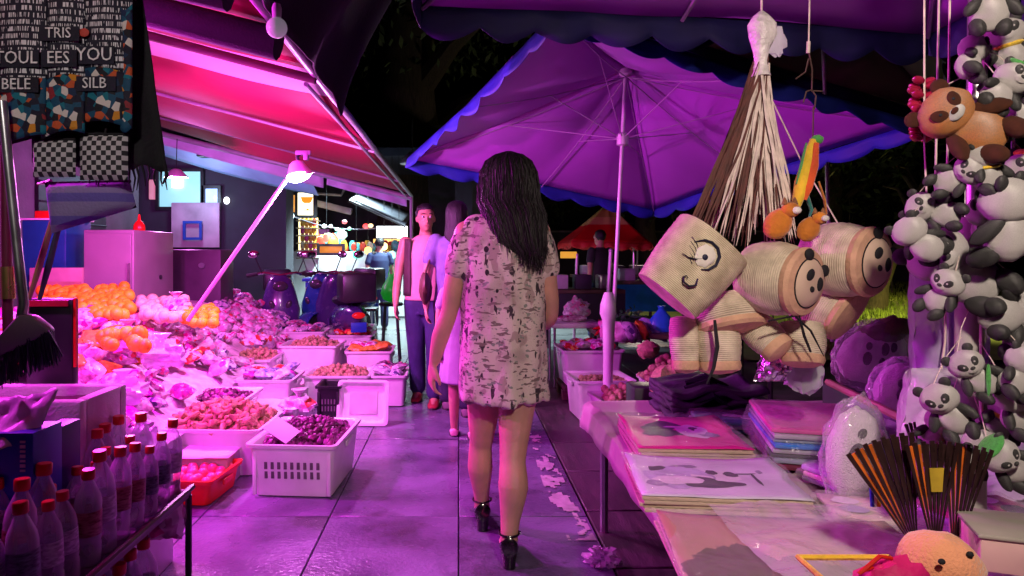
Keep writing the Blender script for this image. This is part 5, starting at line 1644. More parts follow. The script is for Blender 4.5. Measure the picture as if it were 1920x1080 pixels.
# dark folded goods, glossy black item at the back of the table
t = thing('black_bag', 'glossy black folded bag behind the magenta prints', 'bag', at(1345, 800, 2.75))
q = at(1340, 762, 2.75)
m = MB()
for k in range(5):
    m.tube([q + V((-.13 + .01 * k, .02 * k, .02 * k)), q + V((-.02, .02 * k - .02, .05 + .014 * k)), q + V((.09, .03 * k, -.02 + .02 * k))], [.02, .032, .018], 8, flat=.5)
build(m, 'folds', mat('black_gloss', (.02, .018, .03), .18, var=.3), t)
t = thing('dark_fabric_pile', 'pile of dark purple folded cloth under the straw baskets', 'cloth', (.98, 2.85, TZ))
for k in range(5):
    build(MB().sheet(lambda u, v: V((.84 + .38 * u, 2.72 + .34 * v, TZ + .02 + .028 * k + .02 * noise.noise(V((u * 3, v * 3, k * 3))) + .012 * math.sin(u * 9 + k))), 18, 14), 'fold', mat('dark_purple_cloth', (.05, .03, .07), .7, var=.4, scale=8, bump=.3), t, solid=.02)

# ---- white bins on the paving further down
bin_thing('white_bin', 'white bin of dark tea at the lane edge below the stool', 'bin', 1.06, 5.25, .002, .42, .44, .30, crate_white, R(4))
heap(nuts, 'dark_nut', 'brown nut piece in the bin with the dark tea', 'nut', 'brown nuts in the far bin', 1.1, 5.25, .255, .34, .36, .03, .042, layers=1, seed=31, fill=mat('dark_tea', (.07, .04, .03), .9, var=.5, scale=60, bump=.6, bscale=90))
bin_thing('white_bin', 'white bin of tan nuts in front of the tea bin', 'bin', 1.14, 4.55, .002, .46, .44, .28, crate_white, R(6))
heap(nuts, 'dried_mushroom', 'tan nut piled in the nearer white bin', 'mushroom', 'tan nuts in the near bin', 1.16, 4.55, .26, .38, .36, .05, .045, layers=3, seed=32, fill=nut_ms[1], s=(.9, 1.4))  # tan nuts, from the same shared meshes as the stall's nuts
# heap behind, on the second bin
bin_thing('white_bin', 'white bin topped by a tall heap of tan nuts', 'bin', 1.52, 4.95, .002, .40, .40, .33, crate_white, R(-3))
heap(nuts, 'dried_mushroom', 'tan nut on the tall heap behind the bins', 'mushroom', 'tan nuts on the tall heap', 1.50, 4.95, .33, .34, .34, .13, .045, layers=2, seed=33, fill=nut_ms[0], s=(.9, 1.5))
bin_thing('white_bin', 'white bin of red packets behind the tea bin', 'bin', 1.12, 6.0, .12, .50, .46, .30, crate_white, R(2))
t = thing('pallet', 'dark pallet under the bin of red packets', 'pallet', (1.12, 6.0, 0))
for k in range(4):
    build(MB().box((.93 + .13 * k, 6.0, .095), (.1, .5, .03)), 'plank', wood_m, t)
for k in range(2):
    build(MB().box((1.12, 5.85 + .3 * k, .04), (.5, .08, .078)), 'bearer', wood_m, t)
for k in range(12):
    item(POUCH[['red', 'white', 'pink', 'red', 'white'][k % 5]], 'pouch', (.95 + .11 * (k % 4), 5.87 + .13 * (k // 4), .43 + .03 * rnd.random()), 'red or white packet in the bin behind the tea', 'pouch', 'packets behind the tea bin', .8, (rnd.uniform(-.4, .4), rnd.uniform(-.4, .4), rnd.uniform(0, 6)))
# small white side table with a wrapped parcel
t = thing('side_table', 'small white square table with thin legs beyond the bins', 'table', (1.0, 6.6, 0))
tx = at(1080, 0, 6.4).x
build(MB().box((tx, 6.55, .565), (.46, .4, .05)), 'tabletop', crate_white, t, bevel=.012)
for sx in (-.2, .2):
    for sy in (-.17, .17):
        build(MB().tube([(tx + sx, 6.55 + sy, 0), (tx + sx, 6.55 + sy, .55)], .012, 8), 'leg', grey_metal, t)
p = V((tx - .05, 6.5, .62))
t = thing('parcel', 'pink wrapped parcel on the small white table', 'parcel', p)
build(MB().ell(p + V((.03, 0, 0)), (.14, .09, .035), n=16, m=8, amp=.15), 'wrap', pk_m['pink'], t)
t = thing('white_bag', 'knotted white plastic bag on the small white table', 'bag', p + V((.1, .12, 0)))
b = MB().ell(p + V((.10, .13, .07)), (.12, .1, .10), n=18, m=12, amp=.4, seed=3); b.lathe([(.015, 0), (.03, .03), (.01, .06)], p + V((.08, .13, .15)), 8)
build(b, 'bag', pk_m['white'], t)

# red and green goods, clear tubs
t = thing('goods_table', 'low table crowded with red and green goods under the parasol', 'table', (1.9, 6.2, 0))
build(MB().box((1.95, 6.15, .53), (1.5, .7, .04)), 'tabletop', wood_m, t)
for sx in (-.68, .68):
    for sy in (-.3, .3):
        build(MB().tube([(1.95 + sx, 6.15 + sy, 0), (1.95 + sx, 6.15 + sy, .51)], .02, 8), 'leg', dark_metal, t)
pep = mat('red_pepper', (.62, .015, .015), .25, var=.2)
grn = mat('green_leaf', (.03, .28, .05), .5, var=.4, scale=9)
for k in range(46):
    px = rnd.uniform(1125, 1215); py = rnd.uniform(606, 652)
    q = at(px, py, 6.1 + rnd.uniform(-.2, .2)); q.z = max(.555, q.z - .04)
    a_ = rnd.uniform(0, 6.28)
    m = MB().tube([V((0, 0, 0)), V((.03, 0, .012)), V((.06, .01, 0)), V((.085, .02, -.012))], [.012, .016, .012, .003], 7)
    o = build(m, 'red_pepper', pep); o.location = q; o.rotation_euler = (rnd.uniform(-.6, .6), rnd.uniform(-.9, .9), a_); o.scale = (1.2, 1.2, 1.2)
    tag(o, 'long red pepper in the red pile by the parasol pole', 'pepper', 'red peppers by the pole')
lf = MB()
for k in range(240):
    q = at(rnd.gauss(1178, 14), rnd.gauss(602, 9), 6.2 + rnd.uniform(-.12, .12))
    u = V((rnd.uniform(-1, 1), rnd.uniform(-1, 1), rnd.uniform(-.4, 1))).normalized(); w = u.orthogonal().normalized()
    lf.add([q - u * .03, q + w * .013, q + u * .03, q - w * .013], [(0, 1, 2, 3)])
tag(build(lf, 'green_bunch', grn, smooth=False), 'bunch of bright green leaves on the goods table', 'greens', kind='stuff')
for k, (px, py, Y, c, lab) in enumerate(((1225, 640, 6.0, 'blue', 'blue pouch pile on the goods table behind the clear tub'), (1150, 665, 5.85, 'white', 'white pouch near the red peppers'), (1170, 682, 5.8, 'pink', 'pink pouch below the red peppers'), (1185, 670, 5.8, 'lilac', 'lilac pouch beside the clear tub'), (1205, 655, 5.9, 'orange', 'orange pouch by the clear tub'))):
    q = at(px, py, Y); q.z = max(q.z, .57)
    item(POUCH[c], 'pouch', q, lab, 'pouch', None, 1.6, (R(60), .2, .3 * k))
tub_f = film('tub_film', (.85, .8, .9), .32, .15, 12, .3)
for k, (px, py, Y, w, h, lab) in enumerate(((1252, 760, 3.6, .23, .26, 'clear square plastic tub of snacks beside the tan nuts'), (1215, 720, 4.0, .16, .22, 'slim white tub of dried snacks behind the clear tub'))):
    q = at(px, py, Y)
    t = thing('plastic_tub', lab, 'tub', q)
    sh_ = build(bin_mesh(w, w * .9, h, taper=.92), 'tub', tub_f if k == 0 else crate_white, t); sh_.location = (0, 0, 0)
    for v_ in sh_.data.vertices: v_.co += q * 1 + off_of(t) * -0
    for v_ in sh_.data.vertices: v_.co -= q
    build(MB().ell(q + V((0, 0, h * (.45 if k == 0 else .9))), (w * .4, w * .36, h * .36 if k == 0 else .05), n=14, m=8, amp=.3, seed=k), 'contents', nut_ms[k], t)
st = thing('tub_stand', 'dark stand under the clear and slim tubs', 'stand', at(1240, 760, 3.7))
a = at(1252, 760, 3.6)
build(MB().box((a.x - .0, 3.62, a.z / 2 - .003), (.34, .3, a.z - .008)), 'block', dark_metal, st, bevel=.01)
a = at(1215, 720, 4.0)
build(MB().box((a.x, 4.02, a.z / 2 - .003), (.2, .2, a.z - .008)), 'block', dark_metal, st, bevel=.01)

# ---- dim stalls further on, with customers' stools and crates
dimw = mat('dim_white', (.5, .5, .55), .6, var=.2)
for k, (px, Y, w, h, lab) in enumerate(((1090, 9.0, 1.0, .75, 'dark far stall table with a white crate under the rainbow parasol'), (1215, 10.5, 1.2, .8, 'dark far stall with blue tarp cover'), (1150, 13.5, 1.6, .8, 'farthest dark stall counter below the small white light'))):
    x = at(px, 0, Y).x
    t = thing('far_stall', lab, 'stall', (x, Y, 0))
    build(MB().box((x, Y, h), (w, .6, .05)), 'counter', wood_m, t)
    for sx in (-.45, .45):
        build(MB().tube([(x + sx * w, Y, 0), (x + sx * w, Y, h)], .03, 8), 'leg', dark_metal, t)
    build(MB().box((x, Y - .29, h - .22), (w, .02, .4)), 'skirt', [facade, mat('bright_blue_plastic', (.02, .18, .62), .35), facade][k], t)
    for q in range(3):
        build(MB().box((x - w * .3 + w * .3 * q, Y - .05, h + .12), (w * .2, .3, .18)), 'crate', [dimw, facade, grey_metal][q], t, bevel=.01)
t = thing('blue_bag', 'bright blue bag standing behind the straw basket', 'bag', at(1240, 600, 5.6))
q = at(1240, 612, 6.0); q.z = .555
build(MB().lathe([(.10, 0), (.10, .02), (.085, .1), (.05, .15), (.02, .19), (.03, .22)], q, 16, sx=1.2, sy=.7), 'bag', mat('bright_blue_plastic', (.02, .18, .62), .35), t)

# ================================================================== HANGING STRAW GOODS
YS = 1.9
straw_dark = mat('raffia_dark', (.10, .03, .025), .7, var=.4, scale=30)
straw_pale = mat('raffia_pale', (.66, .55, .50), .6, var=.25, scale=30)
t = thing('raffia_bundle', 'hanging raffia bundle of brown and pale strips tied in white plastic', 'raffia', at(1425, 460, YS))
top = at(1428, 130, YS)
for nm, mm, n, x0, x1, sd in (('brown_strips', straw_dark, 95, 1268, 1470, 1), ('pale_strips', straw_pale, 95, 1310, 1505, 2)):
    r = random.Random(sd)
    m = MB()
    for k in range(n):
        u = r.random()
        if sd == 1: u = u ** 1.4
        bx = x0 + (x1 - x0) * u
        dz = r.uniform(395, 480) if r.random() < .75 else r.uniform(280, 400)
        if sd == 2: dz -= 10
        f_ = (dz - 130) / 340
        e = at(1428 + (bx - 1428) * f_, dz, YS + r.uniform(-.05, .06))
        s0 = top + V((r.uniform(-.016, .016), r.uniform(-.014, .014), r.uniform(-.01, .06)))
        mid = s0.lerp(e, .5) + V((-.006 * (1 if bx > 1428 else -1) + r.uniform(-.008, .008), r.uniform(-.012, .012), 0))
        w = r.uniform(.002, .0052)
        m.tube([s0, s0.lerp(mid, .5), mid, mid.lerp(e, .5) + V((r.uniform(-.006, .006), 0, 0)), e], [w * .6, w * .8, w, w, w * .15], 5, flat=.3, up=V((0, 1, 0)))
    tag(build(m, nm, mm, t), kind='stuff')
m = MB()
prw = [(.004, .16), (.02, .145), (.038, .12), (.036, .09), (.022, .05), (.017, .02), (.02, -.005), (.026, -.02)]
rings = []
for r_, z in prw:
    rings.append([top + V((math.cos(a) * r_ * (1 + .35 * noise.noise(V((math.cos(a) * 1.5, math.sin(a) * 1.5, z * 16)))), math.sin(a) * r_, z)) for a in [2 * math.pi * k / 18 for k in range(18)]])
m.loft(rings)
build(m, 'plastic_wrap', mat('crinkled_white_plastic', (.66, .62, .62), .3, var=.25, scale=25, bump=.9, bscale=45), t)
build(MB().ell(top + V((.035, .01, .085)), (.035, .012, .045), Euler((0, R(-25), 0)).to_matrix(), n=12, m=8, amp=.5), 'plastic_flap', clear_film_dense, t)
build(MB().tube([top + V((0, 0, .15)), V((top.x, top.y, 2.40))], .003, 6), 'string', straw_pale, t)
t = thing('hook_string', 'pale string with twisted wire hooks beside the raffia bundle', 'string', at(1520, 250, YS - .05))
Yh = YS - .05
build(MB().tube([V((at(1518, 0, Yh).x, Yh, 2.42)), at(1518, 0, Yh), at(1516, 95, Yh)], .0022, 6), 'string', straw_pale, t)
build(MB().tube([at(1516, 78, Yh), at(1515, 100, Yh)], .005, 8), 'knot', straw_pale, t)
wm = mat('dark_wire', (.12, .07, .06), .5, metal=.4)
for pts in ([(1516, 95), (1523, 130), (1522, 172)], [(1516, 110), (1510, 135), (1492, 148)], [(1522, 168), (1512, 172), (1506, 192)], [(1522, 168), (1530, 180), (1527, 205)], [(1522, 170), (1542, 171)], [(1525, 200), (1524, 258)]):
    build(MB().tube([at(x, y, Yh) for x, y in pts], .002, 5), 'wire', wm, t)


def weave_mat(name, col, axis, freq, col2, flip=None):
    """straw wound in rows: raised coils by wave bump"""
    m = mat(name, col, .75, var=.22, scale=26, col2=col2)
    nt = m.node_tree; N, L = nt.nodes, nt.links
    tc = N.new('ShaderNodeTexCoord')
    wv = N.new('ShaderNodeTexWave'); wv.bands_direction = axis; wv.inputs['Scale'].default_value = freq; wv.inputs['Distortion'].default_value = 1.2
    wv.inputs['Detail'].default_value = 2; wv.inputs['Detail Scale'].default_value = 3
    L.new(tc.outputs['Object'], wv.inputs['Vector'])
    bp = N.new('ShaderNodeBump'); bp.inputs['Strength'].default_value = .6; bp.inputs['Distance'].default_value = .003
    L.new(wv.outputs['Fac'], bp.inputs['Height']); L.new(bp.outputs[0], bsdf(m).inputs['Normal'])
    return m


straw_z = weave_mat('woven_straw_z', (.64, .54, .40), 'Z', 60, (.80, .70, .54))
straw_end = mat('straw_end_cloth', (.60, .36, .24), .8, var=.15, scale=30, bump=.3, bscale=120)
ink = mat('black_felt', (.012, .012, .016), .85, var=.3)
whitef = mat('white_felt', (.72, .68, .62), .85, var=.1)
navy_ink = mat('navy_ink', (.012, .014, .04), .6)


def barrel(label, c, r, L_, yaw, pitch, faced=True, roll=0, endm=None, name='straw_basket'):
    """short straw barrel; local z runs along its axis, the faced end at +z"""
    t = thing(name, label, 'basket', (0, 0, 0))
    rows_ = []
    n = 15
    for k in range(n + 1):
        u = k / n
        z = (u - .5) * L_
        bulge = r * (.70 + .30 * math.sin(math.pi * (u * .78 + .14)) ** .8)
        rows_.append((bulge + .0012 * (k % 2), z))
    build(MB().lathe([(r * .5, -L_ / 2 - .004)] + rows_ + [(r * .80, L_ / 2 + .006)], (0, 0, 0), 32), 'wall', straw_z, t)
    build(MB().lathe([(r * .9, L_ / 2 - .012), (r * .93, L_ / 2 + .002), (r * .86, L_ / 2 + .012), (r * .5, L_ / 2 + .020), (.001, L_ / 2 + .023)], (0, 0, 0), 32), 'end', endm or straw_end, t)
    if faced:
        zf = L_ / 2 + .018
        f = build(MB().lathe([(r * .62, zf - .006), (r * .64, zf), (r * .56, zf + .008), (r * .3, zf + .012), (.001, zf + .013)], (0, 0, 0), 28), 'face', mat('panda_face_cloth', (.62, .47, .36), .8, var=.1), t)
        build(MB().tube([V((math.cos(a) * r * .65, math.sin(a) * r * .65, zf - .001)) for a in [2 * math.pi * k / 28 for k in range(29)]], .0022, 5), 'outline', ink, f)
        for s in (-1, 1):
            build(MB().ell((s * r * .27, r * .12, zf + .0115), (r * .15, r * .19, .005), Matrix.Rotation(s * .5, 3, 'Z'), n=14, m=6), 'eye_patch', ink, f)
            build(MB().ell((s * r * .46, r * .60, zf), (r * .19, r * .16, .009), n=14, m=6), 'ear', ink, f)
        build(MB().ell((0, -r * .16, zf + .013), (r * .10, r * .08, .005), n=12, m=6), 'nose', ink, f)
    t.location = c
    t.rotation_mode = 'QUATERNION'
    d = V((math.sin(yaw) * math.cos(pitch), -math.cos(yaw) * math.cos(pitch), math.sin(pitch)))   # axis direction of the faced end
    a = V((0, 0, 1)).cross(d).normalized()
    b_ = d.cross(a).normalized()
    t.rotation_quaternion = (Matrix((a, b_, d)).transposed() @ Matrix.Rotation(roll, 3, 'Z')).to_quaternion()
    return t


barrel('straw barrel basket with panda face hanging in the middle of the bunch', at(1455, 522, YS - .06), .098, .145, R(34), R(-6), roll=R(-28))
barrel('straw barrel basket with panda face hanging highest at the outer side', at(1578, 487, YS), .102, .155, R(30), R(-4), roll=R(-34))
barrel('pinkish straw barrel hanging below the outer panda basket', at(1542, 560, YS + .10), .095, .15, R(40), R(-30), False, endm=straw_end)
# plain straw cups hanging mouth down
for k, (px, py, r, L_, yaw, pt, lab) in enumerate(((1283, 640, .040, .13, 0, -82, 'slim straw cup hanging under the square straw bag'), (1345, 645, .062, .12, 10, -80, 'straw cup tied with black cord under the bunch'), (1432, 628, .050, .10, 40, -40, 'small round straw cup behind the black cord'), (1503, 640, .062, .10, -20, -75, 'straw cone cup hanging below the middle panda basket'), (1365, 585, .105, .08, 20, -70, 'flat wide straw basket under the square bag'))):
    barrel(lab, at(px, py, YS + (.02 if k < 4 else .03)), r, L_, R(yaw), R(pt), False, name='straw_cup')
# black cords
for k, pts in enumerate(([(1340, 600), (1345, 650), (1338, 690), (1325, 720)], [(1440, 602), (1490, 592), (1520, 620), (1545, 668)], [(1498, 590), (1508, 630), (1520, 660)])):
    tag(build(MB().tube([at(x, y, YS - .075 - .05 * (k > 0)) for x, y in pts], [.004, .006, .005, .002][:len(pts)], 6, flat=.5), 'ribbon', ink, base=at(*pts[0], YS - .08)), ['black cord dangling over the tied straw cup', 'black ribbon knotted below the middle panda basket', 'short black ribbon end over the straw cone'][k], 'cord')

# square straw bag with swirl and flower eye
t = thing('straw_bag', 'square woven straw bag with navy swirls and white flower eye', 'bag', (0, 0, 0))
W, H = .148, .165
def sq(u, z, g=0):
    """rounded-square section"""
    a = 2 * math.pi * u
    ca, sa = math.cos(a), math.sin(a)
    k = (abs(ca) ** 2.5 + abs(sa) ** 2.5) ** (-1 / 2.5)
    return V((ca * k * (W / 2 + g), sa * k * (.052 + g), z))
rings = [[sq(k / 40, -H / 2 + H * j / 20,   .0006 * (j % 2) + .007 * math.sin(math.pi * j / 20) + .012 * (j / 20) ** 2) for k in range(40)] for j in range(21)]
rings += [[sq(k / 40, H / 2 - H * j / 12, -.004) for k in range(40)] for j in range(0, 12)]
build(MB().loft(rings), 'wall', weave_mat('woven_straw_bag', (.56, .46, .31), 'Z', 85, (.76, .66, .48)), t)
fy = -.066
fl_ = build(MB().ell((-.018, fy + .002, .026), (.021, .004, .024), n=20, m=8, amp=.25, fr=7), 'flower', whitef, t)
build(MB().ell((-.018, fy - .002, .022), (.0065, .003, .0065), n=12, m=6), 'pupil', navy_ink, fl_)
def curl(pts, w):
    return MB().tube([V((x, fy + yy, z)) for x, yy, z in pts], w, 6, flat=.5)
build(curl([(-.052, .008, .034), (-.040, .003, .050), (-.026, .002, .056), (-.008, .002, .055), (.006, .002, .044), (.012, .002, .026), (.006, .002, .008), (-.006, .002, -.002)], [.002, .005, .006, .007, .0075, .006, .005, .002]), 'swirl', navy_ink, t)
build(curl([(-.020, .002, .016), (-.030, .002, .006), (-.042, .004, .0), (-.056, .009, -.002)], [.004, .003, .0025, .0015]), 'swirl', navy_ink, t)
build(curl([(-.000, .001, -.022), (.006, .001, -.036), (-.004, .001, -.047), (-.018, .001, -.048), (-.026, .002, -.040), (-.022, .002, -.033), (-.016, .002, -.036)], [.0025, .0045, .0045, .004, .003, .0025, .0015]), 'swirl', navy_ink, t)
for k in range(5):
    build(curl([(-.062 + .004 * k, .012, .040 - .009 * k), (-.046 + .003 * k, .006, .034 - .009 * k), (-.036 + .002 * k, .003, .026 - .008 * k)], .0012), 'thin_line', navy_ink, t)
t.location = at(1293, 503, YS - .10)
t.scale = (1.22, 1.22, 1.16)
t.rotation_euler = (R(4), R(40), R(10))
hdl = thing('bag_cord', 'pale cord by which the square straw bag hangs from the bundle', 'cord', at(1330, 430, YS))
build(MB().tube([at(1330, 455, YS - .08), at(1380, 330, YS - .03), at(1424, 150, YS)], .0022, 5), 'cord', straw_pale, hdl)
for px, py in ((1453, 455), (1575, 420)):
    hdl = thing('bag_cord', 'pale cord tying a panda basket to the raffia bundle', 'cord', at(px, py, YS), 'cords of the panda baskets')
    build(MB().tube([at(px, py + 6, YS), at((px + 1428) / 2, (py + 140) / 2 + 20, YS + .04), at(1429, 150, YS)], .002, 5), 'cord', straw_pale, hdl)

# felt birds, green yellow and orange
felt = {c: mat('felt_' + c, v, .85, var=.25, scale=20, bump=.4, bscale=90, sheen=.3) for c, v in dict(yellow=(.75, .50, .03), red=(.65, .09, .02), green=(.06, .32, .06), orange=(.62, .20, .02), teal=(.02, .20, .17), brown=(.25, .1, .04), white=(.70, .66, .64)).items()}
t = thing('felt_bird', 'long felt parrot in yellow, red and green hanging on the wire', 'toy', at(1515, 340, Yh))
build(MB().tube([at(1526, 262, Yh), at(1516, 300, Yh), at(1504, 345, Yh), at(1492, 388, Yh)], [.010, .017, .020, .012], 10), 'body', felt['yellow'], t)
build(MB().tube([at(1531, 268, Yh - .012), at(1527, 310, Yh - .015), at(1516, 350, Yh - .014), at(1510, 375, Yh - .01)], [.007, .012, .012, .004], 8, flat=.6), 'wing', felt['red'], t)
build(MB().ell(at(1532, 262, Yh), (.016, .014, .013), n=12, m=8, amp=.2), 'head', felt['green'], t)
build(MB().tube([at(1512, 268, Yh - .01), at(1502, 310, Yh - .012), at(1493, 345, Yh - .01)], [.004, .006, .003], 6, flat=.5), 'wing', felt['green'], t)
build(MB().tube([at(1512, 365, Yh), at(1522, 395, Yh), at(1516, 410, Yh)], [.010, .008, .003], 6, flat=.5), 'tail', felt['teal'], t)
build(MB().tube([at(1535, 340, Yh), at(1546, 375, Yh), at(1550, 402, Yh)], [.004, .006, .003], 6, flat=.5), 'tail', felt['orange'], t)
for k, (px, py, Y, s, lab) in enumerate(((1458, 420, YS - .09, 1.0, 'orange felt fox toy tucked above the middle panda basket'), (1516, 430, YS - .1, .8, 'small orange felt toy between the two panda baskets'))):
    t = thing('felt_toy', lab, 'toy', at(px, py, Y))
    q = at(px, py, Y)
    build(MB().ell(q, (.034 * s, .026 * s, .042 * s), Euler((0, R(35), 0)).to_matrix(), n=16, m=10, amp=.1), 'body', felt['orange'], t)
    build(MB().ell(q + V((.028 * s, -.012, .036 * s)), (.024 * s, .02 * s, .02 * s), n=14, m=8), 'head', felt['orange'], t)
    build(MB().ell(q + V((.036 * s, -.028, .034 * s)), (.013 * s, .01 * s, .010 * s), n=10, m=6), 'muzzle', felt['white'], t)
    for sg_ in (-1, 1):
        build(MB().lathe([(.009 * s, 0), (.005 * s, .012 * s), (.0005, .02 * s)], q + V((.026 * s + sg_ * .013 * s, -.012, .05 * s)), 8), 'ear', felt['brown'], t)

# ================================================================== PLUSH COLUMN
fur_w = mat('white_plush', (.86, .82, .80), .95, var=.08, scale=50, bump=.9, bscale=260, sheen=.5)
fur_k = mat('black_plush', (.014, .013, .015), .95, var=.4, scale=50, bump=.9, bscale=260, sheen=.15)
fur_o = mat('rust_plush', (.74, .25, .02), .95, var=.2, scale=50, bump=.9, bscale=260, sheen=.4)
_E = {}
def emesh(key, rad, m, amp=.06, n=22, mm=14):
    if key not in _E:
        b_ = MB().ell((0, 0, 0), rad, n=n, m=mm, amp=amp, seed=len(_E))
        me = b_.mesh(key)
        me.materials.append(m); _E[key] = me
    return _E[key]


def panda(label, c, s, rot, group=None, body=True, fur=None, name='panda_plush', extra=None, lie=False):
    """plush panda about 2 units tall times s; faces local -y"""
    t = thing(name, label, 'plush toy', c, group)
    fw, fk = fur or (fur_w, fur_k)
    tagk = fw.name
    def part(nm, key, rad, p, m, r=(0, 0, 0), amp=.06, par=None):
        o = bpy.data.objects.new(nm, emesh(tagk + key, rad, m, amp)); C.objects.link(o)
        o.parent = par or t; o.location = p; o.rotation_euler = r
        return o
    h = part('head', 'head', (.50, .44, .42), (0, -.08, .62), fw)
    for sg in (-1, 1):
        part('ear', 'ear', (.15, .09, .15), (sg * .36, .02, .36), fk, par=h)
        part('eye_patch', 'patch', (.11, .05, .15), (sg * .19, -.39, .05), fk, (R(8), sg * R(32), sg * R(22)), par=h)
        part('eye', 'eye', (.03, .02, .03), (sg * .17, -.44, .06), fur_w if fk is fur_k else ink, par=h)
    part('nose', 'nose', (.075, .05, .05), (0, -.45, -.08), fk, par=h)
    part('muzzle', 'muz', (.17, .08, .12), (0, -.38, -.12), fur_w, par=h)
    if body:
        part('body', 'body', (.42, .36, .46), (0, 0, -.05), fw)
        for sg in (-1, 1):
            part('arm', 'arm', (.15, .15, .34), (sg * .42, -.16, .10), fk, (R(-30), sg * R(-38), 0))
            part('leg', 'leg', (.18, .20, .30), (sg * .28, -.24, -.42), fk, (R(-55), sg * R(14), 0))
    if extra == 'bamboo':
        part('bamboo', 'bamboo', (.07, .07, .5), (.1, -.42, .0), felt['green'], (0, R(40), 0))
    if extra == 'scarf':
        part('scarf', 'scarf', (.40, .36, .10), (0, -.03, .27), felt['yellow'])
    if extra == 'hat':
        part('hat', 'hat', (.42, .36, .18), (0, -.02, .98), felt['yellow'])
    if extra == 'greenhat':
        part('leaf_hat', 'lhat', (.46, .3, .12), (0, -.05, 1.0), felt['green'])
    t.scale = (s, s, s); t.rotation_euler = tuple(R(a) for a in rot)
    c = V(c)                                             # loop cord tying the toy to the pole
    inv = Euler(tuple(R(a) for a in rot)).to_matrix().inverted()
    up = inv @ (V((1.10 + (c.x - 1.10) * .25, YP + .07, c.z + .14)) - c) / s
    h0 = V((0, 0, .95))
    me = MB().tube([h0, h0.lerp(up, .5) + V((0, 0, .1)), up], .014, 5).mesh('cord')
    put('cord', me, straw_pale, t)
    return t


YP = 1.40
pl = [
    (1856, 22, .085, (8, 5, -20), 'panda plush with green leaf hat at the very top of the toy column', 'greenhat'),
    (1895, 105, .085, (0, -15, -30), 'panda plush with yellow scarf beside the silver pole', 'scarf'),
    (1815, 120, .070, (0, 30, 40), 'smaller panda plush tilted below the topmost one', None),
    (1782, 338, .066, (10, 62, -40), 'panda plush lying sideways under the red panda', None),
    (1850, 330, .072, (0, -10, 10), 'panda plush with yellow scarf under the red panda', 'scarf'),
    (1908, 352, .078, (0, 15, -30), 'panda plush with yellow hat at the right frame edge', 'hat'),
    (1768, 400, .072, (10, -70, -50), 'panda plush hanging face down at the lane side of the column', None),
    (1735, 462, .074, (-20, 40, 140), 'panda plush turned away showing its dark back', None),
    (1890, 440, .118, (-10, 10, -150), 'large panda plush turned away with broad white head', None),
    (1815, 520, .135, (0, -50, -24), 'largest panda plush looking down the lane from the column', None),
    (1880, 590, .105, (0, 80, 10), 'panda plush slung sideways below the largest one', None),
    (1838, 712, .072, (0, -40, -20), 'panda plush with bamboo at the top of the lower bunch', 'bamboo'),
    (1902, 712, .072, (0, 20, 10), 'panda plush at the frame edge of the lower bunch', None),
    (1850, 432, .085, (0, -30, 30), 'panda plush squeezed between the red panda and the big one', None),
    (1760, 560, .070, (0, 30, -60), 'panda plush half hidden behind the largest one', None),
    (1905, 215, .090, (0, -20, -60), 'panda plush behind the red panda at the frame edge', None),
    (1868, 180, .075, (0, 40, 0), 'small panda plush with green leaf hat above the red panda', 'greenhat'),
    (1915, 640, .080, (0, 20, -30), 'panda plush with yellow hat beside the grey pole', 'hat'),
    (1750, 820, .066, (0, 20, -30), 'small panda plush at the outer side of the lower bunch', None),
    (1905, 780, .075, (0, -20, 10), 'panda plush with bamboo at the frame edge low down', 'bamboo'),
    (1786, 782, .076, (10, -30, -40), 'panda plush leaning out of the lower bunch', None),
    (1862, 800, .085, (0, 35, 0), 'panda plush with yellow scarf in the centre of the lower bunch', 'scarf'),
    (1812, 862, .080, (0, 50, 20), 'panda plush hanging lowest in the bunch', 'bamboo'),
    (1895, 876, .080, (10, -50, 0), 'panda plush with green leaf hat low in the bunch', 'greenhat'),
]
for k, (px, py, s, rot, lab, ex) in enumerate(pl):
    panda(lab, at(px, py, YP + .035 * ((k * 7) % 4 - 1.5)), s * .9, rot, 'panda plush toys on the pole', extra=ex)
panda('rust red panda plush with white face hugging the pole', at(1832, 245, YP - .05), .105, (0, -55, -25), None, fur=(fur_o, mat('dark_rust_plush', (.12, .03, .01), .95, bump=.9, bscale=260)), name='red_panda_plush')
# cord carrying the column, silver pole
t = thing('toy_cord', 'thin silver rod carrying the upper plush toys', 'rod', at(1905, 300, YP + .05))
build(MB().tube([at(1904, 320, YP + .06), V((at(1908, 0, YP + .06).x, YP + .06, 2.3))], .008, 8), 'rod', chrome, t)
build(MB().tube([at(1840, 900, YP + .07), at(1840, 300, YP + .06), at(1850, -60, YP + .06)], .004, 6), 'cord', straw_pale, t)
# red bead tassel
t = thing('bead_tassel', 'dark red bead tassel hanging beside the toy column', 'tassel', at(1735, 270, YP + .08))
rb_ = mat('red_bead', (.28, .01, .04), .25, var=.3)
for k in range(26):
    py = 150 + 9 * (k // 2)
    q = at(1722 + (k % 2) * 22 + 5 * math.sin(k), py, YP + .08) + V((0, .01 * (k % 3), 0))
    build(MB().ell(q, (.013, .012, .008), Euler((0, R(25 * (-1) ** k), 0)).to_matrix(), n=10, m=6), 'bead', rb_, t)
build(MB().tube([at(1733, -80, YP + .08), at(1733, 270, YP + .08), at(1738, 380, YP + .08)], .002, 5), 'cord', straw_pale, t)

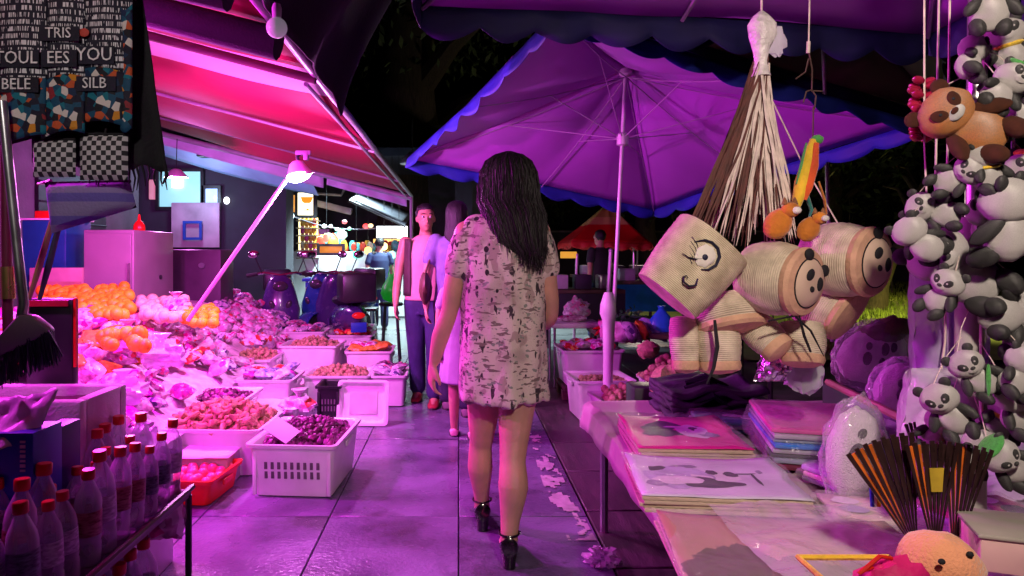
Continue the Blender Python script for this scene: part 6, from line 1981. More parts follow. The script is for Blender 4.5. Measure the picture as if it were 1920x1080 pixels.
# ---- clear wrapped goods behind the column
wrapf = film('lilac_wrap', (.62, .48, .78), .45, .2, 20, .8)
wrapf2 = film('pale_wrap', (.82, .76, .88), .35, .15, 24, .9)
for k, (x0, x1, y0, y1, Y, mm, dep, lab) in enumerate(((1712, 1785, 470, 720, 1.62, wrapf, .05, 'tall lilac plastic bag hanging behind the plush column'), (1775, 1850, 560, 720, 1.66, wrapf, .04, 'second lilac plastic bag beside the grey pole'), (1690, 1830, 690, 850, 1.55, wrapf2, .07, 'bulging clear bag of white plush below the lilac bag'))):
    t = thing('plastic_bag', lab, 'bag', at((x0 + x1) / 2, y1, Y))
    def wb(u, v, sgn):
        sh = .12 * (v - .5) * (-1 if k == 0 else .3)
        p = at(x0 + (x1 - x0) * (u * (1 - .25 * v) + .12 * v + sh), y1 + (y0 - y1) * v, Y)
        e = max(0, (1 - abs(2 * u - 1) ** 3) * (1 - abs(2 * v - 1) ** 5))
        return p + V((.004 * noise.noise(V((u * 6, v * 9, sgn))), sgn * dep * e ** .5 + .012 * noise.noise(V((u * 7, v * 5, k))), 0))
    m = MB().sheet(lambda u, v: wb(u, v, -1), 18, 26); m.sheet(lambda u, v: wb(u, v, 1), 18, 26)
    build(m, 'bag', mm, t)
    build(MB().tube([wb(.5, .98, 0), wb(.5, 1, 0) + V((.01, 0, .06)), V((wb(.5, 1, 0).x + .03, Y, 2.3))], .0025, 5), 'hang_cord', straw_pale, t)
    if k == 2:
        c_ = at(1760, 800, Y)
        build(MB().ell(c_ + V((0, 0, -.01)), (.055, .04, .055), n=16, m=10, amp=.15), 'plush_inside', fur_w, t)
        build(MB().ell(c_ + V((-.02, -.042, .02)), (.010, .004, .012), n=8, m=5), 'spot', fur_k, t)
    if k == 0:
        build(MB().tube([wb(.42, .05, 0) + V((0, -.055, 0)), wb(.42, .9, 0) + V((0, -.055, 0))], .004, 6), 'seam', wrapf2, t)

# panda cushions in clear bags, behind the table
for k, (px, py, Y, w, h, rz, lab) in enumerate(((1635, 665, 2.45, .155, .12, -18, 'bagged panda cushion with a green top lying behind the table'), (1690, 730, 2.2, .11, .10, -25, 'second bagged panda cushion beside the plush column'), (1600, 850, 1.85, .085, .15, 8, 'clear bag of small white panda dolls by the fans'))):
    c_ = at(px, py, Y)
    t = thing('bagged_cushion', lab, 'cushion', c_)
    rot = Euler((0, R(rz), R(8))).to_matrix()
    build(MB().ell(c_, (w * .85, .05, h * .8), rot, n=22, m=14, amp=.12, seed=k), 'cushion', fur_w, t)
    for x, z, a in ((-.35, .1, .03), (.12, .16, .03), (-.05, -.15, .022), (.34, .12, .022), (-.22, .42, .018)):
        build(MB().ell(c_ + rot @ V((x * w, -.047, z * h)), (a * .55, .01, a * .8), rot @ Matrix.Rotation(R(30), 3, 'Y'), n=10, m=6), 'spot', fur_k, t)
    if k == 0:
        build(MB().ell(c_ + V((.04, .005, .075)), (.11, .05, .05), rot, n=18, m=10, amp=.2), 'green_top', mat('moss_felt', (.12, .13, .05), .9, var=.3, bump=.5), t)
    m = MB().ell(c_, (w, .066, h), rot, n=40, m=26, amp=.14, fr=9, seed=k + 5)
    build(m, 'clear_bag', film('cushion_film', (.9, .85, .96), .12, .10, 22, .9, .4), t)
# shelf that carries them: low bench behind the table
t = thing('back_bench', 'wooden slat bench edge behind the table with bagged cushions', 'bench', (1.75, 2.6, 0))
a, b = at(1552, 716, 2.55), at(1702, 790, 1.95)
build(MB().tube([a, b], .012, 6), 'rail', mat('pale_wood', (.48, .30, .2), .6, var=.2, stretch=(1, 1, 1)), t)
build(MB().box((1.72, 2.45, .335), (.30, 1.1, .66)), 'body', dark_metal, t, bevel=.01)
# clear plastic over the gap
t = thing('plastic_sheet', 'crumpled lilac plastic sheet spread between the shirts and the cushions', 'plastic sheet', at(1600, 800, 2.2))
build(MB().sheet(lambda u, v: V((1.30 + .36 * u, 1.7 + .95 * v, TZ + .05 + .09 * u + .035 * noise.noise(V((u * 4, v * 6, 2))) + .02 * abs(noise.noise(V((u * 9, v * 12, 5)))))), 36, 60), 'sheet', film('lilac_sheet_film', (.78, .68, .9), .42, .16, 20, .9), t)
# silver foil and clear bag under the baskets
t = thing('foil_bag', 'shiny silver foil bag hanging under the small straw cups', 'bag', at(1440, 690, 2.0))
def fb2(u, v, sgn):
    p = at(1412 + 62 * u + 22 * v, 715 - 75 * v, 2.02)
    e = max(0, (1 - abs(2 * u - 1) ** 3) * (1 - abs(2 * v - 1) ** 4))
    return p + V((0, sgn * .03 * e + .018 * noise.noise(V((u * 8, v * 8, sgn))), 0))
m = MB().sheet(lambda u, v: fb2(u, v, -1), 16, 16); m.sheet(lambda u, v: fb2(u, v, 1), 16, 16)
build(m, 'bag', mat('silver_foil', (.62, .55, .68), .18, metal=.8, var=.2, bump=.9, bscale=30), t)
build(MB().tube([at(1460, 645, 2.02), at(1450, 600, 1.98), at(1440, 500, 1.95)], .002, 5), 'cord', ink, t)
t = thing('plastic_bag', 'clear bag with a glint hanging under the straw cone cup', 'bag', at(1510, 740, 2.0))
c_ = at(1508, 700, 2.02)
build(MB().ell(c_, (.055, .045, .06), n=18, m=12, amp=.3, seed=7), 'bag', film('glint_film', (.8, .85, .85), .3, .08, 20, .8), t)
build(MB().tube([c_ + V((0, 0, .055)), c_ + V((0, -.02, .12))], .002, 5), 'cord', ink, t)

# ---- hand fans in a holder, painted folds
t = thing('fan_holder', 'white paper bag holding folded hand fans and pens', 'holder', at(1660, 990, 1.36))
q = at(1668, 985, 1.40); q.z = TZ + .014
build(bin_mesh(.16, .12, .10, taper=.9), 'bag', mat('white_paper', (.62, .60, .66), .7), t)
for v_ in t.children[0].data.vertices: v_.co += q - off_of(t)
for k, (px, cc) in enumerate(((1636, 'blue'), (1648, 'yellow'), (1641, 'white'))):
    build(MB().tube([at(px, 950, 1.36), at(px - 4, 880, 1.37)], .004, 8), 'pen', {'blue': blue_paint, 'yellow': felt['yellow'], 'white': whitef}[cc], t)
fan_d = mat('fan_dark_lacquer', (.022, .01, .010), .3, var=.4, scale=20)
fan_o = mat('fan_orange_print', (.55, .12, .015), .4, var=.4, scale=18)
fan_y = mat('fan_yellow_print', (.45, .32, .03), .4, var=.3, scale=18)
for k, (bx, by, tilt, spread, n, Y, L_, lab) in enumerate(((1722, 1040, -19, 34, 15, 1.33, .235, 'dark folding fan with orange ribs leaning out towards the lane'), (1756, 1050, -2, 27, 13, 1.31, .225, 'dark folding fan with a yellow patch in the middle'), (1790, 1050, 7, 26, 13, 1.34, .225, 'dark folding fan with orange panel next to the grey pole'), (1728, 880, -14, 14, 5, 1.45, .10, 'small dark fan standing behind the others'))):
    b0 = at(bx, by, Y)
    t = thing('hand_fan', lab, 'fan', b0)
    for j in range(n):
        a0, a1 = R(tilt - spread / 2 + spread * j / n), R(tilt - spread / 2 + spread * (j + 1) / n)
        dy = .004 * (j % 2)
        p = lambda a, r, y: b0 + V((math.sin(a) * r, y, math.cos(a) * r))
        if j % 2 == 0:
            build(MB().poly([p(a0, .02, dy), p(a1, .02, dy), p(a1, L_, dy), p(a0, L_, dy)], (0, .0025, 0)), 'rib', fan_d, t)
        else:
            build(MB().poly([p(a0, .02, dy), p(a1, .02, dy), p(a1, L_ * .97, dy), p(a0, L_ * .97, dy)], (0, .0025, 0)), 'leaf', fan_d if (k == 1 and j > 3) else (fan_o if j in (1, 3, 5) and k != 3 else fan_d), t)
    if k == 1:
        build(MB().poly([p(R(-5), .13, -.003), p(R(4), .13, -.003), p(R(4), .175, -.003), p(R(-5), .175, -.003)], (0, .002, 0)), 'yellow_patch', fan_y, t)
    build(MB().tube([b0 + V((0, -.006, .012)), b0 + V((0, .008, .012))], .005, 8), 'rivet', chrome, t)

# ---- near plush with dot eyes, magenta pouch, red and yellow tray
c_ = at(1762, 1062, 1.08)
peach = mat('peach_plush', (.72, .30, .16), .9, var=.12, bump=.5, bscale=200, sheen=.4)
t = thing('round_plush', 'round peach plush toy with dot eyes at the bottom edge', 'plush toy', c_)
build(MB().ell(c_, (.062, .055, .052), Euler((0, R(18), 0)).to_matrix(), n=24, m=16, amp=.08), 'body', peach, t)
for px, py in ((1745, 1040), (1808, 1033)):
    q = at(px, py, 1.05); q.y = 1.026 + .012 * (px > 1780)
    build(MB().ell(q, (.0055, .004, .0045), n=10, m=6), 'eye', ink, t)
for k in range(12):
    q = at(1808 + rnd.uniform(-10, 12), 1058 + rnd.uniform(-12, 12), 1.045)
    build(MB().ell(q + V((0, .002, 0)), (.0015, .001, .0015), n=6, m=4), 'freckle', ink, t)
c_ = at(1668, 1096, 1.0)
t = thing('magenta_pouch', 'bright magenta cloth pouch in front of the peach plush', 'pouch', c_)
build(MB().ell(c_, (.055, .03, .035), Euler((0, R(-20), 0)).to_matrix(), n=20, m=12, amp=.25), 'pouch', mat('magenta_cloth', (.65, .01, .16), .6, var=.15, bump=.3), t)
build(MB().tube([c_ + V((-.03, -.01, .03)), c_ + V((-.05, -.01, .02)), c_ + V((-.02, -.01, .045)), c_ + V((.0, -.005, .04))], .003, 6), 'red_strap', crate_red, t)
t = thing('red_tray', 'red tray with yellow rim at the bottom edge of the table', 'tray', at(1620, 1090, 1.05))
q = at(1625, 1096, 1.08)
build(bin_mesh(.14, .12, .04, taper=.9), 'tray', crate_red, t)
for v_ in t.children[0].data.vertices: v_.co += q + V((0, 0, -.03)) - off_of(t)
build(MB().tube([q + V((-.075, -.065, .014)), q + V((.075, -.065, .014)), q + V((.075, .065, .014)), q + V((-.075, .065, .014)), q + V((-.075, -.065, .014))], .005, 6), 'rim', felt['yellow'], t)
# front ledge carrying these
t = thing('front_ledge', 'low ledge at the table end below the peach plush', 'ledge', (.85, .98, 0))
build(MB().box((.86, .97, .34), (.62, .14, .68)), 'body', cloth_m, t, bevel=.01)
# clear boxes at the right edge
t = thing('gift_box', 'pink gift box under clear film at the right frame edge', 'box', at(1890, 1040, 1.25))
q = at(1885, 1020, 1.28)
build(MB().box(q, (.12, .14, .06), R(-20)), 'box', mat('pale_pink_card', (.62, .40, .38), .6, var=.15), t, bevel=.004)
build(MB().box(q + V((0, 0, .034)), (.13, .15, .008), R(-20)), 'lid', mat('olive_grey_card', (.3, .29, .24), .5, var=.15), t, bevel=.003)
# foot of the plush pole: grey sleeve
t = thing('pole_sleeve', 'thick grey pipe sleeve round the foot of the plush pole', 'pipe', (1.1, 1.5, 0))
build(MB().tube([V((1.101, 1.5, 0)), V((1.101, 1.5, .74))], .034, 16), 'pipe', mat('grey_pipe', (.36, .35, .33), .5, var=.15), t)
build(MB().tube([V((1.101, 1.5, .74)), V((1.101, 1.5, 1.30))], .024, 16), 'pipe', mat('grey_pipe', (.36, .35, .33), .5), t)

# scrap of crumpled plastic on the paving
c_ = at(1130, 1052, 2.72); c_.z = .03
t = thing('plastic_scrap', 'crumpled scrap of clear plastic on the paving near the table', 'litter', c_)
build(MB().ell(c_, (.055, .045, .035), n=20, m=14, amp=1.0, fr=9, seed=4), 'scrap', film('scrap_film', (.85, .8, .85), .4, .12, 40, .9), t)
# ================================================================== PEOPLE
def skin_mat(name, col):
    return mat(name, col, .48, var=.22, scale=9, sss=.2, bump=.14, bscale=90, rvar=.12, col2=(min(1, col[0] * 1.12), col[1] * 1.05, col[2] * 1.0), detail=7)


skin_w = skin_mat('skin_light', (.58, .34, .25))
skin_m = skin_mat('skin_tan', (.50, .27, .19))
hair_m = mat('black_hair', (.010, .008, .009), .52, var=.5, scale=30, stretch=(9, 9, .7), bump=.5, bscale=30)


def hand(m, w, d, nrm, s=1.0, side=1, curl=.5):
    """palm, four unequal bent fingers and a thumb; d points along the hand, nrm out of the back of the hand"""
    d = d.normalized(); nrm = (nrm - d * nrm.dot(d)).normalized()
    x = d.cross(nrm).normalized() * side                 # towards the thumb side
    m.loft([[w + d * t * s + (x * math.cos(a) * rx + nrm * math.sin(a) * rz) * s for a in [2 * math.pi * k / 12 for k in range(12)]] for t, rx, rz in ((-.015, .024, .018), (.01, .028, .016), (.045, .038, .015), (.075, .040, .013), (.088, .036, .010))])
    for k, (off, L_) in enumerate(((.029, .066), (.010, .074), (-.010, .069), (-.029, .054))):
        p = w + d * .078 * s + x * off * s
        pts = [p]
        a = 0
        for q in range(3):
            a += curl * (.35 + .35 * q)
            p = p + (d * math.cos(a) - nrm * math.sin(a)) * (L_ / 3) * s + x * off * .12 * s
            pts.append(p)
        m.tube(pts, [.0095 * s, .009 * s, .0085 * s, .007 * s], 8)
        m.ell(pts[-1], .0072 * s, n=8, m=6)
    p = w + d * .02 * s + x * .022 * s
    q1 = p + (d * .6 + x * .75 - nrm * .2).normalized() * .034 * s
    q2 = q1 + (d * .9 + x * .25 - nrm * .35).normalized() * .028 * s
    q3 = q2 + (d * .95 - x * .05 - nrm * .35).normalized() * .02 * s
    m.tube([p, q1, q2, q3], [.014 * s, .0115 * s, .010 * s, .0075 * s], 8)


def head(m, c, f, s=1.0):
    """skull, jaw, nose, brow, ears; f is the way the face looks"""
    f = f.normalized(); r = f.cross(V((0, 0, 1))).normalized(); u = r.cross(f).normalized()
    M_ = Matrix((r, f, u)).transposed()
    P = lambda x, y, z: c + M_ @ (V((x, y, z)) * s)
    m.ell(P(0, -.012, .02), (.074 * s, .092 * s, .092 * s), M_, n=18, m=14)
    m.ell(P(0, .02, -.045), (.058 * s, .066 * s, .066 * s), M_, n=16, m=12)
    m.ell(P(0, .055, -.088), (.026 * s, .024 * s, .022 * s), M_, n=10, m=8)
    m.tube([P(0, .080, .018), P(0, .092, -.012), P(0, .102, -.030), P(0, .082, -.038)], [.009 * s, .011 * s, .015 * s, .008 * s], 8)
    m.ell(P(0, .082, -.060), (.024 * s, .010 * s, .009 * s), M_, n=10, m=6)
    for q in (-1, 1):
        m.ell(P(q * .03, .072, .028), (.024 * s, .012 * s, .008 * s), M_, n=10, m=6)
        m.ell(P(q * .076, -.008, -.008), (.010 * s, .020 * s, .031 * s), M_, n=10, m=8)
    return P, M_


def limb(m, pts, rad, n=14):
    """smooth tapered limb through the joints (Catmull-Rom)"""
    P = [V(p) for p in pts]
    out, rr_ = [], []
    for i in range(len(P) - 1):
        a, b, c, d = P[max(i - 1, 0)], P[i], P[i + 1], P[min(i + 2, len(P) - 1)]
        for k in range(5):
            t = k / 5
            out.append(.5 * ((2 * b) + (c - a) * t + (2 * a - 5 * b + 4 * c - d) * t * t + (-a + 3 * b - 3 * c + d) * t ** 3))
            rr_.append(rad[i] + (rad[i + 1] - rad[i]) * t)
    out.append(P[-1]); rr_.append(rad[-1])
    m.tube(out, rr_, n)
    m.ell(P[0], rad[0], n=12, m=8); m.ell(P[-1], rad[-1], n=12, m=8)


def oval(c, rx, ry, n=28, fold=0, seed=0, k_=7):
    return [V(c) + V((rx * math.cos(a) * (1 + fold * noise.noise(V((math.cos(a) * 2.6, math.sin(a) * 2.6, seed)))), ry * math.sin(a) * (1 + fold * noise.noise(V((math.cos(a) * 2.6, math.sin(a) * 2.6, seed)))), 0)) for a in [2 * math.pi * k / n for k in range(n)]]


# ------------------------------------------------------------------ woman walking away in a printed tunic
def dress_mat():
    m = mat('printed_tunic_cloth', (.72, .68, .60), .85, var=.15, scale=14, bump=.35, bscale=160)
    nt = m.node_tree; N, L = nt.nodes, nt.links
    tc = N.new('ShaderNodeTexCoord')
    cur = None
    def layer(scale, stretch, thr, soft, col, seed, detail=2, vor=False):
        nonlocal cur
        mp = N.new('ShaderNodeMapping'); mp.inputs['Scale'].default_value = stretch; mp.inputs['Location'].default_value = (seed, seed * .7, seed * .3)
        L.new(tc.outputs['Object'], mp.inputs[0])
        if vor:
            tx = N.new('ShaderNodeTexVoronoi'); tx.inputs['Scale'].default_value = scale; L.new(mp.outputs[0], tx.inputs['Vector'])
            nz = N.new('ShaderNodeTexNoise'); nz.inputs['Scale'].default_value = scale * .6; L.new(mp.outputs[0], nz.inputs['Vector'])
            sp = N.new('ShaderNodeSeparateColor'); L.new(tx.outputs['Color'], sp.inputs[0])
            md = N.new('ShaderNodeMath'); md.operation = 'MULTIPLY_ADD'; md.inputs[1].default_value = .55
            L.new(nz.outputs[0], md.inputs[0]); L.new(tx.outputs['Distance'], md.inputs[2])
            mu = N.new('ShaderNodeMath'); mu.operation = 'MULTIPLY_ADD'; mu.inputs[1].default_value = .5; L.new(sp.outputs[0], mu.inputs[0]); L.new(md.outputs[0], mu.inputs[2])
            src = mu.outputs[0]; lo, hi = thr + soft, thr
        else:
            tx = N.new('ShaderNodeTexNoise'); tx.inputs['Scale'].default_value = scale; tx.inputs['Detail'].default_value = detail; L.new(mp.outputs[0], tx.inputs['Vector'])
            src = tx.outputs[0]; lo, hi = thr, thr + soft
        mr = N.new('ShaderNodeMapRange'); mr.inputs[1].default_value = lo; mr.inputs[2].default_value = hi
        L.new(src, mr.inputs[0])
        mx = N.new('ShaderNodeMix'); mx.data_type = 'RGBA'
        if cur is None: mx.inputs[6].default_value = (.66, .60, .51, 1)
        else: L.new(cur, mx.inputs[6])
        mx.inputs[7].default_value = (*col, 1); L.new(mr.outputs[0], mx.inputs[0]); cur = mx.outputs[2]
    layer(5, (1, 1, 1.3), .52, .1, (.46, .40, .34), 1.0)
    layer(14, (1.4, 1, .8), .57, .03, (.42, .34, .30), 4.2)
    layer(30, (1, 1, 1.6), .62, .02, (.25, .30, .24), 7.7)
    layer(27, (1.0, 1, .75), .53, .03, (.02, .018, .02), 2.3, vor=True)
    layer(40, (1.0, 1, 1.4), .49, .03, (.09, .10, .09), 5.3, vor=True)
    layer(26, (1.5, 1, .6), .62, .02, (.05, .04, .045), 9.1)
    layer(19, (1.2, 1, .9), .47, .03, (.03, .025, .03), 13.3, vor=True)
    layer(34, (.6, 1, 2.2), .60, .02, (.20, .16, .14), 17.9)
    L.new(cur, bsdf(m).inputs['Base Color'])
    return m


wx, wy = .186, 2.86
w = thing('person', 'woman with long black hair walking away in a printed short tunic and black heels', 'person', (wx, wy, 0))
m = MB()
# torso and neck
m.loft([oval((wx, wy, z), rx, ry) for z, rx, ry in ((.70, .10, .09), (.78, .165, .125), (.88, .170, .125), (1.00, .135, .10), (1.14, .145, .105), (1.27, .155, .10), (1.34, .13, .075), (1.375, .06, .055), (1.43, .048, .05), (1.50, .05, .055))])
P, M_ = head(m, V((wx + .014, wy + .015, 1.515)), V((.12, 1, -.05)))
# legs: left one ahead, right one planted nearer
limb(m, [(wx - .08, wy, .80), (.108, 2.95, .60), (.102, 3.01, .445), (.096, 3.03, .385), (.094, 3.03, .29), (.10, 3.065, .18), (.104, 3.09, .115)], [.092, .074, .055, .050, .056, .038, .032])
limb(m, [(wx + .08, wy - .01, .80), (.238, 2.84, .60), (.222, 2.80, .455), (.216, 2.775, .39), (.216, 2.742, .30), (.204, 2.73, .18), (.198, 2.72, .11)], [.092, .077, .058, .053, .061, .040, .032])
for (ax, ay) in ((.104, 3.09), (.198, 2.72)):
    limb(m, [(ax, ay, .11), (ax, ay + .02, .075), (ax - .004, ay + .10, .05), (ax - .004, ay + .18, .028)], [.036, .036, .032, .022], 10)
# arms
limb(m, [(wx - .155, wy, 1.31), (-.015, wy - .01, 1.12), (-.038, wy + .0, .985), (-.075, wy + .03, .88), (-.100, wy + .055, .775)], [.050, .044, .036, .038, .025])
hand(m, V((-.108, wy + .058, .765)), V((-.10, .12, -1)), V((-1, -.35, 0)), 1.0, -1, .55)
limb(m, [(wx + .145, wy, 1.31), (.362, wy, 1.12), (.382, wy + .03, .985), (.37, wy + .12, .93), (.35, wy + .22, .93)], [.050, .044, .036, .037, .025])
hand(m, V((.355, wy + .23, .93)), V((-.5, 1, .0)), V((1, .3, 0)), 1.0, 1, .7)
put_world_mesh('body', remesh(m, .0075, 5), skin_w, w)

# tunic
m = MB()
secs = [(.622, .0, .199, .157, .11), (.65, .0, .199, .157, .10), (.72, .0, .196, .155, .075), (.85, .002, .192, .15, .06), (.98, .004, .184, .140, .05), (1.10, .004, .182, .132, .04), (1.20, .002, .182, .125, .03), (1.28, 0, .178, .115, .02), (1.335, 0, .155, .095, .0), (1.37, 0, .115, .08, 0), (1.40, 0, .07, .068, 0)]
m.loft([oval((wx + dx - .006, wy - .005 + .012 * (1.4 - z), z), rx * .94, ry, 44, f, z * 2.2) for z, dx, rx, ry, f in secs])
limb(m, [(wx - .11, wy, 1.33), (wx - .158, wy - .005, 1.265), (-.002, wy - .01, 1.165)], [.058, .058, .060], 18)
limb(m, [(wx + .11, wy, 1.33), (wx + .150, wy - .005, 1.265), (.358, wy, 1.165)], [.058, .058, .060], 18)
me = remesh(m, .009, 3)
for v_ in me.vertices:                                   # soft vertical folds and crinkles
    p = v_.co
    k_ = min(1, max(0, (1.3 - p.z) / .5))
    f = .019 * k_ * noise.noise(V((p.x * 15, p.y * 9, p.z * 2.2))) + .008 * noise.noise(V((p.x * 8 + p.z * 5, p.y * 5, p.z * 6))) + .0045 * noise.noise(V((p.x * 26, p.y * 26, p.z * 17)))
    d = V((p.x - wx, p.y - wy, 0))
    if d.length > .02: v_.co = p + d.normalized() * f
    if p.z < .655: v_.co.z += .022 * noise.noise(V((p.x * 14, p.y * 14, 4))) + .012 * noise.noise(V((p.x * 45, p.y * 45, 1)))
tunic_m = dress_mat()
put_world_mesh('tunic', me, tunic_m, w)

# hair: cap and long fall down the back
hx, hy = wx + .020, wy + .015
HW = .93
m = MB()
hs = [(1.645, .0, .0, .020, .03), (1.632, .0, .0, .06, .07), (1.605, .0, -.004, .096, .104), (1.56, .0, -.008, .118, .122), (1.50, .002, -.018, .127, .120), (1.44, .006, -.03, .130, .105), (1.37, .016, -.06, .126, .085), (1.30, .028, -.085, .122, .066), (1.235, .042, -.098, .112, .054), (1.19, .05, -.10, .092, .045), (1.165, .055, -.10, .06, .03)]
hs = [(z if z > 1.44 else 1.44 - (1.44 - z) * .84, dx + (.007 * math.sin(z * 34) if z < 1.46 else 0), dy, rx, ry) for z, dx, dy, rx, ry in hs]
rings = []
for z, dx, dy, rx, ry in hs:
    rg = []
    for k in range(72):
        a = 2 * math.pi * k / 72
        q = 1 + .075 * noise.noise(V((math.cos(a) * 7, math.sin(a) * 7, z * 1.6))) + .04 * noise.noise(V((math.cos(a) * 19, math.sin(a) * 19, z * 2.2)))
        # open towards the face (+y side), narrow there
        ca, sa = math.cos(a), math.sin(a)
        fr_ = 1.0 if sa < .3 else 1 - .35 * (sa - .3) * (1 if z < 1.6 else 0)
        rg.append(V((hx + dx + rx * HW * ca * q, hy + dy + ry * sa * q * fr_, z + (.012 * noise.noise(V((ca * 9, sa * 9, 1))) if z < 1.2 else 0))))
    rings.append(rg)
m.loft(rings)
r = random.Random(8)
for k in range(520):                                     # strands lying on the fall and fraying at the ends
    a = r.uniform(math.pi * .93, math.pi * 2.07)
    i0 = r.choice((1, 2, 3, 4, 5))
    i1 = r.choice((8, 9, 9, 10, 10, 10))
    pts = []
    ph = r.uniform(0, 6)
    for i in range(i0, i1 + 1):
        z, dx, dy, rx, ry = hs[i]
        g = 1.02 + r.uniform(-.02, .04) + (.035 + .05 * (k % 9 == 0)) * math.sin(i * 1.1 + ph)
        aa = a + .07 * math.sin(i * .9 + ph)
        pts.append(V((hx + dx + rx * HW * g * math.cos(aa), hy + dy + ry * g * math.sin(aa), z)))
    pts.append(pts[-1] + V((r.uniform(-.018, .018), r.uniform(-.01, .01), -r.uniform(.01, .075))))
    wd_ = r.choice((.0009, .0016, .0024))
    m.tube(pts, [wd_ * .5] + [wd_] * (len(pts) - 2) + [.0004], 4, caps=False)
build(m, 'hair', hair_m, w)

# heeled shoes with ankle strap
shoe_m = mat('black_patent', (.008, .007, .009), .18, var=.3, coat=.5)
for ax, ay, yaw in ((.104, 3.09, R(4)), (.198, 2.72, R(-3))):
    m = MB()
    fw = V((math.sin(-yaw), math.cos(yaw), 0)); sd = V((fw.y, -fw.x, 0))
    c0 = V((ax, ay, 0))
    # upper: heel counter through instep to the toe
    secs = [(-.052, .052, .026, .115), (-.045, .052, .034, .126), (-.01, .050, .039, .112), (.04, .042, .041, .078), (.09, .024, .044, .064), (.14, .006, .044, .050), (.18, .004, .034, .038), (.20, .006, .016, .024)]
    rings = []
    for y, zb, hw, zt in secs:
        rings.append([c0 + fw * y + sd * (math.cos(a) * hw) + V((0, 0, (zb + zt) / 2 + math.sin(a) * (zt - zb) / 2)) for a in [2 * math.pi * k / 18 for k in range(18)]])
    m.loft(rings)
    s_ = build(m, 'shoe', shoe_m, w)
    build(MB().loft([[c0 + fw * (-.022 + math.sin(a) * ry) + sd * math.cos(a) * rx + V((0, 0, z)) for a in [2 * math.pi * k / 16 for k in range(16)]] for z, rx, ry in ((.001, .024, .022), (.03, .026, .025), (.066, .033, .032))]), 'heel', shoe_m, s_)
    build(MB().tube([c0 + V((0, 0, .128)) + sd * math.cos(a) * .040 + fw * (math.sin(a) * .042 + .002) for a in [2 * math.pi * k / 24 for k in range(25)]], .0045, 6), 'strap', shoe_m, s_)
    build(MB().box(c0 + V((0, 0, .128)) + sd * .043, (.006, .012, .012)), 'buckle', chrome, s_)


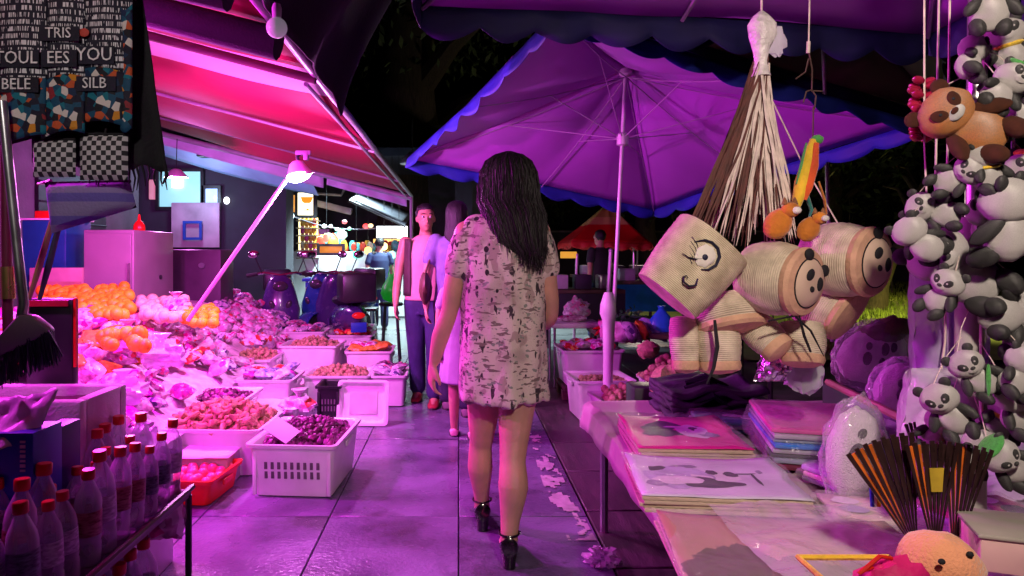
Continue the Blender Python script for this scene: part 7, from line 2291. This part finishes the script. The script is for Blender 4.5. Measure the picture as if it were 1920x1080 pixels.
# ------------------------------------------------------------------ generic clothed walker (faces local +y)
def walker(label, loc, rz, h, skin, top_m, leg_m, hair='short', stride=.16, top_len=.80, sleeves=.6, legs='long', shoe=None, head_yaw=0, arm_swing=.12, dress=False, top_open=None, bag=None, hands_fwd=0, group=None):
    k = h / 1.65
    t = thing('person', label, 'person', (0, 0, 0))
    m = MB()
    S = lambda x, y, z: V((x * k, y * k, z * k))
    m.loft([oval(S(0, 0, z), rx * k, ry * k, 20) for z, rx, ry in ((.78, .10, .09), (.86, .155, .11), (.95, .15, .108), (1.05, .13, .10), (1.18, .148, .11), (1.30, .155, .10), (1.37, .13, .075), (1.40, .058, .056), (1.45, .05, .052), (1.50, .05, .055))])
    P, M_ = head(m, S(0, .02, 1.545), V((math.sin(head_yaw), math.cos(head_yaw), -.03)), k)
    ft = []
    for s, st in ((-1, stride), (1, -stride)):
        an = S(s * .085, st * 1.0, .085)
        limb(m, [S(s * .085, 0, .84), S(s * .087, st * .42 + .02, .64), S(s * .086, st * .62 + .03, .47), S(s * .085, st * .8, .33), an], [.088 * k, .072 * k, .056 * k, .053 * k, .034 * k], 12)
        limb(m, [an, an + S(0, .05, -.045), an + S(0, .13, -.06)], [.034 * k, .034 * k, .022 * k], 10)
        ft.append(an)
    for s, sw in ((-1, -arm_swing), (1, arm_swing)):
        if hands_fwd:
            wr = S(s * .17, .20 * hands_fwd, .98)
            limb(m, [S(s * .175, 0, 1.345), S(s * .215, -.02, 1.18), S(s * .225, .01, 1.05), S(s * .20, .11, 1.0), wr], [.052 * k, .044 * k, .037 * k, .036 * k, .025 * k], 12)
            hand(m, wr, V((-s * .4, 1, -.1)), V((s, .3, .3)), k, s, .8)
        else:
            wr = S(s * .235, sw + .04, .83)
            limb(m, [S(s * .175, 0, 1.345), S(s * .21, sw * .3, 1.19), S(s * .225, sw * .55, 1.06), S(s * .232, sw * .8 + .02, .95), wr], [.052 * k, .044 * k, .037 * k, .036 * k, .025 * k], 12)
            hand(m, wr, V((-s * .05, .15, -1)), V((s, 0, .0)), k, s, .6)
    put('body', remesh(m, .011 * k, 4), skin, t)
    # top
    m = MB()
    zl = top_len
    m.loft([oval(S(0, 0, z), rx * k, ry * k, 28, f, z) for z, rx, ry, f in ((zl, .185, .145, .06), (zl + .06, .182, .142, .05), (1.0, .168, .13, .04), (1.12, .168, .128, .03), (1.25, .175, .125, .02), (1.34, .165, .10, 0), (1.385, .10, .075, 0), (1.405, .068, .064, 0))] if not dress else
           [oval(S(0, 0, z), rx * k, ry * k, 28, f, z) for z, rx, ry, f in ((zl, .23, .20, .12), (zl + .15, .21, .17, .1), (.95, .17, .135, .05), (1.12, .162, .125, .03), (1.25, .17, .12, .02), (1.34, .16, .095, 0), (1.385, .10, .075, 0), (1.405, .066, .062, 0))])
    if sleeves:
        for s, sw in ((-1, -arm_swing), (1, arm_swing)):
            a, b = S(s * .165, 0, 1.345), S(s * .212, (sw * .3 if not hands_fwd else -.02), 1.19)
            limb(m, [a, a.lerp(b, .5), a.lerp(b, sleeves * 1.2)], [.063 * k, .062 * k, .064 * k], 14)
    put('top', remesh(m, .012 * k, 3), top_m, t)
    if legs != 'bare':
        m = MB()
        m.loft([oval(S(0, 0, z), rx * k, ry * k, 22) for z, rx, ry in ((.74, .12, .11), (.84, .172, .128), (.95, .165, .122), (.99, .155, .115))])
        for s, st in ((-1, stride), (1, -stride)):
            pts = [S(s * .085, 0, .84), S(s * .088, st * .42 + .02, .64), S(s * .087, st * .62 + .03, .47), S(s * .086, st * .8, .30), S(s * .085, st * 1.0, .11)]
            rad = [.105 * k, .092 * k, .078 * k, .074 * k, .07 * k]
            if legs == 'short': pts, rad = pts[:3], [.11 * k, .105 * k, .10 * k]
            limb(m, pts, rad, 16)
        put('trousers', remesh(m, .012 * k, 3), leg_m, t)
    # hair
    m = MB()
    c = S(0, .02, 1.545)
    cy, sy = math.cos(head_yaw), math.sin(head_yaw)
    Q = lambda x, y, z: c + V((x * cy + y * sy, -x * sy + y * cy, z)) * k
    if hair == 'short':
        def fn(p, d):
            yl = d.y
            return p * (1.0 if not (yl > .35 and d.z < .45) else .86)
        m.ell(Q(0, -.018, .035), (.083 * k, .098 * k, .092 * k), Matrix.Rotation(-head_yaw, 3, 'Z'), n=26, m=18, amp=.10, fr=14, fn=fn)
    else:
        hz = [(.122, 0, 0, .02, .022), (.112, 0, -.002, .05, .056), (.09, 0, -.006, .072, .085), (.05, 0, -.012, .086, .10), (0, 0, -.022, .088, .094), (-.07, 0, -.04, .085, .072), (-.15, 0, -.065, .09, .055), (-.24, .005, -.085, .085, .042), (-.30, .008, -.09, .055, .025)]
        rings = []
        for z, dx, dy, rx, ry in hz:
            rings.append([Q(dx + rx * math.cos(a) * (1 + .08 * noise.noise(V((math.cos(a) * 8, math.sin(a) * 8, z * 4)))), dy + ry * math.sin(a) * (1 if math.sin(a) < .3 else .72 if z < .09 else 1) * (1 + .08 * noise.noise(V((math.cos(a) * 8, math.sin(a) * 8, z * 4)))), z) for a in [2 * math.pi * q / 40 for q in range(40)]])
        m.loft(rings)
    build(m, 'hair', hair_m, t)
    # face details
    wh = mat('eye_white', (.75, .73, .7), .2)
    for s in (-1, 1):
        e = build(MB().ell(P(s * .031, .0765, .010), .0095 * k, n=10, m=8), 'eye', wh, t)
        build(MB().ell(P(s * .031, .087, .010), .0055 * k, n=8, m=6), 'iris', ink, e)
        build(MB().tube([P(s * .015, .088, .034), P(s * .032, .089, .038), P(s * .05, .078, .032)], .0035 * k, 5), 'eyebrow', hair_m, t)
    build(MB().tube([P(-.02, .088, -.062), P(0, .093, -.064), P(.02, .088, -.062)], [.002 * k, .004 * k, .002 * k], 6), 'lips', mat('lip', (.38, .12, .10), .4), t)
    # shoes
    for an in ft:
        mm = MB()
        base = V((an.x, an.y, 0))
        prof_ = [(-.055, .025, .060), (-.045, .036, .075), (0, .042, .080), (.06, .044, .062), (.12, .045, .045), (.16, .035, .035), (.175, .018, .025)]
        mm.loft([[base + S(math.cos(a) * hw, y, zt / 2 + math.sin(a) * zt / 2) for a in [2 * math.pi * q / 14 for q in range(14)]] for y, hw, zt in prof_])
        sh = build(mm, 'shoe', shoe, t)
        build(MB().loft([[base + S(math.cos(a) * .047, .06 + math.sin(a) * .125, z) for a in [2 * math.pi * q / 20 for q in range(20)]] for z in (.001, .016)]), 'sole', mat('dark_sole', (.05, .045, .045), .7), sh)
    if top_open is not None:
        mm = MB()
        for s in (-1, 1):
            def vest(u, v, s=s):
                z = .90 + .47 * v
                rx, ry = .186 - .02 * max(0, v - .75) * 4 * .3, .145 - .02 * v
                a0, a1 = R(90 - 38), R(-90)
                a = a0 + (a1 - a0) * u
                return S(s * rx * math.cos(a), ry * math.sin(a) + .004, z)
            mm.sheet(vest, 14, 12)
        build(mm, 'vest', top_open, t, solid=.012)
    if bag is not None:
        bx, bm_ = bag
        c_ = S(bx * .24, -.05, .98)
        b_ = build(MB().ell(c_, (.05 * k, .12 * k, .13 * k), n=18, m=12, amp=.12), 'shoulder_bag', bm_, t)
        build(MB().tube([c_ + S(0, .05, .1), S(bx * .20, .05, 1.25), S(bx * .14, .0, 1.40), S(bx * .2, -.08, 1.22), c_ + S(0, -.06, .1)], .009 * k, 6, flat=.5), 'strap', bm_, b_)
    t.location = loc
    t.rotation_euler = (0, 0, rz)
    return t


pink_top = mat('pink_undershirt', (.60, .34, .34), .8, var=.12, bump=.2, bscale=90)
navy_tr = mat('navy_trousers', (.035, .03, .11), .8, var=.25, scale=10, bump=.25, bscale=60)
vest_m = mat('dark_brown_vest', (.06, .035, .035), .7, var=.3)
lav_top = mat('lavender_tee', (.20, .18, .36), .8, var=.2, scale=16, bump=.2, bscale=90)
red_shoe = mat('red_shoe', (.30, .03, .04), .5)
grey_shoe = mat('grey_sandal', (.2, .15, .17), .6)
pink_shoe = mat('pink_slipper', (.72, .42, .46), .6)
lilac_dress = mat('lilac_dress_cloth', (.34, .28, .40), .8, var=.15, bump=.2)
walker('man in pink top, open dark vest and navy trousers walking towards the camera', (-.27, 5.72, 0), R(176), 1.62, skin_m, pink_top, navy_tr, 'short', .12, .86, 0, 'long', red_shoe, R(-14), .10, top_open=vest_m)
walker('woman in lavender tee and dark trousers with brown shoulder bag, back turned', (-.015, 5.35, 0), R(-4), 1.62, skin_w, lav_top, mat('dark_jeans', (.035, .035, .07), .8, var=.3), 'long', .12, .80, .75, 'long', grey_shoe, 0, .10, bag=(-1, mat('brown_leather', (.10, .05, .03), .5, var=.3)))
walker('child in lilac dress and pink slippers beyond the printed tunic', (.03, 4.62, 0), R(0), 1.18, skin_w, lilac_dress, None, 'long', .06, .52, .6, 'bare', pink_shoe, 0, .06, dress=True)
# seated customer far behind the scooters and shoppers under the parasols
walker('person in dark clothes and cap standing behind the blue table', (-1.30, 11.4, -.02), R(10), 1.5, skin_m, mat('dark_navy_top', (.02, .03, .09), .8), navy_tr, 'short', .06, .82, .7, 'long', grey_shoe, 0, .06)
walker('dim shopper in dark clothes at the far stall under the rainbow parasol', (2.0, 9.8, 0), R(30), 1.55, skin_m, mat('dark_top', (.03, .03, .035), .8), navy_tr, 'short', .08, .82, .7, 'long', grey_shoe, 0, .06)
